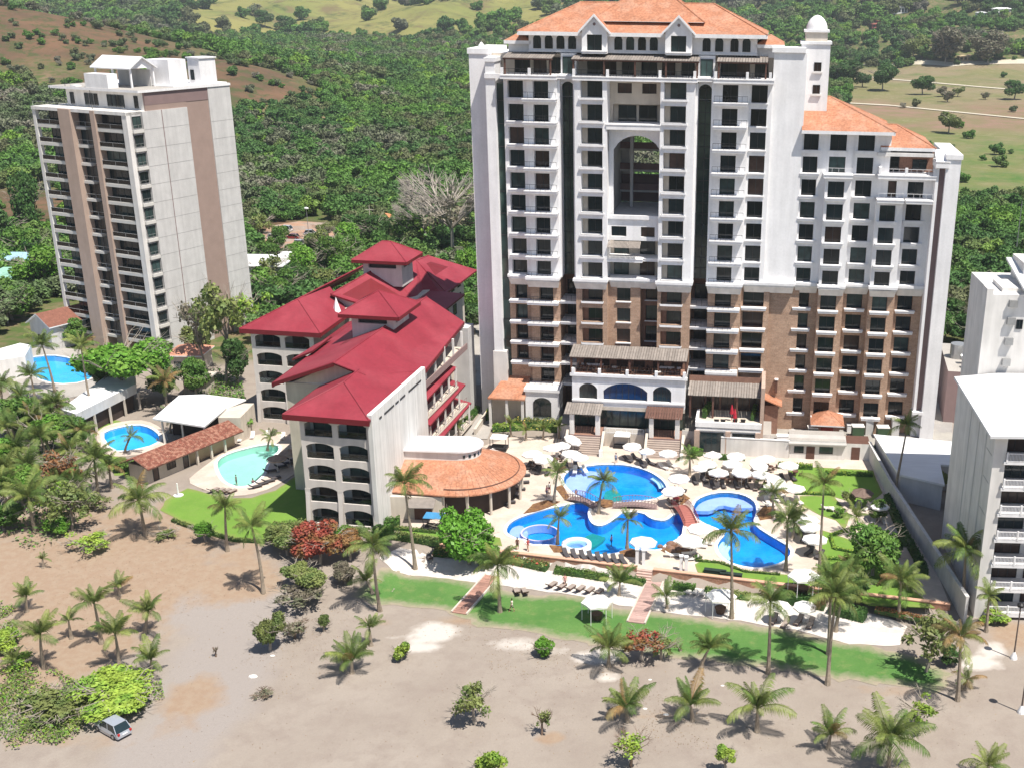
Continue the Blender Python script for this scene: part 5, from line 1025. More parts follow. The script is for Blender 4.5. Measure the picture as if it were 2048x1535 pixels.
b = MB(); CR_ = M('brown_cottage_tiles', (.20, .085, .06), .85, .15, 1.5, fine=(4, .15)); b.slab([(-4.1, -.5, 4.9), (-.35, -.5, 7.2), (-.35, 9.5, 7.2), (-4.1, 9.5, 4.9)], .2, CR_, WHITE); b.slab([(-.35, -.5, 7.2), (3.4, -.5, 4.9), (3.4, 9.5, 4.9), (-.35, 9.5, 7.2)], .2, CR_, WHITE); b.build('roof', n2); window(n2, -1.4, -.04, 1.5, 1.6, 1.3)
def shed(label, px, py, w_, d, h, rm, wm=WHITE2, rise=.8, az=0.0, name='house', cat='house'):
    p = G(px, py); t = thing(name, label, cat, p, az); b = MB(); b.box(-w_ / 2, w_ / 2, 0, d, -2, h, wm); b.build('wall', t)
    b = MB(); hip(b, -w_ / 2, w_ / 2, 0, d, h, rise, rm, WHITE, over=.5, t=.2); b.build('roof', t)
    for x in np.arange(-w_ / 2 + 1, w_ / 2 - 1.6, 2.6): window(t, x, -.05, .8, 1.3, 1.3)
    return t
shed('green roofed house at the left edge beyond the trees', 22, 592, 12, 7, 4, M('mint_green_roof', (.25, .45, .36)), rise=2)
shed('blue roofed house at the far left edge behind the green roof', 14, 556, 14, 9, 4.5, M('pale_blue_roof', (.30, .48, .60)), rise=1)
shed('white building half hidden behind the right side of the beige tower', 508, 590, 14, 12, 7, WROOF, rise=.6)
shed('small white flat roofed shop behind the trees of the car park', 556, 536, 6, 4, 3.4, WROOF, rise=.3)
shed('orange roofed cabin among the trees behind the red roofed hotel', 770, 462, 6, 5, 3.2, M('rusty_orange_roof', (.50, .22, .1)), rise=1.6)
shed('small coral roofed house between the big tree and the tall thin tree', 372, 745, 6, 6, 3.4, M('coral_tiles', (.52, .24, .16), .8, .15, 1), CREAM, rise=1.4)
shed('cream cottage below the coral roof beside the open hall', 392, 790, 4, 4, 3.0, CREAM, CREAM, rise=.4)
# hillside houses
def hill_house(label, px, py, parts, name='hillside_house'):
    p = G(px, py); t = thing(name, label, 'house', p)
    for i, (x0, x1, y0, y1, z0, z1, wm, rm) in enumerate(parts):
        b = MB(); b.box(x0, x1, y0, y1, z0, z1, wm); b.build('wall', t); b = MB(); hip(b, x0, x1, y0, y1, z1, 1.2, rm, rm, over=.8, t=.25); b.build('roof', t)
        for x in np.arange(x0 + 1, x1 - 2, 3.4):
            window(t, x, y0 - .06, max(z0, 0) + (z1 - max(z0, 0)) * .25, 2.2, (z1 - max(z0, 0)) * .55)
RW = M('red_house_wall', (.30, .10, .09)); RR = M('brick_red_roof', (.26, .09, .07))
hill_house('stepped red house on the bare hillside at upper right', 1761, 62, [(-6, 6, 0, 8, -4, 3, RW, RR), (-8, 5, 5, 13, 2, 6.5, RW, RR), (-3, 7, 9, 17, 5, 10, RW, RR)])
hill_house('white villa with long flat roofs on the upper right hillside', 1985, 36, [(-16, -6, 0, 9, -5, 5, WHITE, WROOF), (-3, 9, 2, 10, -5, 5.5, WHITE, WROOF), (2, 22, 6, 14, -2, 9, WHITE, WROOF)])
hill_house('white balconied apartments high on the ridge at upper right', 1799, 28, [(-9, 9, 0, 9, -5, 7, WHITE, WROOF), (-13, 2, 6, 14, 2, 11, WHITE, WROOF)])
hill_house('row of low white houses on the ridge above the domed tower', 1722, 22, [(-14, -2, 0, 8, -4, 5, WHITE, WROOF), (2, 14, 2, 9, -4, 6, WHITE, WROOF)])
hill_house('thatched shelter at the far edge of the dry field', 1932, 122, [(-6, 6, 0, 8, -1, 3.5, M('thatch_straw', (.42, .33, .2)), M('thatch_straw', (.42, .33, .2)))])
# rooftop plant behind the hotel at right
pl = thing('rooftop_plant', 'flat roof with silver ducts and tanks between hotel and apartments', 'plant room', (0, 0, 0))
P = [(50.5, 190), (64, 188), (66, 205), (53, 207)]; b = MB(); b.prism(P, 0, 9.0, MAUVE, CONC); b.build('roof_block', pl)
b = MB(); b.tube((53.5, 192, 10.0), (63, 191, 10.0), .7, .7, METAL, 10); b.build('duct', pl); b = MB(); b.tube((53.5, 194.5, 10.2), (63, 193.6, 10.2), .55, .55, METAL, 10); b.build('duct', pl); b = MB(); b.tube((54, 198, 9), (54, 198, 11.5), 1.4, 1.4, METAL, 14); b.build('tank', pl)
b = MB(); b.box(57, 60, 199, 202, 9, 10.6, WHITE2); b.build('vent_box', pl)
# yard clutter
for i, (px, py, w_, d, h, mt, lb) in enumerate([(1716, 858, 1.9, 1.5, 1.9, M('dark_green_steel', (.05, .09, .045), .6), 'dark green waste container nearer the orange roofed kiosk'), (1766, 860, 1.9, 1.5, 1.9, M('dark_green_steel', (.05, .09, .045)), 'dark green waste container nearer the palm crown'), (1738, 852, 1.2, 1.2, 2.8, GREYW, 'grey pillar between the two green containers'), (1790, 854, 1.2, 1.2, 2.8, GREYW, 'grey pillar right of the second green container'), (1700, 846, 1.0, .9, 1.2, WHITE, 'white water tank behind the green containers'), (1625, 862, 1.5, 1.5, 2.0, BLACK, 'black yard cabinet left of the orange roofed kiosk'), (1580, 882, 4.2, 1.1, .8, WHITE, 'long white planter box on the yard wall'), (1585, 850, .9, .7, .5, WHITE, 'white cooler box in the service yard')]):
    p = up(px, py + (18 if py < 870 else 0), 0); t = thing('yard_fixture', lb, 'container', p); b = MB(); b.box(-w_ / 2, w_ / 2, 0, d, 0, h, mt); b.build('box_body', t); b = MB(); b.box(-w_ / 2 - .05, w_ / 2 + .05, -.05, d + .05, h, h + .12, WHITE2 if mt is not WHITE else mt); b.build('lid', t)

# ================================================================== VEGETATION
rng = np.random.RandomState(11)
def frond_mesh(e0, e1, L=3.9, n=36, mat=L_PALM, w_=.056, roll=0, fold=.45, seed=0, gap=0):
    r_ = random.Random(seed); b = MB(); pts = []; p = Vector((0, 0, 0)); N = 12
    for i in range(N + 1):
        t = i / N; a = e0 + (e1 - e0) * t ** 1.15; pts.append((Vector(p), a)); p = p + Vector((math.cos(a), math.sin(t * 2.2 + roll) * .04, math.sin(a))) * (L / N)
    def at(t): x = t * N; i = min(int(x), N - 1); f = x - i; return pts[i][0].lerp(pts[i + 1][0], f), pts[i][1] * (1 - f) + pts[i + 1][1] * f
    for i in range(0, N, 2):
        (a, _), (c, _) = pts[i], pts[min(i + 2, N)]; r = .045 * (1 - i / N) + .012
        b.poly([a + Vector((0, r, 0)), a - Vector((0, r, 0)), c - Vector((0, r * .8, 0)), c + Vector((0, r * .8, 0))], mat); b.poly([a + Vector((0, 0, r)), a - Vector((0, 0, r)), c - Vector((0, 0, r)), c + Vector((0, 0, r))], mat)
    for k in range(n):
        t = .14 + .86 * (k + .5) / n; q, a = at(t); tang = Vector((math.cos(a), 0, math.sin(a))); nrm = Vector((-math.sin(a), 0, math.cos(a)))
        ln = (L / 3.8) * (1.06 * math.sin(min(1, t * 1.25 + .12) * math.pi * .62 + .25) * (1 if t < .75 else (1 - t) / .25 * .6 + .4))
        for s in (-1, 1):
            if gap and r_.random() < gap: continue
            d = (Vector((0, s, 0)) * .86 + tang * (.42 + .5 * t) - nrm * (fold * (.35 + .5 * r_.random()))).normalized(); l2 = ln * r_.uniform(.85, 1.1)
            tip = q + d * l2 - Vector((0, 0, 1)) * (.28 * l2 * (1 + r_.random() * .5)); mid = q + d * l2 * .55; w2 = tang * w_ * .5
            b.poly([q - w2 * .8, q + w2 * .8, mid + w2 * 1.5, mid - w2 * 1.5], mat); b.poly([mid - w2 * 1.5, mid + w2 * 1.5, tip], mat)
    return b.mesh('frond')
FR = {}
for key, mt in (('g', L_PALM), ('y', L_PALMY), ('d', L_PALMD)):
    FR[key] = [frond_mesh(R(84), R(48), mat=mt, seed=1, fold=.7), frond_mesh(R(72), R(18), mat=mt, seed=2, fold=.6), frond_mesh(R(56), R(-22), mat=mt, seed=3, fold=.6), frond_mesh(R(36), R(-52), mat=mt, seed=4, fold=.6), frond_mesh(R(10), R(-76), mat=mt, seed=5, gap=.15, fold=.7), frond_mesh(R(-35), R(-88), L=3.0, mat=mt, seed=6, gap=.35)]
def palm(bpx, cpx, label, s=1.0, n=17, mix=(.62, .33, .05), young=False, zb=None, name='coconut_palm', tr=.17, group='coconut palms around the hotel'):
    p = G(*bpx) if zb is None else up(bpx[0], bpx[1], zb); d = ray(*cpx); t_ = p.y / d.y; X_, Z_ = d.x * t_, CAM_Z + d.z * t_
    top = Vector((X_ - p.x, 0, max(Z_ - p.z, .35))); t = thing(name, label, 'palm tree', p, 0, group)
    b = MB(); N = 7; pr = None; bend = random.uniform(-.5, .5) * min(1, top.z / 8)
    for i in range(N + 1):
        f = i / N; q = Vector((top.x * f ** 1.4, bend * math.sin(f * math.pi), top.z * f)); r = tr * (1.5 - .9 * f) * (1.35 if i == 0 else 1) * (.75 + .25 * s)
        if pr: b.tube(pr[0], q, pr[1], r, TRUNK, 7, cap=False)
        pr = (q, r)
    b.build('trunk', t)
    ga = random.random() * 6; n = int(n * 1.25)
    for i in range(n):
        f = i / max(1, n - 1); lay = 0 if f < .14 else 1 if f < .36 else 2 if f < .62 else 3 if f < .85 else 4
        if young: lay = 0 if f < .35 else 1 if f < .68 else 2 if f < .9 else 3
        if not young and f > .97: lay = 5
        c_ = random.random(); key = 'g' if c_ < mix[0] else 'y' if c_ < mix[0] + mix[1] else 'd'
        if lay >= 4 and random.random() < .35: key = 'y' if random.random() < .6 else 'd'
        sc = s * .92 * random.uniform(.66, 1.2) * (.8 if lay == 0 else 1)
        o = inst('frond', FR[key][lay], t, (top.x, 0, top.z - .1), (random.uniform(-.4, .4), random.uniform(-.2, .2), ga + i * 2.3999 + random.uniform(-.2, .2)), (sc, sc, sc))
    return t
PB = [
 ((87, 1134), (85, 1116), 'tiny palm seedling on bare soil at the left edge', .35, 8, 1), ((54, 1222), (53, 1192), 'young palm left of the group beside the sandy track', .62, 12, 1), ((89, 1336), (80, 1268), 'young palm with long leaning fronds, lower left of the grove', .85, 14, 1),
 ((143, 1276), (137, 1240), 'thin upright young palm inside the left grove', .5, 9, 1), ((203, 1286), (188, 1205), 'tall young palm at the back of the left grove', .85, 14, 1), ((239, 1333), (230, 1266), 'central young palm of the left grove with short trunk', .85, 15, 1), ((290, 1266), (296, 1222), 'young palm with brown tipped fronds at the right of the grove', .8, 14, 1),
 ((304, 1350), (302, 1318), 'young fan shaped palm just above the bright green canopy', .75, 12, 1), ((32, 1340), (28, 1316), 'small palm sapling above the creeping plants at left', .5, 9, 1), ((240, 1190), (236, 1172), 'pale feathery young palm at the top right of the left grove', .6, 10, 1),
 ((71, 1062), (57, 992), 'big leaning palm with bright fronds at the left edge', 1.15, 18, 0), ((291, 1070), (277, 1000), 'double trunked palm left of the lawn corner', 1.15, 18, 0), ((197, 994), (188, 918), 'full palm in front of the bright blue pool', 1.05, 18, 0), ((455, 1101), (450, 1012), 'slim palm beside the round green bush on the lawn', .8, 15, 0),
 ((527, 1185), (503, 1052), 'slender palm on bare soil left of the red leaved shrub', .85, 15, 0), ((760, 1221), (745, 1090), 'tall palm at the left end of the beach lawn', 1.0, 17, 0), ((1000, 1223), (995, 1128), 'palm beside the left boardwalk with drooping dry fronds', 1.1, 17, 0), ((831, 1138), (808, 965), 'tall thin palm in front of the blank cream wall', .95, 15, 0),
 ((745, 1186), (733, 1160), 'small palm below the red leaved shrub', .75, 11, 1), ((742, 1290), (739, 1254), 'small upright palm between the sand patches', .65, 11, 1), ((704, 1345), (704, 1320), 'wide low palm on open sand left of centre', 1.05, 14, 1), ((1217, 1332), (1218, 1296), 'low palm left of the small orange shrub', .95, 15, 1), ((1254, 1442), (1253, 1414), 'spreading low palm in the foreground centre', 1.0, 15, 1),
 ((1385, 1440), (1381, 1408), 'young palm right of the foreground centre palm', .95, 14, 1), ((1514, 1462), (1515, 1414), 'young palm with yellow lower fronds in the foreground', 1.05, 16, 1), ((1402, 1334), (1418, 1296), 'young palm at the front edge of the lawn', .85, 14, 1), ((1536, 1346), (1541, 1202), 'tall straight palm standing on the lawn edge', .95, 17, 0),
 ((1655, 1368), (1672, 1192), 'tallest of the palm cluster with flared base on the lawn edge', 1.05, 18, 0), ((1657, 1308), (1662, 1160), 'palm standing right behind the tallest of the cluster', 1.0, 17, 0), ((1671, 1262), (1688, 1178), 'shorter palm on white sand behind the cluster', 1.0, 16, 0), ((1463, 1236), (1462, 1062), 'tall palm in front of the kidney shaped pool', 1.0, 17, 0),
 ((1571, 1140), (1575, 1038), 'palm over the right side of the round lower pool', .9, 16, 0), ((1637, 1166), (1648, 966), 'very tall thin palm between terrace and side lawn', .8, 15, 0), ((1787, 998), (1815, 850), 'curved tall palm in front of the white annex roof', .75, 15, 0), ((1797, 1238), (1803, 1160), 'palm on the corner lawn beside the boundary wall', 1.05, 16, 0),
 ((1925, 1216), (1932, 1098), 'large palm in front of the white apartment building', 1.1, 17, 0), ((1915, 1400), (1922, 1272), 'yellow brown palm by the sand gap at right', .9, 14, 2), ((1932, 1378), (1934, 1358), 'small dried palm behind the yellow brown palm', .6, 9, 2), ((1776, 1545), (1782, 1478), 'large palm in the bottom right foreground', 1.2, 17, 0), ((1656, 1496), (1662, 1468), 'small curled palm left of the large foreground palm', .8, 12, 1),
 ((1334, 1216), (1332, 1192), 'small palm right of the main boardwalk steps', .7, 11, 1), ((1238, 1190), (1240, 1164), 'bushy young palm behind the white beach tent', .8, 13, 1), ((1982, 1560), (1976, 1530), 'yellowish palm top at the bottom right corner', .7, 12, 3), ((1108, 1005), (1115, 946), 'feathery palm left of the upper pool', .75, 13, 0), ((1197, 1026), (1206, 962), 'palm on the island between the two pools', .8, 14, 0),
 ((1115, 1087), (1118, 1034), 'slim palm at the left of the lower pool', .6, 12, 0), ((1254, 1095), (1256, 1038), 'slim palm at the front bed of the lower pool', .65, 12, 0), ((1379, 950), (1380, 912), 'short palm at the foot of the ramp', .7, 12, 0), ((1524, 975), (1530, 958), 'short palm among the parasols right of the pools', .6, 11, 0), ((1545, 1032), (1546, 985), 'palm in the garden bed right of the kidney pool', .75, 13, 0),
 ((110, 785), (84, 690), 'leaning palm over the farthest blue pool', .95, 15, 0), ((189, 842), (162, 690), 'tall thin palm beside the farthest blue pool', .85, 15, 0), ((334, 832), (330, 762), 'brownish palm behind the white hall roof', .95, 15, 2), ((60, 850), (42, 792), 'palm in the dense left grove, upper row', 1.0, 15, 0), ((128, 868), (112, 806), 'palm in the left grove beside the pavilion corner', .95, 15, 0), ((22, 905), (14, 852), 'palm at the far left edge of the dense grove', 1.0, 15, 0),
 ((95, 930), (80, 872), 'palm in the middle of the dense left grove', 1.0, 15, 0), ((150, 948), (138, 900), 'palm in the dense left grove nearest the blue pool', .9, 14, 0), ((20, 985), (10, 935), 'palm low in the dense grove at the left edge', 1.0, 15, 0), ((120, 1000), (112, 962), 'palm in front of the dense left grove', .85, 14, 0), ((250, 905), (262, 872), 'small palm leaning over the bright blue pool', .6, 10, 0),
 ((5, 820), (2, 770), 'palm at the extreme left of the upper grove', 1.0, 15, 0), ((75, 885), (66, 832), 'palm behind the middle of the left grove', 1.0, 15, 0), ((35, 945), (30, 895), 'palm between the green thicket trees at left', 1.05, 15, 0), ((165, 905), (156, 860), 'palm between the pavilion and the blue pool', .9, 14, 0), ((60, 975), (52, 930), 'palm in the lower middle of the left grove', 1.0, 15, 0), ((105, 870), (96, 818), 'narrow palm in the upper left grove', .85, 14, 0), ((160, 1010), (150, 965), 'palm right of the rusty leaved tree', .95, 15, 0), ((12, 1015), (5, 968), 'palm at the left edge above the thicket', 1.0, 15, 0), ((225, 975), (218, 930), 'small palm right of the blue pool palm', .8, 13, 0), ((150, 870), (146, 832), 'palm just left of the pavilion posts', .8, 13, 0), ((340, 865), (346, 830), 'slim palm at the corner of the white hall', .6, 12, 0), ((70, 800), (62, 752), 'palm behind the white roofed shed', .9, 14, 0),
 ((535, 900), (541, 872), 'small palm at the back edge of the aqua pool', .55, 10, 0), ((1972, 1262), (1978, 1190), 'palm in front of the lowest apartment balcony', .65, 12, 0), ((1720, 1070), (1712, 1032), 'small palm among the garden shrubs at right', .7, 12, 0), ((920, 880), (915, 850), 'fan palm in the garden left of the hotel steps', .5, 10, 0), ((1022, 872), (1020, 848), 'leftmost small palm in the lobby garden', .55, 11, 1), ((1052, 880), (1052, 860), 'low palm in the middle of the lobby garden', .5, 10, 1), ((1086, 878), (1088, 856), 'small palm right of the middle in the lobby garden', .55, 11, 1), ((1118, 876), (1118, 852), 'rightmost small palm in the lobby garden', .5, 10, 1), ((1360, 1300), (1358, 1296), 'very small palm tuft on the lawn', .2, 6, 1), ((1585, 1075), (1590, 1045), 'dark palm by the parasols right of the round pool', .6, 12, 0), ((1700, 1180), (1702, 1130), 'palm rising through the dark garden bush', .8, 14, 0)]
for bp_, cp_, lb, s_, n_, y_ in PB:
    mix = {0: (.66, .30, .04), 1: (.60, .36, .04), 2: (.2, .35, .45), 3: (.1, .85, .05)}[y_]
    palm(bp_, cp_, lb, s_, n_, mix, young=(y_ in (1, 3)))

def crown_mesh(seed, n=3200, leaf=.10, lobes=9, flat=.8, mat=L_MID, hollow=.55, name='crown', spread=.62, umb=0):
    r_ = np.random.RandomState(seed); C = []
    for i in range(lobes):
        a = r_.uniform(0, 6.28); rr = spread * math.sqrt(r_.uniform(0, 1)); zz = flat * (r_.uniform(-.45, .55) if not umb else r_.uniform(-.1, .15) + .35 * (1 - rr)); C.append((rr * math.cos(a), rr * math.sin(a), zz, r_.uniform(.26, .46) * (1 - .2 * rr)))
    C.append((0, 0, 0, .5)); C = np.array(C); pk_ = r_.choice(len(C), n, p=(C[:, 3] ** 2) / (C[:, 3] ** 2).sum())
    d = r_.normal(size=(n, 3)); d[:, 2] += .25; d /= np.linalg.norm(d, axis=1)[:, None]; rad = r_.uniform(hollow, 1.05, n) ** .6
    P = C[pk_, :3] + d * (C[pk_, 3] * rad)[:, None] * np.array([1, 1, flat if not umb else .6]) ; P += r_.normal(size=(n, 3)) * .02
    nr = d * .8 + r_.normal(size=(n, 3)) * .75 + np.array([0, 0, .35]); nr /= np.linalg.norm(nr, axis=1)[:, None]
    u = np.cross(nr, r_.normal(size=(n, 3))); u /= np.linalg.norm(u, axis=1)[:, None] + 1e-9; v = np.cross(nr, u); L = leaf * r_.uniform(.6, 1.25, n)[:, None]
    V = np.stack([P - u * L * .55, P - v * L * .32, P + u * L * .55, P + v * L * .32], 1).reshape(-1, 3)
    me = bpy.data.meshes.new(name); me.vertices.add(4 * n); me.vertices.foreach_set('co', V.ravel()); me.loops.add(4 * n); me.loops.foreach_set('vertex_index', np.arange(4 * n, dtype=np.int32)); me.polygons.add(n); me.polygons.foreach_set('loop_start', np.arange(0, 4 * n, 4, dtype=np.int32)); me.materials.append(mat); me.update(calc_edges=True); return me
def limb_mesh(seed, h, r, rt, mat=BARK, n=7, sub=3, name='trunk', dens=1):
    r_ = random.Random(seed); b = MB(); f0 = Vector((r_.uniform(-.1, .1) * h, r_.uniform(-.1, .1) * h, h * .5)); b.tube((0, 0, 0), f0, rt, rt * .7, mat, 7, False)
    for i in range(n):
        a = i * 2.4 + r_.random(); e = r_.uniform(.5, 1.0); q = f0 + Vector((math.cos(a) * r * .5 * e, math.sin(a) * r * .5 * e, h * r_.uniform(.2, .42))); b.tube(f0, q, rt * .55, rt * .3, mat, 5, False)
        for j in range(sub):
            a2 = a + r_.uniform(-.9, .9); q2 = q + Vector((math.cos(a2) * r * .45, math.sin(a2) * r * .45, h * r_.uniform(.05, .32))); b.tube(q, q2, rt * .3, rt * .12, mat, 4, False)
            for k in range(2 * dens):
                a3 = a2 + r_.uniform(-1.2, 1.2); q3 = q2 + Vector((math.cos(a3) * r * .28, math.sin(a3) * r * .28, h * r_.uniform(-.02, .2))); b.tube(q2, q3, rt * .13, rt * .05, mat, 3, False)
    return b.mesh(name)
_cm = {}
def crown(kind, mat):
    k = (kind, mat.name)
    if k not in _cm:
        a = {'dense': dict(n=5200, leaf=.115, lobes=12, flat=.85), 'dense2': dict(n=4600, leaf=.12, lobes=9, flat=.8), 'shrub': dict(n=1300, leaf=.24, lobes=7, flat=.85), 'shrub2': dict(n=1100, leaf=.26, lobes=6, flat=.8), 'airy': dict(n=900, leaf=.17, lobes=12, flat=.9, hollow=.1, spread=.8), 'sparse': dict(n=420, leaf=.20, lobes=9, flat=.9, hollow=.1, spread=.75), 'umbrella': dict(n=5200, leaf=.11, lobes=16, flat=.42, umb=1, spread=.78),
             'far': dict(n=1500, leaf=.21, lobes=9, flat=.8), 'far2': dict(n=1400, leaf=.21, lobes=7, flat=.85), 'far3': dict(n=700, leaf=.19, lobes=9, flat=.8, hollow=.1, spread=.75)}[kind]
        _cm[k] = crown_mesh(hash_(kind + mat.name), mat=mat, **a)
    return _cm[k]
def hash_(s): 
    h = 7
    for ch in s: h = (h * 31 + ord(ch)) % 99991
    return h
_lm = {}
def tree(px, label, r, h, kind, mat, hc=None, z=None, name='tree', cat='tree', group=None, rt=None, bark=BARK, rz=None, limbs=True, pos=None, second=None):
    """h: height of the crown's middle above the ground; hc: half height of the crown"""
    p = pos or (G(*px) if z is None else up(px[0], px[1], z)); t = thing(name, label, cat, p, 0, group); hc = hc or r * .8
    a = random.uniform(0, 6.28) if rz is None else rz
    inst('crown', crown(kind, mat), t, (0, 0, h), (0, 0, a), (r, r, hc / .85))
    if second: inst('crown', crown(*second[:2]), t, second[2], (0, 0, a + 1), second[3])
    if limbs:
        k = (round(h), round(r), kind in ('sparse', 'airy'), bark.name)
        if k not in _lm: _lm[k] = limb_mesh(len(_lm) + 3, h + hc * .3, r, rt or (.10 + .035 * r), bark, dens=2 if k[2] else 1)
        inst('trunk', _lm[k], t, (0, 0, 0), (0, 0, a))
    return t
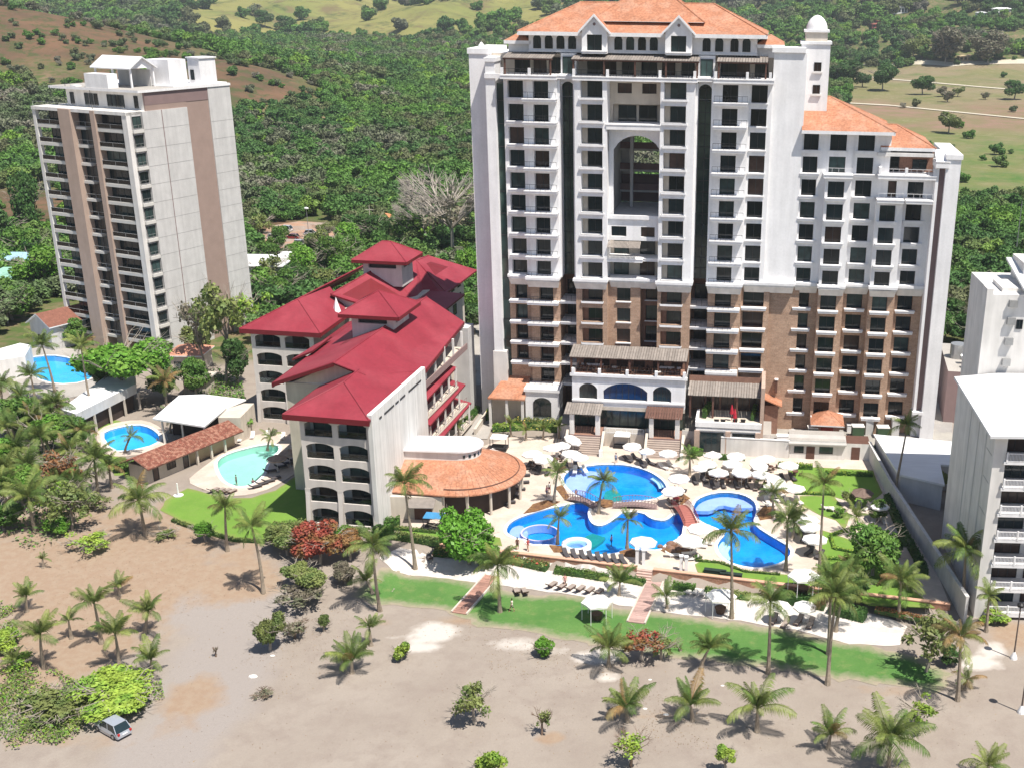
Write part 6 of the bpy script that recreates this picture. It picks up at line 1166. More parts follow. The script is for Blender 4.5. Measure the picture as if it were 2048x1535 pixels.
T_ = [
 ((600, 1165), 'dusky brown green shrub between the red tree and the sand', 2.6, 1.7, 'dense2', L_OLIVE, 1.6), ((690, 1165), 'dark shrub right below the red leaved tree', 2.0, 1.5, 'dense2', L_GREYG, 1.5), ((560, 505), 'green tree at the left rim of the car park', 4.0, 4.0, 'dense2', L_MID, 3.8), ((655, 478), 'low olive tree at the right rim of the car park', 4.0, 3.0, 'dense2', L_OLIVE, 3.0), ((520, 470), 'scrubby tree by the tower side of the car park', 4.4, 3.4, 'airy', L_OLIVE, 3.2), ((590, 520), 'rounded tree in front of the parked vans', 4.0, 2.6, 'dense2', L_BRIGHT, 2.8), ((35, 1330), 'low green shrub beside the small palm sapling at left', 2.0, .9, 'airy', L_YEL, .9), ((330, 1075), 'grassy low shrub at the lawn corner under the double palm', 1.6, .6, 'airy', L_OLIVE, .6),
 ((1700, 1010), 'flowering shrub at the top of the garden circle', 1.5, 1.3, 'dense2', L_OLIVE, 1.3), ((1755, 1040), 'broad leaved shrub between garden circle and wall', 2.0, 1.6, 'dense2', L_MID, 1.6), ((1680, 1035), 'small round shrub on the garden circle rim', 1.1, .9, 'shrub', L_BRIGHT, .9), ((1790, 1110), 'dark shrub against the boundary wall', 1.8, 1.5, 'dense2', L_DARK, 1.6), ((1815, 1180), 'low olive shrub near the corner lawn palm', 1.4, 1.0, 'shrub', L_OLIVE, 1.0), ((1560, 1040), 'low shrub in the bed right of the kidney pool', 1.0, .7, 'shrub', L_OLIVE, .7), ((1418, 948), 'leafy shrub left of the dark planter', 1.0, .8, 'shrub', L_BRIGHT, .9), ((1385, 915), 'bright shrub at the ramp foot palm', 1.2, 1.0, 'shrub', L_BRIGHT, 1.0), ((1395, 1118), 'small rounded shrub at the tip of the round pool lawn', .7, .5, 'shrub', L_MID, .5), ((560, 1085), 'low green bush filling the corner left of the hotel', 2.2, 1.4, 'dense2', L_MID, 1.4), ((685, 1085), 'green bush at the right foot of the cream hotel', 1.8, 1.4, 'dense2', L_BRIGHT, 1.3),
 ((60, 960), 'leafy tree in the lower left grove', 3.4, 2.6, 'dense2', L_OLIVE, 2.6), ((150, 900), 'green tree behind the rusty leaved one', 3.6, 3.2, 'dense2', L_MID, 2.8), ((110, 1030), 'airy tree at the front of the grove', 3.0, 2.6, 'airy', L_YEL, 2.4), ((10, 950), 'dense bright tree at the left edge of the grove', 4.0, 3.4, 'dense2', L_BRIGHT, 3.0), ((75, 860), 'green tree at the back of the palm grove', 4.0, 3.4, 'dense2', L_OLIVE, 3.0), ((190, 1020), 'low airy shrub between grove and lawn', 2.2, 1.4, 'airy', L_OLIVE, 1.3), ((220, 800), 'tree at the left foot of the huge spreading one', 4.0, 4.0, 'dense2', L_MID, 3.4), ((330, 800), 'dark tree at the right foot of the huge spreading one', 4.0, 3.6, 'dense2', L_DARK, 3.4), ((150, 690), 'tree at the foot of the beige pilaster', 3.6, 3.2, 'dense2', L_MID, 3.0), ((395, 720), 'bushy tree at the foot of the tower side wall', 4.0, 3.6, 'dense2', L_OLIVE, 3.6), ((540, 545), 'green tree left of the small shop', 5.0, 4.4, 'dense2', L_MID, 4.2), ((700, 505), 'tree at the right side of the car park', 5.5, 5.0, 'dense2', L_BRIGHT, 4.6), ((790, 540), 'bushy tree tucked behind the back lantern', 4.6, 4.6, 'dense2', L_OLIVE, 4.4),
 ((938, 1128), 'big dense glossy green tree in front of the round restaurant', 4.7, 4.7, 'dense', L_LIME, 4.3), ((968, 1136), 'lighter green tree at the foot of the big dense one', 2.6, 2.4, 'dense2', L_MID, 2.2), ((640, 1128), 'large shrub tree with bright red leaves on top', 4.0, 3.0, 'dense', L_RED, 2.7),
 ((575, 1110), 'olive green bush left of the red leaved tree', 3.4, 2.2, 'dense2', L_OLIVE, 2.0), ((700, 1120), 'orange tinted bush right of the red leaved tree', 2.9, 2.2, 'dense2', M('orange_brown_leaves', (.27, .15, .06), .6, .3, 1, transl=.25, fine=(4, .2)), 1.8), ((632, 1192), 'green crowned shrub below the red leaved tree', 2.9, 2.4, 'dense2', L_OLIVE, 2.0),
 ((600, 1215), 'leafless brown undergrowth shrub below the red tree', 3.0, 1.7, 'airy', L_GREYG, 1.5), ((540, 1300), 'tall olive shrub tree standing alone on the sand at left', 2.2, 2.6, 'dense2', L_OLIVE, 2.6), ((648, 1262), 'small narrow shrub on the sand below the red tree', .9, 1.2, 'shrub', L_OLIVE, 1.2), ((590, 1275), 'dry twiggy shrub right of the lone olive shrub', 1.8, 1.3, 'sparse', L_GREYG, 1.2),
 ((768, 1092), 'white flecked bush against the cream hotel corner', 2.0, 1.8, 'dense2', L_MID, 1.7), ((412, 1082), 'round bright green bush on the lawn corner', 1.7, 1.7, 'dense2', L_BRIGHT, 1.5), ((176, 1100), 'broad pale green shrub beside the sandy track', 2.9, 1.4, 'airy', L_YEL, 1.0), ((258, 812), 'huge spreading bright green tree below the beige tower', 8.4, 8.0, 'umbrella', L_BRIGHT, 6.0),
 ((452, 770), 'tall thin tree with pale trunks beside the red roofed hotel', 5.0, 13.5, 'airy', L_OLIVE, 6.5), ((415, 745), 'half bare tall tree in front of the tower side wall', 4.0, 9.5, 'airy', L_GREYG, 6.0), ((478, 770), 'dark green tree squeezed beside the red roofed hotel', 3.6, 5.0, 'dense2', L_DARK, 4.5), ((395, 800), 'leafy dark tree behind the white hall roof', 3.6, 4.5, 'dense2', L_MID, 3.6),
 ((1745, 1150), 'large rounded garden tree near the boundary wall', 4.4, 4.2, 'dense', L_MID, 3.8), ((1700, 1200), 'dark green garden bush below the large rounded tree', 2.8, 1.9, 'dense2', L_DARK, 1.9), ((1852, 1342), 'pale sparse tree casting a round shadow on the lawn', 3.3, 4.4, 'airy', L_OLIVE, 2.6), ((1086, 1312), 'small bright green shrub on the white sand edge', 1.55, 1.25, 'shrub', L_BRIGHT, 1.3),
 ((1285, 1322), 'small orange red shrub tree on the lawn edge', 2.3, 2.3, 'airy', L_RED, 1.6), ((1322, 1318), 'green shrub touching the orange red one', 1.6, 1.8, 'airy', L_OLIVE, 1.4), ((948, 1446), 'airy shrub tree alone on open sand, centre foreground', 2.2, 2.6, 'airy', L_OLIVE, 2.2), ((1084, 1468), 'tiny thin sapling tree in the centre foreground', 1.0, 2.0, 'sparse', L_OLIVE, 1.1),
 ((1262, 1532), 'pale twiggy sapling below the spreading centre palm', 1.9, 2.6, 'sparse', L_YEL, 1.0), ((1450, 1548), 'bright sapling at the bottom edge right of centre', 1.3, 2.3, 'shrub2', L_YEL, .8), ((982, 1560), 'bright green sapling cut by the bottom edge', 1.7, 2.2, 'shrub', L_YEL, 1.4), ((803, 1318), 'small yellow green shrub beside the sand path', 1.25, 1.1, 'shrub', L_YEL, 1.2),
 ((1838, 1455), 'yellow green sapling behind the large foreground palm', 2.1, 2.2, 'airy', L_YEL, 1.2), ((232, 1408), 'low wide bright green canopy tree sheltering the silver car', 4.7, 1.5, 'umbrella', L_YEL, 2.0), ((110, 1425), 'low scrubby tree left of the silver car', 3.8, .9, 'airy', L_OLIVE, 1.3), ((5, 1300), 'bright shrub cut by the left edge beside the young palms', 2.6, 1.6, 'dense2', L_YEL, 1.6), ((526, 1392), 'scraps of dry shrub on the grey track', 1.2, .35, 'sparse', L_GREYG, .3),
 ((432, 1312), 'thin bare sapling on the sandy track', .3, .8, 'sparse', L_GREYG, .4), ((130, 985), 'rusty brown leaved tree inside the palm grove', 3.2, 4.0, 'airy', M('rusty_leaves', (.26, .13, .06), .6, .3, 1, transl=.2), 3.0), ((145, 1060), 'leaning half bare tree at the front of the palm grove', 3.6, 4.0, 'airy', L_OLIVE, 3.0), ((48, 1010), 'dense green tree at the left edge of the palm grove', 4.0, 3.2, 'dense2', L_BRIGHT, 3.0),
 ((250, 940), 'small dark bush under the palms by the blue pool', 1.8, 1.2, 'shrub', L_MID, 1.2), ((30, 880), 'bushy green tree among the upper grove palms', 5.0, 4.0, 'dense2', L_MID, 3.6), ((100, 905), 'green tree filling the middle of the palm grove', 4.2, 3.6, 'dense2', L_BRIGHT, 3.0), ((8, 1060), 'green thicket tree at the left edge under the big leaning palm', 3.6, 2.0, 'dense2', L_MID, 2.0), ((120, 1065), 'low green shrub right of the big leaning palm', 2.4, 1.2, 'dense2', L_BRIGHT, 1.3),
 ((487, 865), 'bright shrub at the end of the changing rooms roof', 1.9, 1.7, 'shrub', L_BRIGHT, 1.6), ((935, 760), 'small bright bush beside the red galleries', 1.6, 1.8, 'shrub', L_BRIGHT, 1.6), ((1755, 920), 'dark climbing shrub on the annex corner', 1.3, 1.2, 'shrub', L_DARK, 2.0), ((1880, 985), 'bush behind the white annex roof', 2.0, 2.2, 'dense2', L_OLIVE, 2.2), ((1990, 1245), 'low bright shrub at the foot of the apartment building', 2.0, .8, 'shrub', L_YEL, .8), ((1905, 1330), 'dark shrub beside the yellow brown palm', 1.6, 1.2, 'shrub2', L_DARK, 1.2),
 ((60, 470), 'dark conical tree left of the beige tower', 5.5, 9, 'dense', L_DARK, 10), ((25, 640), 'green tree in front of the mint roofed house', 6.5, 5.0, 'dense', L_MID, 5), ((90, 590), 'large bright tree beside the tower foot', 7.5, 6.5, 'dense', L_BRIGHT, 6), ((55, 540), 'deep green tree behind the mint roof', 6.5, 6, 'dense2', L_MID, 6), ((10, 500), 'tree at the left edge above the blue roof', 6, 6, 'dense2', L_DARK, 6), ((100, 670), 'small olive tree by the grey cottage', 3.0, 2.6, 'airy', L_OLIVE, 2.6),
 ((560, 625), 'dark green tree between tower and red roofs', 5.5, 5.5, 'dense', L_MID, 5.0), ((598, 610), 'very dark shaded tree behind the red roofs', 4.5, 5, 'dense', L_DARK, 5), ((610, 575), 'bright lime tree behind the red roofs', 5.0, 6.5, 'dense2', L_BRIGHT, 4.6), ((650, 600), 'grey green tree behind the red roof ridge', 5.0, 5, 'dense2', L_OLIVE, 4.6), ((672, 560), 'spreading grey green tree left of the back lantern', 6.5, 7, 'dense', L_MID, 5.6), ((640, 530), 'olive tree in front of the car park', 5.5, 6, 'dense2', L_OLIVE, 5),
 ((700, 540), 'green tree touching the back lantern roof', 5.0, 5, 'dense2', L_MID, 5.0), ((545, 590), 'layered pale tree in front of the white building', 4.8, 6, 'airy', L_OLIVE, 4.2), ((505, 665), 'yellowish tree at the corner of the red roofs', 4.5, 5, 'airy', L_YEL, 4.5), ((745, 500), 'dark tree behind the back lantern', 6, 5.5, 'dense2', L_DARK, 5), ((820, 500), 'green tree right of the back lantern', 5.5, 6, 'dense2', L_MID, 5), ((935, 590), 'tall green tree between hotel tower and red roofs', 4.2, 6, 'dense', L_BRIGHT, 6.5), ((950, 650), 'leafy bush beside the pale access road', 3.8, 3.5, 'dense2', L_MID, 4)]
for px, lb, r, h, kd, mt, hc in T_: tree(px, lb, r, h, kd, mt, hc, bark=BARKD if kd == 'sparse' else BARK)
PALEB = M('pale_bare_bark', (.36, .32, .28), .9, .15, 2)
# great bare tree behind the red roofs
p = G(905, 520); t = thing('bare_tree', 'huge grey leafless tree between the red roofs and the hotel tower', 'tree', p); inst('trunk', limb_mesh(42, 17.5, 12, .6, PALEB, n=16, sub=9, dens=3), t); inst('crown', crown('sparse', L_GREYG), t, (0, 0, 12), (0, 0, 0), (9, 9, 6))
p = G(858, 500); t = thing('bare_tree', 'smaller leafless grey tree left of the huge bare one', 'tree', p); inst('trunk', limb_mesh(43, 11, 8, .35, PALEB, n=12, sub=8, dens=3), t)

# hedges and planting strips
def leaf_strip(name, label, pts, w_, h, mat, dens=70, leaf=.16, cat='hedge', z=None, flowers=None):
    Q = [G(*q) if z is None else up(q[0], q[1], z) for q in pts]; t = thing(name, label, cat, Q[0]); b = MB()
    for a, c in zip(Q[:-1], Q[1:]):
        d = (c - a); L = d.length; d.normalize(); nn = Vector((-d.y, d.x, 0)); o = Q[0]
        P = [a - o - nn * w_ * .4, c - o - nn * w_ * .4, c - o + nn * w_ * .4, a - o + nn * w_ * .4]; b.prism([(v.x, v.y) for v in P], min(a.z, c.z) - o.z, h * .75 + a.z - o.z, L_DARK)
        for i in range(int(dens * L * (w_ + h))):
            s = random.random() * L; x = random.uniform(-.5, .5) * w_; y = h * random.uniform(.1, 1.0) if abs(x) > .36 * w_ else h * random.uniform(.75, 1.08); y *= 1 + .18 * noise.noise((s * .8, x, 5))
            q = a - o + d * s + nn * x + Vector((0, 0, y)); n_ = Vector((random.gauss(0, 1), random.gauss(0, 1), random.gauss(.6, 1))).normalized(); u = n_.orthogonal().normalized() * leaf * random.uniform(.5, 1); v = n_.cross(u) * .7
            b.poly([q - u, q - v, q + u, q + v], flowers if flowers and random.random() < .12 else mat)
    b.build('foliage', t); return t
YF = M('yellow_flowers', (.65, .5, .12)); RF = M('red_flowers', (.5, .08, .06))
for lb, pts, w_, h, m_, z in [
 ('clipped hedge at the foot of the red leaved tree along the lawn', [(690, 1065), (800, 1078), (880, 1090)], 1.2, 1.0, L_OLIVE, 0), ('rust green planting below the retaining wall, left stretch', [(870, 1108), (1000, 1122), (1050, 1130), (1095, 1140)], 1.6, 1.0, L_OLIVE, -1.1), ('green planting below the retaining wall beside the lounger row', [(1110, 1144), (1170, 1152), (1215, 1160)], 1.4, .8, HEDGE, -1.1),
 ('shrubs at the foot of the wall just left of the steps', [(1240, 1160), (1290, 1170)], 1.0, .9, L_MID, -1.1), ('green shrubs below the round pool wall right of the steps', [(1345, 1176), (1390, 1182)], 1.2, .9, L_MID, -1.1), ('olive shrubs below the wall behind the second white tent', [(1410, 1184), (1500, 1198)], 1.3, .8, L_OLIVE, -1.1), ('dark hedge behind the beach tent at right', [(1560, 1200), (1650, 1216)], 2.0, 1.4, L_DARK, -1.1), ('dark shrubs at the right end of the sand strip', [(1660, 1222), (1730, 1240)], 2.0, 1.3, L_DARK, -1.1),
 ('brown edged planting along the corner lawn front', [(1750, 1222), (1850, 1242), (1915, 1262)], 1.0, .6, M('rusty_leaves', (.26, .13, .06)), -.6), ('yellow green hedge in front of the hotel yard wall', [(1555, 935), (1625, 938)], .9, .9, L_YEL, 0), ('hedge along the front of the service building', [(1650, 948), (1745, 952)], .9, .7, L_YEL, 0), ('curved low hedge bordering the lower side lawn', [(1725, 1052), (1660, 1072), (1668, 1098), (1740, 1112)], .5, .45, L_YEL, 0), ('straight low hedge beside the tall thin palm', [(1645, 1118), (1700, 1120)], .5, .45, L_YEL, 0), ('low hedge between the two side lawns', [(1590, 988), (1670, 990)], .5, .5, L_YEL, 0),
 ('garden hedge left of the hotel stairs', [(985, 862), (1070, 856), (1140, 866)], 1.6, 1.2, L_YEL, 0), ('back hedge under the lobby roof', [(975, 838), (1040, 842), (1100, 846)], 2.0, 2.0, L_MID, 0), ('leafy planting between lobby and entrance bay', [(1030, 855), (1110, 858)], 2.0, 1.8, L_OLIVE, 0), ('plants along the sandy walkway by the red galleries', [(905, 868), (935, 845), (955, 820)], 1.2, .9, L_MID, 0), ('green planting at the foot of the brick piers', [(1440, 918), (1490, 920)], .9, .8, L_MID, 0),
 ('shrubs beside the ramp foot', [(1385, 905), (1402, 912)], 1.0, 1.2, L_BRIGHT, 0), ('small hedge around the round pool lawn', [(1392, 1122), (1440, 1126), (1490, 1144), (1560, 1150)], .35, .35, L_OLIVE, 0), ('planting along the cream hotel corner lawn', [(740, 1052), (800, 1050)], 1.6, 1.2, L_MID, 0), ('hedge strip on the small lawn before the big tree', [(790, 1058), (880, 1066)], .8, .5, L_OLIVE, 0), ('hedge line along the left lawn edge by the soil', [(345, 1042), (400, 1062), (470, 1082), (560, 1086)], .6, .5, L_OLIVE, 0), ('olive hedge left of the cream hotel foot', [(545, 1066), (615, 1060)], 2.0, 1.4, L_OLIVE, 0),
 ('potted greenery on the left of the roof terrace', [(1408, 835), (1422, 812)], .8, 1.4, L_MID, 4.7), ('potted greenery on the right of the roof terrace', [(1505, 840), (1512, 815)], .7, 1.2, L_MID, 4.7), ('dark planting strip along the boundary wall', [(1772, 1000), (1800, 1060), (1850, 1150)], 1.0, 1.2, L_DARK, 0)]:
    leaf_strip('hedge', lb, pts, w_, h, m_, z=z, flowers=RF if 'rust' in lb else (YF if 'lobby' in lb else None), dens=45)

# creeping ground cover and fallen leaves
def scatter(name, polys, n, leaf, mat, zoff=.06, up_=.5, hh=0.0, label=None, mats=None):
    b = MB(); W = [(max(1, int(n * k)), P) for k, P in polys]
    for cnt, P in W:
        xs_ = [p[0] for p in P]; ys_ = [p[1] for p in P]; x = rng.uniform(min(xs_), max(xs_), cnt * 3); y = rng.uniform(min(ys_), max(ys_), cnt * 3)
        nv = np.array([noise.noise((a * .45, c_ * .45, 1.7)) for a, c_ in zip(x, y)]); k = inpoly(x, y, P) & (nv + edge_d(x, y, P) * .16 > rng.uniform(-.25, .45, len(x))); x, y = x[k][:cnt], y[k][:cnt]; z = base_h(x, y)
        for a, c_, e in zip(x, y, z):
            q = Vector((a, c_, e + zoff + random.random() * hh)); n_ = Vector((random.gauss(0, 1), random.gauss(0, 1), 1.2 + random.gauss(up_, .6))).normalized(); u = n_.orthogonal().normalized(); u.rotate(Matrix.Rotation(random.random() * 6.28, 3, n_)); u *= leaf * random.uniform(.5, 1.2); v = n_.cross(u) * .7
            b.poly([q - u, q - v, q + u, q + v], random.choice(mats) if mats else mat)
    o = b.build(name); struct(o, 'stuff'); return o
gp = lambda pts: [tuple(G(*q)[:2]) for q in pts]
scatter('creeping_beach_plants', [(.42, gp([(-20, 1340), (40, 1335), (120, 1345), (180, 1380), (190, 1430), (160, 1480), (60, 1500), (-20, 1500)])), (.2, gp([(-10, 1200), (30, 1215), (45, 1270), (30, 1320), (-10, 1320)])), (.2, gp([(120, 1380), (220, 1355), (320, 1350), (330, 1400), (240, 1450), (140, 1450)]))], 15000, .15, L_YEL, hh=.5, mats=[L_YEL, L_OLIVE, L_OLIVE, L_BRIGHT, L_GREYG])
scatter('fallen_leaves', [(.2, gp([(60, 1080), (420, 1090), (470, 1200), (330, 1250), (100, 1290), (40, 1200)])), (.15, gp([(500, 1160), (740, 1200), (720, 1300), (560, 1400), (480, 1320)])), (.12, gp([(1250, 1380), (1420, 1400), (1420, 1500), (1240, 1520)])), (.15, gp([(880, 1230), (1260, 1300), (1250, 1370), (1000, 1350), (900, 1290)])), (.3, gp([(200, 1100), (2048, 1330), (2048, 1535), (300, 1535)]))], 4500, .07, BARKD, .02, 1.5, mats=[BARKD, L_PALMD, M('dead_leaf_brown', (.2, .12, .07)), TRUNK])
scatter('understorey', [(.5, gp([(0, 800), (130, 790), (200, 860), (190, 960), (150, 1080), (60, 1110), (-20, 1060)])), (.3, gp([(380, 745), (480, 745), (500, 840), (400, 830)])), (.2, gp([(450, 600), (700, 560), (900, 500), (960, 560), (940, 700), (850, 600)]))], 9000, .26, L_MID, hh=1.0, mats=[L_MID, L_OLIVE, L_DARK, L_GREYG, L_BRIGHT])

# ------------------------------------------------------------------ forest in the valley and on the hills
def forest_mat(name, cols, tr=.2):
    m = bpy.data.materials.new(name); m.use_nodes = True; n = m.node_tree.nodes; l = m.node_tree.links; b = n['Principled BSDF']; b.inputs['Roughness'].default_value = .6; b.inputs['Specular IOR Level'].default_value = .2
    g = n.new('ShaderNodeNewGeometry'); oi = n.new('ShaderNodeObjectInfo')
    def nz(src, s, d=4): t = n.new('ShaderNodeTexNoise'); t.inputs['Scale'].default_value = s; t.inputs['Detail'].default_value = d; l.new(src, t.inputs['Vector']); return t.outputs['Fac']
    def rp(f, lo, hi, a=0., c=1.): x = n.new('ShaderNodeMapRange'); l.new(f, x.inputs[0]); x.inputs[1].default_value = lo; x.inputs[2].default_value = hi; x.inputs[3].default_value = a; x.inputs[4].default_value = c; return x.outputs[0]
    def mx(f, p, q):
        x = n.new('ShaderNodeMix'); x.data_type = 'RGBA'; l.new(f, x.inputs[0])
        for k, v in ((6, p), (7, q)):
            if isinstance(v, tuple): x.inputs[k].default_value = (*v, 1)
            else: l.new(v, x.inputs[k])
        return x.outputs[2]
    def ad(a, c, s=1.0): x = n.new('ShaderNodeMath'); x.operation = 'MULTIPLY_ADD'; l.new(c, x.inputs[0]); x.inputs[1].default_value = s; l.new(a, x.inputs[2]); return x.outputs[0]
    big = nz(g.outputs['Position'], .009, 5); c = mx(rp(ad(big, oi.outputs['Random'], .22), .50, .68), cols[0], cols[1]); big2 = nz(g.outputs['Position'], .017, 4); c = mx(rp(ad(big2, oi.outputs['Random'], .25), .62, .76), c, cols[2]); c = mx(rp(oi.outputs['Random'], .90, .97), c, cols[3])
    f2 = n.new('ShaderNodeVectorMath'); f2.operation = 'SCALE'; l.new(c, f2.inputs[0]); l.new(rp(nz(g.outputs['Position'], .8, 4), .3, .7, .6, 1.4), f2.inputs['Scale']); l.new(f2.outputs[0], b.inputs['Base Color'])
    t = n.new('ShaderNodeBsdfTranslucent'); l.new(f2.outputs[0], t.inputs[0]); ms = n.new('ShaderNodeMixShader'); ms.inputs[0].default_value = tr; l.new(b.outputs[0], ms.inputs[1]); l.new(t.outputs[0], ms.inputs[2]); l.new(ms.outputs[0], n['Material Output'].inputs[0]); MATS[name] = m; return m
F1 = forest_mat('forest_leaves', ((.072, .155, .045), (.12, .245, .045), (.14, .155, .075), (.18, .31, .05)))
F2 = forest_mat('dry_forest_twigs', ((.13, .145, .088), (.095, .155, .055), (.20, .19, .145), (.10, .19, .05)), .1)
def ok_forest(x, y):
    az = x / y; bad = np.zeros(len(x), bool)
    for (a, c, d, e) in ((-133, -82, 212, 262), (-16, 52, 170, 222), (-62, -18, 140, 236), (48, 72, 180, 212), (-32, -8, 190, 300 * 0 + 235), (30, 64, 110, 176)): bad |= (x > a) & (x < c) & (y > d) & (y < e)
    CP = PP([(495, 495), (535, 452), (600, 442), (675, 446), (700, 476), (660, 515), (590, 560), (530, 560)], 0); bad |= inpoly(x, y, CP)          # car park and clearing
    return ~bad
def grid(y0, y1, st, x0=-.63, x1=.40):
    out = []
    for y in np.arange(y0, y1, st):
        x = np.arange(x0 * y, x1 * y, st); out.append(np.column_stack([x + rng.uniform(-.45, .45, len(x)) * st, y + rng.uniform(-.45, .45, len(x)) * st]))
    return np.vstack(out)
P1 = grid(236, 420, 6.2); P2 = grid(420, 760, 8.0); P3 = grid(760, 1350, 11.5); P4 = grid(1350, 2500, 19)
Pt = np.vstack([P1, P2, P3, P4]); sz = np.concatenate([np.full(len(P1), 4.2), np.full(len(P2), 5.2), np.full(len(P3), 7.2), np.full(len(P4), 11.5)])
x, y = Pt.T; az = x / y; keep = ok_forest(x, y)
fld = sm(.150, .163, az) * sm(395, 425, y) * (1 - sm(1040, 1075, y)); nzv = np.array([noise.noise((a * .012, c_ * .012, 0)) for a, c_ in zip(x, y)]); nzf = np.array([noise.noise((a * .05, c_ * .05, 4)) for a, c_ in zip(x, y)])
keep &= (rng.rand(len(x)) > fld * (1.0 - .02 * (nzf > .3) - .30 * (y < 560) * (nzf > .05) - .05 * (y < 800) * (nzf > .2)))
sp_ = np.clip(1.5 * blob(x, y, -440, 740, 150, 115) + 1.3 * blob(x, y, -232, 640, 50, 55) + 1.2 * blob(x, y, -205, 372, 34, 40), 0, 1); bare = sp_ > .35
keep &= (rng.rand(len(x)) > np.where(bare, .84 - .75 * (nzf > .10), 0))
ghv = sm(1290, 1420, y) * sm(-.40, -.35, az) * (1 - sm(-.10, -.05, az)); keep &= (rng.rand(len(x)) > ghv * (.992 - .55 * (nzf > .34)))
hr = (az > .155) * (y > 1060); keep &= (rng.rand(len(x)) > hr * (.35 + .4 * (nzf > .05)))
keep &= ~((np.abs(x - 0) < 0))
x, y, sz, nzv, bare = x[keep], y[keep], sz[keep], nzv[keep], bare[keep]; z = base_h(x, y)
sz = sz * rng.uniform(.7, 1.25, len(x)) * np.where(bare, .5, 1)
fz = sm(.150, .163, x / y) * sm(395, 425, y) * (1 - sm(1040, 1075, y)) > .5; sz = np.where(fz, sz * rng.uniform(.35, .8, len(x)), sz)
dry = (nzv + rng.normal(0, .15, len(x)) > .33) | (bare & (rng.rand(len(x)) < .5)); kind = np.where(dry, 2 + (rng.rand(len(x)) < .35), (rng.rand(len(x)) < .5).astype(int))
order = np.argsort(x * x + y * y); near = order[:235]; rest = order[235:]
KN = [('far', F1), ('far2', F1), ('far2', F2), ('far3', F2)]
LAB = ['dense rounded green tree in the forest behind the towers', 'dense rounded green tree in the forest behind the towers', 'greyish dry season tree in the forest behind the towers', 'thin greyish dry tree in the forest behind the towers']
GRP = ['green forest trees behind the towers', 'green forest trees behind the towers', 'dry forest trees behind the towers', 'thin dry forest trees behind the towers']
src = {}
NEARK = {0: ('dense', L_MID), 1: ('dense2', L_DARK), 2: ('dense2', L_GREYG), 3: ('airy', L_GREYG)}
for j, i in enumerate(near):
    k = int(kind[i]); r = float(sz[i]) * 1.05; kk = KN[k]; pz = Vector((x[i], y[i], z[i]))
    mesh = crown(*kk); sec = ' left of the beige tower' if pz.x / pz.y < -.52 else ' between the two towers' if pz.x / pz.y < -.12 else ' right of the hotel tower'; t = thing('forest_tree', LAB[k].replace(' behind the towers', sec), 'tree', pz, 0, GRP[k].replace(' behind the towers', sec)); a = random.uniform(0, 6.28)
    o = inst('crown', mesh, t, (0, 0, r * .95), (0, 0, a), (r, r, r * .95)); src.setdefault(k, o)
    kx = ('ft', k > 1)
    if kx not in _lm: _lm[kx] = limb_mesh(77 + k, 5, 4, .2, BARK)
    inst('trunk', _lm[kx], t, (0, 0, 0), (0, 0, a), (r / 4.5,) * 3)
fm = bpy.data.meshes.new('forest'); V = np.column_stack([x[rest], y[rest], z[rest] + sz[rest] * .62]); fm.vertices.add(len(V)); fm.vertices.foreach_set('co', V.ravel())
for nm, tp, arr in (('size', 'FLOAT', sz[rest] * 1.08), ('turn', 'FLOAT', rng.uniform(0, 6.28, len(rest)))):
    at = fm.attributes.new(nm, tp, 'POINT'); at.data.foreach_set('value', arr.astype(np.float32))
at = fm.attributes.new('kind_id', 'INT', 'POINT'); at.data.foreach_set('value', kind[rest].astype(np.int32)); fm.update()
fo_ = bpy.data.objects.new('forest', fm); link(fo_); struct(fo_, 'stuff')
ng = bpy.data.node_groups.new('forest_scatter', 'GeometryNodeTree'); ng.interface.new_socket('Geometry', in_out='INPUT', socket_type='NodeSocketGeometry'); ng.interface.new_socket('Geometry', in_out='OUTPUT', socket_type='NodeSocketGeometry')
N_ = ng.nodes; L_ = ng.links; gi = N_.new('NodeGroupInput'); go = N_.new('NodeGroupOutput'); jn = N_.new('GeometryNodeJoinGeometry'); ip = N_.new('GeometryNodeInstanceOnPoints'); ip.inputs['Pick Instance'].default_value = True
for k in (3, 2, 1, 0):
    oi = N_.new('GeometryNodeObjectInfo'); oi.inputs['Object'].default_value = src[k]; oi.inputs['As Instance'].default_value = True; oi.transform_space = 'ORIGINAL'; L_.new(oi.outputs['Geometry'], jn.inputs[0])
def nat(nm, tp): a = N_.new('GeometryNodeInputNamedAttribute'); a.data_type = tp; a.inputs[0].default_value = nm; return a
L_.new(gi.outputs[0], ip.inputs['Points']); L_.new(jn.outputs[0], ip.inputs['Instance']); ka = nat('kind_id', 'INT'); L_.new(next(s for s in ka.outputs if s.enabled and s.name == 'Attribute'), ip.inputs['Instance Index'])
sa = nat('size', 'FLOAT'); L_.new(next(s for s in sa.outputs if s.enabled and s.name == 'Attribute'), ip.inputs['Scale']); ta = nat('turn', 'FLOAT'); cx3 = N_.new('ShaderNodeCombineXYZ'); L_.new(next(s for s in ta.outputs if s.enabled and s.name == 'Attribute'), cx3.inputs[2]); L_.new(cx3.outputs[0], ip.inputs['Rotation']); L_.new(ip.outputs[0], go.inputs[0])
md = fo_.modifiers.new('scatter', 'NODES'); md.node_group = ng
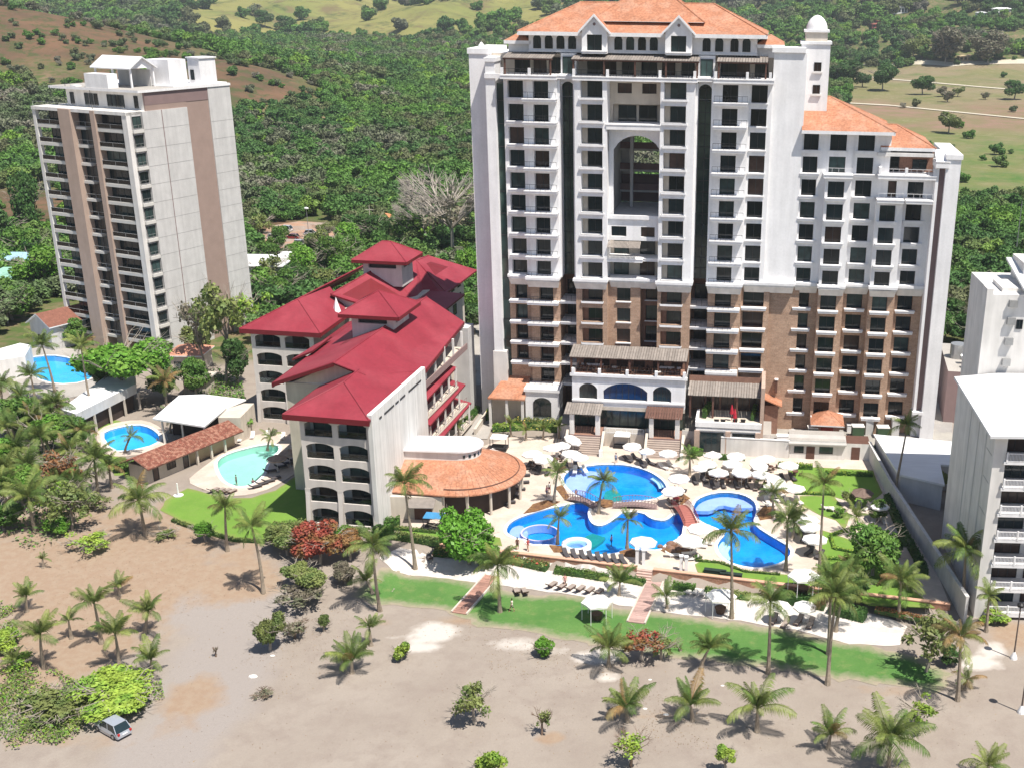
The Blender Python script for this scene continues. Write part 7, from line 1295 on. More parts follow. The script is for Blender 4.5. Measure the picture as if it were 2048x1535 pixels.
# separate trees that stand out in the dry field and on the grass hills
for px, lb, r in [((1765, 182), 'broad dark tree in the dry field beside the pale track', 13), ((1845, 190), 'round dark tree alone in the dry field', 9), ((1885, 194), 'small bush right of the lone field tree', 5), ((1915, 194), 'small green bush nearest the middle of the field', 5), ((1970, 200), 'tiny bush in the field right of the two small ones', 3.5), ((2028, 200), 'dark clump at the right edge of the dry field', 9), ((1725, 175), 'small tree left of the broad dark field tree', 7), ((1690, 178), 'dark tree clump at the left end of the dry field', 14), ((1670, 140), 'tall dark trees clump behind the bell tower', 14), ((1897, 268), 'pale half bare tree in the green field', 8), ((1895, 205), 'brown mound bush in the dry field', 5),
                  ((530, 55), 'dark round tree on the pale grass hill', 14), ((572, 66), 'second dark tree right of the one on the grass hill', 14), ((1890, 128), 'brownish wide tree on the far side of the field', 22), ((1975, 128), 'greyish wide tree at the far right side of the field', 20), ((1825, 120), 'green tree at the foot of the far right hillside', 16)]:
    tree(px, lb, r, r * .75, 'dense2', L_DARK if 'dark' in lb else L_OLIVE if 'green' in lb else L_GREYG, r * .7, rt=.5)

# ================================================================== PARASOLS, LOUNGERS, PEOPLE, VEHICLES, BRIDGES
def copy_tree(o, parent=None):
    c = o.copy(); link(c); c.parent = parent
    for ch in [q for q in o.children]: copy_tree(ch, c)
    return c
def par_mesh(r, h, n=8, mat=CANVAS, sag=.0):
    b = MB(); P = [(r * math.cos(2 * math.pi * i / n), r * math.sin(2 * math.pi * i / n)) for i in range(n)]
    for i in range(n):
        a, c = P[i], P[(i + 1) % n]; m_ = ((a[0] + c[0]) * .48, (a[1] + c[1]) * .48)
        b.poly([(0, 0, h), (a[0] * .5, a[1] * .5, h * .46), (m_[0] * .5, m_[1] * .5, h * .42)], mat); b.poly([(0, 0, h), (m_[0] * .5, m_[1] * .5, h * .42), (c[0] * .5, c[1] * .5, h * .46)], mat)
        b.poly([(a[0] * .5, a[1] * .5, h * .46), (a[0], a[1], 0), (m_[0], m_[1], .03), (m_[0] * .5, m_[1] * .5, h * .42)], mat); b.poly([(m_[0] * .5, m_[1] * .5, h * .42), (m_[0], m_[1], .03), (c[0], c[1], 0), (c[0] * .5, c[1] * .5, h * .46)], mat)
        b.poly([(a[0], a[1], 0), (a[0], a[1], -.16), (c[0], c[1], -.16), (c[0], c[1], 0)], mat)
    return b.mesh('canopy')
_pc = {}
def parasol(px, label, r=1.45, n=8, z=0.0, zt=2.25, tilt=(0, 0), mat=CANVAS, base=0):
    p = up(px[0], px[1], z + zt); k = (round(r, 2), n, mat.name)
    if k not in _pc:
        _pc[k] = (par_mesh(r, .55 + .08 * r, n, mat), None); b = MB(); b.tube((0, 0, 0), (0, 0, zt + .55), .035, .03, WHITE2, 6); pm = b.mesh('pole'); b = MB(); b.tube((0, 0, 0), (0, 0, .1), .32, .3, CONC, 10); _pc[k] = (_pc[k][0], pm, b.mesh('base'))
    t = thing('parasol', label, 'parasol', (p.x, p.y, z), random.random(), 'parasols around the pools'); c = _pc[k]
    inst('canopy', c[0], t, (0, 0, zt), (tilt[0], tilt[1], 0)); inst('pole', c[1], t); inst('base', c[2], t); return t
def lounger_proto(kind):
    fr = {'white': WHITE, 'dark': M('dark_wicker_frame', (.06, .04, .035)), 'brown': BROWN}[kind]; cu = {'white': M('cream_cushion', (.68, .64, .58), .8), 'dark': M('charcoal_cushion', (.07, .065, .07), .8), 'brown': M('taupe_cushion', (.30, .25, .22), .8)}[kind]
    t = thing('sun_lounger', 'x', 'sun lounger'); b = MB(); b.box(-.32, .32, -.95, .35, .22, .28, fr); b.build('frame', t)
    b = MB(); b.box(-.29, .29, -.93, .33, .28, .36, cu); b.slab([(-.29, .33, .38), (.29, .33, .38), (.29, .95, .80), (-.29, .95, .80)], .08, cu); b.build('cushion', t); b = MB(); b.slab([(-.32, .33, .28), (.32, .33, .28), (.32, .97, .72), (-.32, .97, .72)], .05, fr); b.build('backrest', t)
    me = MB(); me.box(-.03, .03, -.03, .03, 0, .22, fr); me = me.mesh('leg')
    for x_ in (-.28, .28):
        for y_ in (-.85, .3): inst('leg', me, t, (x_, y_, 0))
    return t
PROTO = {}
def lounger(p, rz, label, kind='white', group=None):
    if kind not in PROTO: o = PROTO[kind] = lounger_proto(kind)
    else: o = copy_tree(PROTO[kind])
    o.location = p; o.rotation_euler = (0, 0, rz); tag(o, label, 'sun lounger', group or 'sun loungers on the terraces'); return o
PS = [ # canopy centre, description, radius, loungers under it (angle, kind)
 ((1146, 879), 'tilted parasol by the foot of the left hotel stairs', 1.5, 200, 'dark'), ((1064, 907), 'parasol nearest the rim of the fan shaped roof, left one', 1.6, 160, 'dark'), ((1086, 917), 'big round parasol right beside the roof rim parasol', 1.6, 170, 'dark'), ((1104, 895), 'parasol behind the feathery palm, back row', 1.5, 180, 'white'), ((1124, 890), 'parasol in the back row left of the stairs parasol', 1.4, 180, 'white'), ((1143, 907), 'parasol at the top left of the upper pool', 1.6, 190, 'dark'), ((1160, 914), 'small parasol touching the top left pool parasol', 1.3, 190, 'white'),
 ((1264, 892), 'parasol just below the dark daybed tent', 1.5, 215, 'dark'), ((1294, 902), 'faded parasol in the middle of the arc above the upper pool', 1.3, 215, 'dark'), ((1336, 906), 'parasol at the right end of the arc above the upper pool', 1.5, 215, 'white'), ((1358, 956), 'parasol off the right end of the upper pool', 1.6, 250, 'dark'), ((1346, 981), 'big parasol at the lower right corner of the upper pool', 1.7, 260, 'brown'), ((1287, 1083), 'large octagonal parasol over the front edge of the lower pool', 1.8, None, 'white'), ((1381, 1081), 'large parasol at the right tip of the lower pool', 1.9, 100, 'white'), ((1400, 1056), 'parasol at the foot of the red arched bridge', 1.7, None, 'white'),
 ((1425, 909), 'parasol at the back left of the restaurant cluster', 1.5, None, 'dark'), ((1472, 912), 'parasol at the back middle of the restaurant cluster', 1.5, None, 'dark'), ((1415, 927), 'parasol at the left end of the second cluster row', 1.5, 180, 'dark'), ((1465, 927), 'parasol in the middle of the second cluster row', 1.6, 180, 'dark'), ((1531, 917), 'big parasol at the back right of the cluster', 1.6, None, 'dark'), ((1518, 929), 'steeply tilted parasol in the cluster', 1.5, None, 'dark'), ((1577, 930), 'parasol on the lawn edge right of the cluster', 1.6, 190, 'dark'), ((1437, 944), 'front row parasol left, above the dark planter', 1.6, 190, 'dark'), ((1484, 944), 'front row parasol in the middle of the cluster', 1.6, 190, 'dark'), ((1523, 948), 'front row parasol right of the middle', 1.6, 180, 'brown'),
 ((1553, 962), 'parasol tilted over the top of the kidney pool', 1.7, 200, 'white'), ((1545, 972), 'overlapping lower parasol above the kidney pool', 1.4, 200, 'white'), ((1589, 976), 'dappled parasol at the lawn side of the kidney pool', 1.6, 200, 'white'), ((1612, 1038), 'big parasol right of the garden bed', 1.9, 120, 'dark'), ((1621, 1053), 'parasol just below the big garden bed parasol', 1.5, 120, 'dark'), ((1630, 1077), 'lowest parasol right of the round pool', 1.7, 140, 'dark'),
 ((985, 903), 'parasol left of the cone roof beside the walkway', 1.2, None, 'dark'), ((1500, 880), 'closed looking small parasol by the terrace pier', .8, None, 'dark'), ((1560, 1210), 'faded parasol on the sand behind the beach palms', 1.3, 150, 'brown'), ((1610, 1212), 'grey parasol at the right of the beach sand', 1.4, 150, 'brown'), ((1725, 985), 'round dark rimmed shade at the top of the garden circle', 1.6, 150, 'white'), ((1760, 1012), 'cream parasol over the garden table', 1.3, 170, 'white'), ((1400, 935), 'parasol beside the short ramp palm', 1.2, 200, 'dark')]
for (pxy, lb, r, ang, kd) in PS:
    tl = (R(22), R(10)) if 'tilted' in lb else (R(random.uniform(-4, 4)), R(random.uniform(-4, 4)))
    mt = M('brown_shade_cloth', (.16, .11, .09)) if 'dark rimmed' in lb else CANVAS
    t = parasol(pxy, lb, r, tilt=tl, mat=mt, z=-1.05 if pxy[1] > 1190 else 0)
    if ang is not None:
        a = R(ang); p = t.location
        for s, w_ in ((-1, 'left'), (1, 'right')):
            q = Vector((p.x + s * .75 * math.cos(a + math.pi), p.y + s * .75 * math.sin(a + math.pi) - .25, p.z + .04)); lounger(q, a + math.pi + random.uniform(-.2, .2), w_ + ' lounger under ' + ' '.join(lb.split()[:12]), kd)
for i, (x_, y_) in enumerate([(553, 916), (600, 884), (578, 905)]):
    parasol((x_, y_), ['brown thatch parasol on the right rim of the aqua pool', 'brown thatch parasol against the cream hotel wall', 'brown thatch parasol between the other two thatched ones'][i], 1.5, 10, mat=M('brown_thatch', (.34, .24, .18), .95, .2, 3))
# tents with tables
def tent(px, label, r=1.9, z=-1.02, dark=False):
    p = up(px[0], px[1], z + 2.3); t = thing('shade_tent', label, 'tent', (p.x, p.y, z), random.uniform(0, 1), None); inst('canopy', par_mesh(r, .95, 6), t, (0, 0, 2.3))
    for i in range(6):
        a = math.pi * 2 * i / 6; b = MB(); b.tube((r * .93 * math.cos(a), r * .93 * math.sin(a), 0), (r * .93 * math.cos(a), r * .93 * math.sin(a), 2.25), .04, .04, WHITE, 5); b.build('pole', t)
    b = MB(); b.tube((0, 0, 0), (0, 0, .75), .5, .7, WICKER if not dark else BLACK, 10); b.build('table', t)
    return t
tent((1194, 1202), 'white hexagonal tent standing on the beach lawn'); tent((1442, 1190), 'white hexagonal tent on the sand right of the boardwalk', 1.9); tent((1608, 1150), 'white hexagonal tent beside the dark hedge at right', 2.0, -.02)
def daybed(px, label, z=0.0):
    p = up(px[0], px[1], z + 2.1); t = thing('canopied_daybed', label, 'daybed', (p.x, p.y, z), R(-6)); b = MB(); b.slab([(-1.3, -1, 2.1), (1.3, -1, 2.1), (1.0, 0, 2.6), (-1.0, 0, 2.6)], .06, CANVAS); b.slab([(-1.0, 0, 2.6), (1.0, 0, 2.6), (1.3, 1, 2.1), (-1.3, 1, 2.1)], .06, CANVAS); b.poly([(-1.3, -1, 2.1), (-1, 0, 2.6), (-1.3, 1, 2.1)], CANVAS); b.poly([(1.3, -1, 2.1), (1.3, 1, 2.1), (1, 0, 2.6)], CANVAS); b.build('canopy', t)
    b = MB(); b.box(-1.3, 1.3, -1.0, 1.0, .15, .55, BLACK); b.build('bed', t)
    for x_ in (-1.25, 1.25):
        for y_ in (-.95, .95): b = MB(); b.box(x_ - .04, x_ + .04, y_ - .04, y_ + .04, 0, 2.15, BLACK); b.build('post', t)
    return t
daybed((1245, 868), 'black framed daybed with white canopy between the hotel stairs'); daybed((998, 873), 'white topped dark canopied daybed behind the cone roof'); daybed((868, 1030), 'blue covered daybed beside the restaurant front').children[1].data.materials[0] = M('blue_tarp', (.05, .22, .42), .5)
# rows of loungers
def lrow(pts, texts, rz, kind, z):
    for (x_, y_), tx in zip(pts, texts): lounger(up(x_, y_, z), rz, tx, kind, 'sun loungers in rows')
ordn = ['first', 'second', 'third', 'fourth', 'fifth', 'sixth', 'seventh', 'eighth']
lrow([(1103, 1172), (1122, 1175), (1140, 1178), (1159, 1180), (1178, 1183), (1196, 1186)], [o + ' dark lounger from the left in the beach sand row' for o in ordn[:6]], R(150), 'brown', -1.02)
lrow([(1132, 1111), (1149, 1113), (1166, 1115), (1182, 1117), (1198, 1119), (1214, 1121), (1230, 1123), (1246, 1124)], [o + ' dark lounger from the left behind the orange wall' for o in ordn], R(20), 'dark', .04)
lrow([(1050, 938), (1048, 952), (1046, 966), (1038, 980), (1030, 994), (1018, 1006), (1004, 1010)], [o + ' dark lounger down the curve beside the cone roof' for o in ordn[:7]], R(100), 'dark', .04)
lrow([(427, 982), (439, 983), (451, 984), (462, 985)], [o + ' pink brown lounger from the left below the aqua pool' for o in ordn[:4]], R(150), 'brown', .06)
lrow([(511, 975), (524, 969), (537, 964), (549, 958)], [o + ' dark lounger up the right curve of the aqua pool' for o in ordn[:4]], R(130), 'dark', .06)
lrow([(562, 935), (574, 928), (586, 921), (540, 944)], [o + ' dark lounger in the shade right of the aqua pool' for o in ordn[:4]], R(120), 'dark', .06)
lrow([(480, 880), (505, 874), (535, 872), (566, 876)], [o + ' cream lounger along the back of the aqua pool' for o in ordn[:4]], R(10), 'white', .06)
lrow([(1376, 1186), (1390, 1187), (1405, 1189), (1418, 1191)], [o + ' white lounger in the sand row right of the boardwalk' for o in ordn[:4]], R(160), 'white', -1.02)
lrow([(1400, 1094), (1412, 1088)], ['upper striped lounger beside the round pool steps', 'lower striped lounger beside the round pool steps'], R(80), 'white', .04)
lrow([(1345, 1112), (1538, 1012), (1548, 1000), (1655, 1018), (1670, 1022)], ['white lounger standing behind the wall near the steps', 'lounger beside the brown garden bed at the kidney pool', 'upper lounger beside the brown garden bed', 'white lounger on the side lawn, left one', 'white lounger on the side lawn, right one'], R(95), 'white', .04)
lrow([(1034, 1186), (1050, 1186)], ['brown lounger on the lawn edge by the left boardwalk', 'second brown lounger on the lawn edge by the left boardwalk'], R(200), 'brown', -1.02)
lrow([(745, 1110), (812, 1100), (860, 1118)], ['dark lounger in the shade under the tall thin palm, left', 'dark lounger in the shade under the tall thin palm, right', 'dark lounger under the big dense tree'], R(200), 'dark', -.9)
# tables of the restaurant cluster
TL_ = ['table in front of the dark planter', 'table left of the middle front parasol', 'table under the middle front parasol', 'table at the right of the front parasols', 'table at the left of the restaurant cluster', 'table behind the front row on the right', 'table on the lawn edge under the lone parasol', 'table at the top right of the kidney pool', 'red clothed table at the corner of the upper pool', 'table beside the feathery palm', 'table at the rim of the cone roof']
for i, (x_, y_) in enumerate([(1445, 962), (1462, 966), (1480, 966), (1500, 962), (1425, 958), (1540, 940), (1590, 950), (1560, 985), (1352, 1004), (1112, 925), (1074, 935)]):
    p = up(x_, y_, .03); t = thing('poolside_table', ['table in front of the dark planter', 'table left of the middle front parasol', 'table under the middle front parasol', 'table at the right of the front parasols', 'table at the left of the restaurant cluster', 'table behind the front row on the right', 'table on the lawn edge under the lone parasol', 'table at the top right of the kidney pool', 'red clothed table at the corner of the upper pool', 'table beside the feathery palm', 'table at the rim of the cone roof'][i] + ', with four brown chairs around', 'table', p, random.random()); b = MB(); b.tube((0, 0, .68), (0, 0, .74), .5, .5, BROWN if i != 8 else M('red_cloth', (.4, .05, .06)), 10); b.tube((0, 0, 0), (0, 0, .7), .05, .05, BROWN, 5); b.build('table_top', t)
for i, (x_, y_) in enumerate([(1445, 962), (1462, 966), (1480, 966), (1500, 962), (1425, 958), (1540, 940), (1590, 950), (1560, 985), (1352, 1004), (1112, 925), (1074, 935)]):
    p = up(x_, y_, .03)
    for k in range(4):
        a = k * math.pi / 2 + i; q = thing('chair', 'small brown chair at the ' + TL_[i], 'chair', (p.x + .8 * math.cos(a), p.y + .8 * math.sin(a), .03), a + math.pi / 2, 'brown chairs at the ' + TL_[i])
        if 'cs' not in _pc:
            b = MB(); b.box(-.22, .22, -.22, .22, .4, .46, WICKER); s_ = b.mesh('seat'); b = MB(); b.box(-.22, .22, -.25, -.2, .46, .9, WICKER); k_ = b.mesh('backrest'); b = MB(); b.box(-.02, .02, -.02, .02, 0, .4, WICKER); _pc['cs'] = (s_, k_, b.mesh('leg'))
        s_, k_, l_ = _pc['cs']; inst('seat', s_, q); inst('backrest', k_, q)
        for lx in (-.19, .19):
            for ly in (-.19, .19): inst('leg', l_, q, (lx, ly, 0))
# roof terrace: red closed parasols and small benches
for i, (x_, y_) in enumerate([(1464, 812), (1470, 820)]):
    p = up(x_, y_, 7.0); t = thing('closed_parasol', ['left of the two closed red parasols on the roof terrace', 'right of the two closed red parasols on the roof terrace'][i], 'parasol', (p.x, p.y, 4.7)); b = MB(); b.lathe((0, 0, 0), [(.05, 0), (.05, 1.0), (.34, 1.1), (.22, 1.9), (.05, 2.6)], M('red_parasol_cloth', (.42, .02, .04)), 8); b.build('folded_canopy', t)
for i, x_ in enumerate((1433, 1446, 1470, 1486)):
    p = up(x_, 843, 4.7); t = thing('bench', [ 'leftmost', 'second', 'third', 'rightmost'][i] + ' dark bench along the front of the roof terrace', 'bench', p, R(-6)); b = MB(); b.box(-.4, .4, -.2, .2, .3, .4, BLACK); b.build('seat', t); b = MB(); b.box(-.35, .35, -.1, .1, 0, .3, BLACK); b.build('leg', t)

for i in range(7):
    u = 9.6 + i * 2.4; q = Matrix.Rotation(AZ, 4, 'Z') @ Vector((u, -2.4 - (i % 2) * 1.6, 10.42)) + HO
    t = thing('restaurant_table', ordn[i] + ' table from the left under the long lobby terrace pergola', 'table', q, 0); b = MB(); b.tube((0, 0, .7), (0, 0, .76), .5, .5, WHITE2 if i in (2, 5) else BROWN, 12); b.build('table_top', t); b = MB(); b.tube((0, 0, 0), (0, 0, .7), .06, .05, BLACK, 6); b.build('leg', t)
    for k in range(4):
        a = k * math.pi / 2 + i; c_ = thing('chair', 'dark chair at the ' + ordn[i] + ' table under the lobby terrace pergola', 'chair', (q.x + .8 * math.cos(a), q.y + .8 * math.sin(a), q.z), a + math.pi / 2, 'dark chairs at the ' + ordn[i] + ' pergola table'); inst('seat', _pc['cs'][0], c_); inst('backrest', _pc['cs'][1], c_)
        for lx in (-.19, .19):
            for ly in (-.19, .19): inst('leg', _pc['cs'][2], c_, (lx, ly, 0))
# footbridges
def bridge(label, a, c, wd, rise, mat, z=0.05, rail=MAUVE):
    A = up(*a, z); C = up(*c, z); d = C - A; L = d.length; t = thing('footbridge', label, 'bridge', A, math.atan2(d.y, d.x)); n = max(6, int(L / .45)); me = MB(); me.box(0, L / n * .94, -wd / 2, wd / 2, -.08, 0, mat); me = me.mesh('plank')
    f = lambda s: rise * math.sin(math.pi * s)
    for i in range(n): inst('plank', me, t, (L * i / n, 0, f((i + .5) / n)), (0, -math.atan(rise * math.pi * math.cos(math.pi * (i + .5) / n) / L), 0))
    for s in (-1, 1):
        b = MB()
        for i in range(n): b.tube((L * i / n, s * wd / 2, f(i / n) + .95), (L * (i + 1) / n, s * wd / 2, f((i + 1) / n) + .95), .05, .05, rail, 5)
        for i in range(0, n + 1): b.tube((L * i / n, s * wd / 2, f(i / n)), (L * i / n, s * wd / 2, f(i / n) + 1.0), .035, .035, rail, 4)
        for i in range(n): b.tube((L * i / n, s * wd / 2, f(i / n) + .1), (L * (i + 1) / n, s * wd / 2, f((i + 1) / n) + .9), .02, .02, rail, 3)
        b.build('railing', t)
bridge('curved brown footbridge between upper pool and island, left one', (1138, 996), (1194, 1014), 1.6, .5, MAUVE); bridge('brown footbridge with lattice railing, right of the island', (1226, 1011), (1316, 1013), 1.7, .45, MAUVE); bridge('red planked arched bridge over the pool neck at right', (1356, 1010), (1384, 1052), 2.0, .7, M('red_bridge_planks', (.34, .12, .10), .8, .1, 2), rail=M('dark_red_rail', (.2, .05, .05)))
b = MB(); q = up(1318, 1050); 
# rock and stone edge at the lower pool corner
R_ = M('brown_rockwork', (.20, .12, .09), .9, .25, 2)
q = up(1350, 1095); t = thing('rock_garden', 'brown rockwork beside the front edge of the lower pool', 'rocks', q)
for i in range(16):
    a = random.uniform(0, 6.28); rr = random.uniform(0, 1.9); s = random.uniform(.3, .7); b = MB(); b.lathe((rr * math.cos(a) * 1.3, rr * math.sin(a) * .7, -.1), [(s, 0), (s * .9, s * .5), (s * .5, s * .85), (.01, s)], R_, 7, sx=random.uniform(.7, 1.2), sy=random.uniform(.7, 1.2)); b.build('rock', t)
# boardwalks with steps
def boardwalk(label, a, c, wd, zz=(-1.05, -1.05), step_=.42, mat=M('reddish_path_boards', (.34, .19, .15), .85, .14, 1.5, rnd=.2), edge=M('pale_path_edging', (.55, .48, .42))):
    A = up(*a, zz[0]); C = up(*c, zz[1]); d = C - A; L = d.length; t = thing('boardwalk', label, 'path', A, math.atan2(d.y, d.x)); n = int(L / step_); me = MB(); me.box(0, step_ * .93, -wd / 2, wd / 2, -.02, .1, mat); me = me.mesh('plank')
    for i in range(n): inst('plank', me, t, (i * step_, 0, random.uniform(-.01, .01)))
    for s in (-1, 1): b = MB(); b.box(0, L, s * wd / 2 - .1, s * wd / 2 + .1, -.1, .22, edge); b.build('edging', t)
boardwalk('left boardwalk of reddish boards crossing the beach lawn', (918, 1226), (985, 1150), 1.9); boardwalk('main boardwalk leading down from the terrace steps', (1272, 1245), (1312, 1158), 2.1, mat=M('pinkish_path_boards', (.42, .28, .25), .85, .12, 1.5, rnd=.15))
t = thing('terrace_steps', 'short stair through the orange retaining wall to the boardwalk', 'steps', (.15, wall_y(.15), 0), R(-13))
for i in range(5): b = MB(); b.box(-1.0, 1.0, -.32 * (i + 1), -.32 * i, -1.15, -.02 - .22 * i, M('pink_step_stone', (.5, .36, .31))); b.build('step', t)
# hotel side ramp
A = up(1345, 905); b_ = thing('ramp', 'cream ramp wall running up from pool deck to the lobby terrace', 'ramp', A, R(62)); b = MB(); b.slab([(0, -.8, .1), (12, -.8, 2.2), (12, .8, 2.2), (0, .8, .1)], .6, CREAM); b.build('ramp_floor', b_); b = MB(); b.slab([(0, .8, .9), (12, .8, 3.0), (12, 1.1, 3.0), (0, 1.1, .9)], 1.2, CREAM); b.build('ramp_wall', b_)
# sandy walk by the galleries
struct(sheet('walkway', PP([(925, 878), (1000, 770), (1015, 770), (975, 878)], 0), .10, CONC, 1.5))
walls('low cream wall climbing beside the lobby walkway', [tuple(up(x_, y_)[:2]) for x_, y_ in ((950, 870), (1000, 795), (1015, 770))], 1.0, CREAM, z0=0)
# trim box near the wall
for i, (x_, y_) in enumerate([(1430, 1146), (1462, 1153)]):
    p = up(x_, y_); t = thing('planter_box', ['left', 'right'][i] + ' long dark box behind the orange wall under the round pool', 'box', p, R(-13)); b = MB(); b.box(-1.35, 1.35, -.3, .3, 0, .5, M('black_green_box', (.015, .03, .025))); b.build('box_body', t); b = MB(); b.box(-1.4, 1.4, -.34, .34, .5, .56, M('black_green_box')); b.build('lid', t)
for i, (x_, y_) in enumerate([(1274, 1126), (1287, 1128), (1362, 1140), (1372, 1142)]):
    p = up(x_, y_); t = thing('gate_post', ['leftmost white post behind the steps', 'white post just left of the steps', 'white post just right of the steps', 'rightmost white post behind the steps'][i], 'post', p); b = MB(); b.box(-.2, .2, -.2, .2, 0, 2.0, WHITE); b.build('post_shaft', t); b = MB(); b.box(-.27, .27, -.27, .27, 2.0, 2.15, WHITE); b.build('cap', t)

# people
SKIN = M('skin', (.42, .24, .16), .6)
def person(p, rz, label, shirt, trousers, pose='stand', hair=(.03, .02, .015)):
    S = M('cloth_' + '_'.join(str(int(c * 99)) for c in shirt), shirt); T2 = M('cloth_' + '_'.join(str(int(c * 99)) for c in trousers), trousers); t = thing('person', label, 'person', p, rz); b = MB()
    st = .22 if pose == 'walk' else .06; z0 = 0 if pose != 'swim' else -1.15
    hip_, sh, hd = Vector((0, 0, .93 + z0)), Vector((0, 0, 1.42 + z0)), Vector((0, .02, 1.63 + z0))
    prof = [(.0, .86, .10), (0, .93, .165), (0, 1.08, .135), (0, 1.25, .17), (0, 1.40, .18), (0, 1.46, .075), (0, 1.52, .055), (0, 1.56, .075), (0, 1.65, .098), (0, 1.72, .085), (0, 1.77, .02)]
    b.lathe((0, 0, z0), [(r, z) for _, z, r in prof], SKIN, 10, sy=.72)
    for s in (-1, 1):
        k = Vector((s * .10, s * st * .7, .50 + z0)); f = Vector((s * .10, s * st * 1.3, .06 + z0)); b.tube((s * .09, 0, .92 + z0), k, .085, .06, SKIN, 8); b.tube(k, f, .06, .038, SKIN, 8); b.tube(f, f + Vector((0, .17, -.03)), .045, .03, SKIN, 6)
        e = Vector((s * .24, -s * st * .5, 1.15 + z0)); h_ = Vector((s * .25, .08 - s * st * .8, .92 + z0)) if pose != 'arm' or s < 0 else Vector((s * .16, .22, 1.45 + z0)); b.tube((s * .17, 0, 1.41 + z0), e, .048, .038, SKIN, 7); b.tube(e, h_, .038, .026, SKIN, 7)
        for j in range(4): b.tube(h_ + Vector((0, (j - 1.5) * .018, -.02)), h_ + Vector((s * .005, (j - 1.5) * .022 + .01, -.11 + abs(j - 1.5) * .01)), .011, .007, SKIN, 4)
        b.tube(h_, h_ + Vector((-s * .03, .04, -.06)), .012, .008, SKIN, 4)
    b.tube((0, .075, 1.635 + z0), (0, .11, 1.62 + z0), .016, .012, SKIN, 4); b.build('body', t, True)
    q = MB(); q.lathe((0, 0, z0), [(.172, .98), (.15, 1.08), (.182, 1.25), (.194, 1.39), (.10, 1.465)], S, 10, sy=.76); q.build('shirt', t, True)
    q = MB(); q.lathe((0, 0, z0), [(.10, .83), (.185, .84), (.178, .99)], T2, 10, sy=.8)
    for s in (-1, 1): q.tube((s * .09, 0, .9 + z0), (s * .10, s * st * .5, .60 + z0), .105, .085, T2, 8)
    q.build('shorts', t, True); q = MB(); q.lathe((0, -.015, z0), [(.1, 1.62), (.108, 1.70), (.085, 1.765), (.01, 1.79)], M('dark_hair', hair), 10, sy=.85); q.build('hair', t, True); return t
for px, rz, lb, sh_, tr_, ps in [((1099, 985), 2.5, 'person in white shirt standing by the feathery palm', (.7, .68, .66), (.5, .2, .2), 'stand'), ((1094, 992), 1.0, 'person in pink top beside the one in white', (.6, .25, .3), (.1, .1, .2), 'arm'), ((1232, 926), 3.0, 'person in grey walking along the top of the upper pool', (.35, .35, .38), (.12, .12, .14), 'walk'), ((1035, 1098), .2, 'person in dark swimwear at the lower left pool corner', (.12, .06, .05), (.1, .06, .05), 'stand'), ((1056, 1100), .8, 'person with red towel beside the lower pool', (.45, .08, .07), (.35, .2, .15), 'walk'),
    ((1130, 1172), 3.4, 'person in pink walking behind the beach lounger row', (.62, .30, .28), (.6, .4, .35), 'walk'), ((1024, 1222), 2.0, 'person in white shirt on the lawn by the palm shadow', (.7, .68, .6), (.2, .2, .15), 'walk'), ((1000, 1218), 1.0, 'person in dark clothes in the shade of the lawn palm', (.08, .09, .12), (.1, .1, .12), 'stand'), ((1223, 1076), 1.2, 'swimmer standing in the middle of the lower pool', (.3, .2, .25), (.1, .1, .3), 'swim'), ((472, 956), 2.0, 'swimmer standing in the middle of the aqua pool', (.1, .1, .12), (.1, .1, .12), 'swim'), ((506, 963), .5, 'second swimmer near the lower rim of the aqua pool', (.2, .1, .12), (.1, .1, .12), 'swim'), ((1152, 985), 1.4, 'swimmer on the pale shelf of the upper pool', (.3, .1, .1), (.1, .1, .12), 'swim')]:
    zg = float(base_h(*G(*px)[:2])) if px[1] > 1150 else .05
    p = up(px[0], px[1], zg); person((p.x, p.y, zg), rz, lb, sh_, tr_, ps)

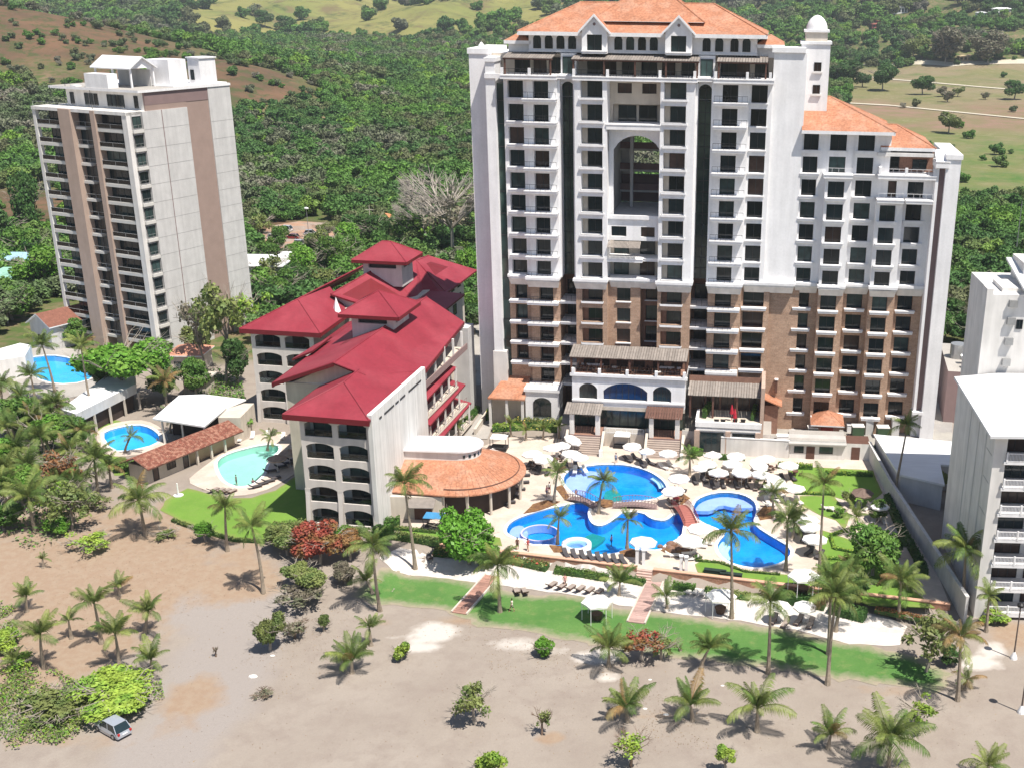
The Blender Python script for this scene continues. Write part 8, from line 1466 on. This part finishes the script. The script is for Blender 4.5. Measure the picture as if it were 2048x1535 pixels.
# vehicles
def car(px, rz, label, body, L=4.1, W=1.75, Hh=1.5, suv=False, z=None):
    p = G(*px); t = thing('parked_car', label, 'car', p, rz); P = M('car_paint_' + label[:10].replace(' ', '_'), body, .25, .03, 1, spec=.5, metal=.3, coat=.8)
    b = MB(); h1 = Hh * .56
    sec = [(-L / 2, .32, .55, .80), (-L / 2 + .08, .25, h1 * .93, .88), (-L * .28, .2, h1, .97), (0, .2, h1 * 1.02, 1), (L * .25, .2, h1 * .97, .98), (L / 2 - .18, .22, h1 * .82, .88), (L / 2, .3, .5, .78)]
    rings = []
    for x_, z0, z1, w_ in sec: w2 = W / 2 * w_; rings.append([(x_, -w2, z0), (x_, -w2 * 1.02, (z0 + z1) / 2), (x_, -w2 * .94, z1), (x_, w2 * .94, z1), (x_, w2 * 1.02, (z0 + z1) / 2), (x_, w2, z0)])
    for a, c in zip(rings[:-1], rings[1:]):
        for i in range(6): j = (i + 1) % 6; b.poly([a[i], c[i], c[j], a[j]], P)
    b.poly(rings[0], P); b.poly(rings[-1][::-1], P); b.build('body', t)
    r0, r1 = -L * (.42 if not suv else .46), L * .12; q = MB(); w_ = W / 2 * .78; wb = W / 2 * .92; lo = [(r0 - .12, -wb, h1 * .95), (L * .27, -wb, h1 * .95), (L * .27, wb, h1 * .95), (r0 - .12, wb, h1 * .95)]; hi = [(r0 + .35, -w_, Hh), (r1 - .1, -w_, Hh), (r1 - .1, w_, Hh), (r0 + .35, w_, Hh)]
    for i in range(4): j = (i + 1) % 4; q.poly([lo[i], lo[j], hi[j], hi[i]], GLS)
    q.build('windows', t); q = MB(); q.slab([(v[0], v[1], v[2] + .03) for v in hi], .06, P)
    for i in range(4): q.tube(lo[i], hi[i], .045, .045, P, 4)
    q.tube((-.1 * L, -wb, h1 * .95), (-.08 * L, -w_, Hh), .04, .04, P, 4); q.tube((-.1 * L, wb, h1 * .95), (-.08 * L, w_, Hh), .04, .04, P, 4); q.build('roof', t)
    for x_ in (-L * .31, L * .31):
        for s in (-1, 1):
            q = MB(); q.tube((x_, s * (W / 2 - .2), .32), (x_, s * (W / 2 + .01), .32), .32, .32, BLACK, 14); wh = q.build('wheel', t); q = MB(); q.tube((x_, s * (W / 2), .32), (x_, s * (W / 2 + .025), .32), .18, .18, METAL, 10); q.build('rim', wh)
    for s in (-1, 1):
        q = MB(); q.box(-L / 2 - .02, -L / 2 + .12, s * W * .3, s * W * .42, .62, .84, M('tail_light_red', (.4, .02, .02), .3)); q.build('tail_light', t); q = MB(); q.box(L / 2 - .1, L / 2 + .01, s * W * .28, s * W * .4, .5, .66, WHITE); q.build('headlight', t); q = MB(); q.box(L * .2, L * .25, s * W / 2, s * (W / 2 + .14), h1, h1 + .13, P); q.build('mirror', t)
    q = MB(); q.box(-L / 2 - .03, -L / 2 + .02, -.26, .26, .56, .68, WHITE); q.build('number_plate', t); return t
car((227, 1462), R(146), 'silver hatchback parked under the low bright canopy', (.42, .45, .50))
car((570, 463), R(165), 'white off road car on the red earth behind the palms', (.75, .75, .75), 4.6, 1.85, 1.8, True)
car((606, 494), R(5), 'white and grey van in the car park', (.6, .6, .62), 5.2, 1.9, 2.0, True)
car((598, 506), R(0), 'dark car in front of the white van', (.06, .06, .07))
car((541, 560), R(10), 'white car beside the small shop', (.78, .78, .78)); car((575, 545), R(4), 'pale pickup half hidden by the olive tree', (.7, .7, .7), 5.0, 1.9, 1.8, True); car((518, 520), R(30), 'white car at the edge of the clearing', (.75, .75, .75)); car((640, 500), R(2), 'grey car right of the lamp post', (.3, .3, .32))
car((548, 478), R(20), 'white car at the left of the red earth car park', (.8, .8, .8)); car((622, 470), R(8), 'silver car behind the street light', (.5, .5, .52)); car((585, 478), R(170), 'dark red car in the middle of the car park', (.25, .03, .03)); car((652, 492), R(90), 'blue car at the right side of the car park', (.05, .1, .25))
# lamp posts and pylons
def lamp(px, label, h, arm=False, cone=True, z=None):
    p = G(*px); t = thing('lamp_post', label, 'lamp post', p); b = MB(); b.tube((0, 0, 0), (0, 0, h), .10, .07, M('dark_post_paint', (.12, .09, .08), .6) if cone else METAL, 8); b.build('post', t)
    if cone: b = MB(); b.lathe((0, 0, 0), [(.42, 0), (.38, .2), (.16, .75), (.1, .85)], WHITE, 10); b.build('base_cone', t)
    b = MB(); b.lathe((0, 0, h), [(.05, 0), (.4, .05), (.42, .3), (.2, .5), (.01, .55)], BLACK if cone else WHITE, 10, sx=1.6 if arm else 1); b.build('lamp_head', t)
lamp((2027, 1316), 'dark lamp post with white foot beside the sand gap', 6.5); lamp((2042, 1424), 'dark lamp post with white foot at the right edge', 6.5); lamp((618, 478), 'pale street light rising over the car park', 8.5, True, False)
p = G(742, 470); t = thing('utility_pole', 'pale utility pole with cross arm behind the red roofed hotel', 'pole', p); b = MB(); b.tube((0, 0, 0), (0, 0, 8.5), .13, .09, CREAM, 6); b.build('pole_shaft', t); b = MB(); b.box(-1.2, 1.2, -.06, .06, 7.2, 7.35, CREAM); b.build('cross_arm', t)
p = G(2030, 520); t = thing('utility_pole', 'thin grey mast behind the apartment building roof', 'pole', p); b = MB(); b.tube((0, 0, 0), (0, 0, 16), .15, .08, METAL, 6); b.build('pole_shaft', t)
# small stones on the grey track
for i, (x_, y_, s) in enumerate([(506, 1352, .35), (545, 1310, .2), (1290, 1416, .18), (1332, 1428, .22), (1300, 1358, .15), (1445, 1370, .16)]):
    p = G(x_, y_); t = thing('stone', ['pale stone on the grey track at left', 'small stone below the lone olive shrub', 'small stone between the foreground palms', 'pale stone beside the reddish soil', 'tiny pale stone above the foreground palms', 'tiny pale stone near the lawn edge'][i], 'stone', p); b = MB(); b.lathe((0, 0, -.05), [(s, 0), (s * .9, s * .4), (s * .5, s * .65), (.01, s * .7)], WHITE2, 7, sx=1.5); b.build('stone_body', t)
p = G(322, 1010); t = thing('lawn_shower', 'white garden post on the lawn beside the tiled building', 'post', up(357, 990, 0.05)); b = MB(); b.tube((0, 0, 0), (0, 0, 1.9), .12, .1, WHITE, 8); b.build('post_shaft', t); b = MB(); b.tube((0, 0, 0), (0, 0, .1), .7, .7, WHITE2, 12); b.build('foot_plate', t)

# thin tropical haze over the whole valley
hm = bpy.data.materials.new('thin_haze'); hm.use_nodes = True; n = hm.node_tree.nodes; n.clear(); o = n.new('ShaderNodeOutputMaterial'); pv = n.new('ShaderNodeVolumePrincipled'); pv.inputs['Color'].default_value = (.86, .92, 1, 1); pv.inputs['Density'].default_value = .00009; pv.inputs['Anisotropy'].default_value = .1; hm.node_tree.links.new(pv.outputs[0], o.inputs['Volume'])
b = MB(); b.box(-1760, 1560, -40, 2960, -5, 330, hm); struct(b.build('haze'), 'stuff')
SC.cycles.volume_bounces = 0
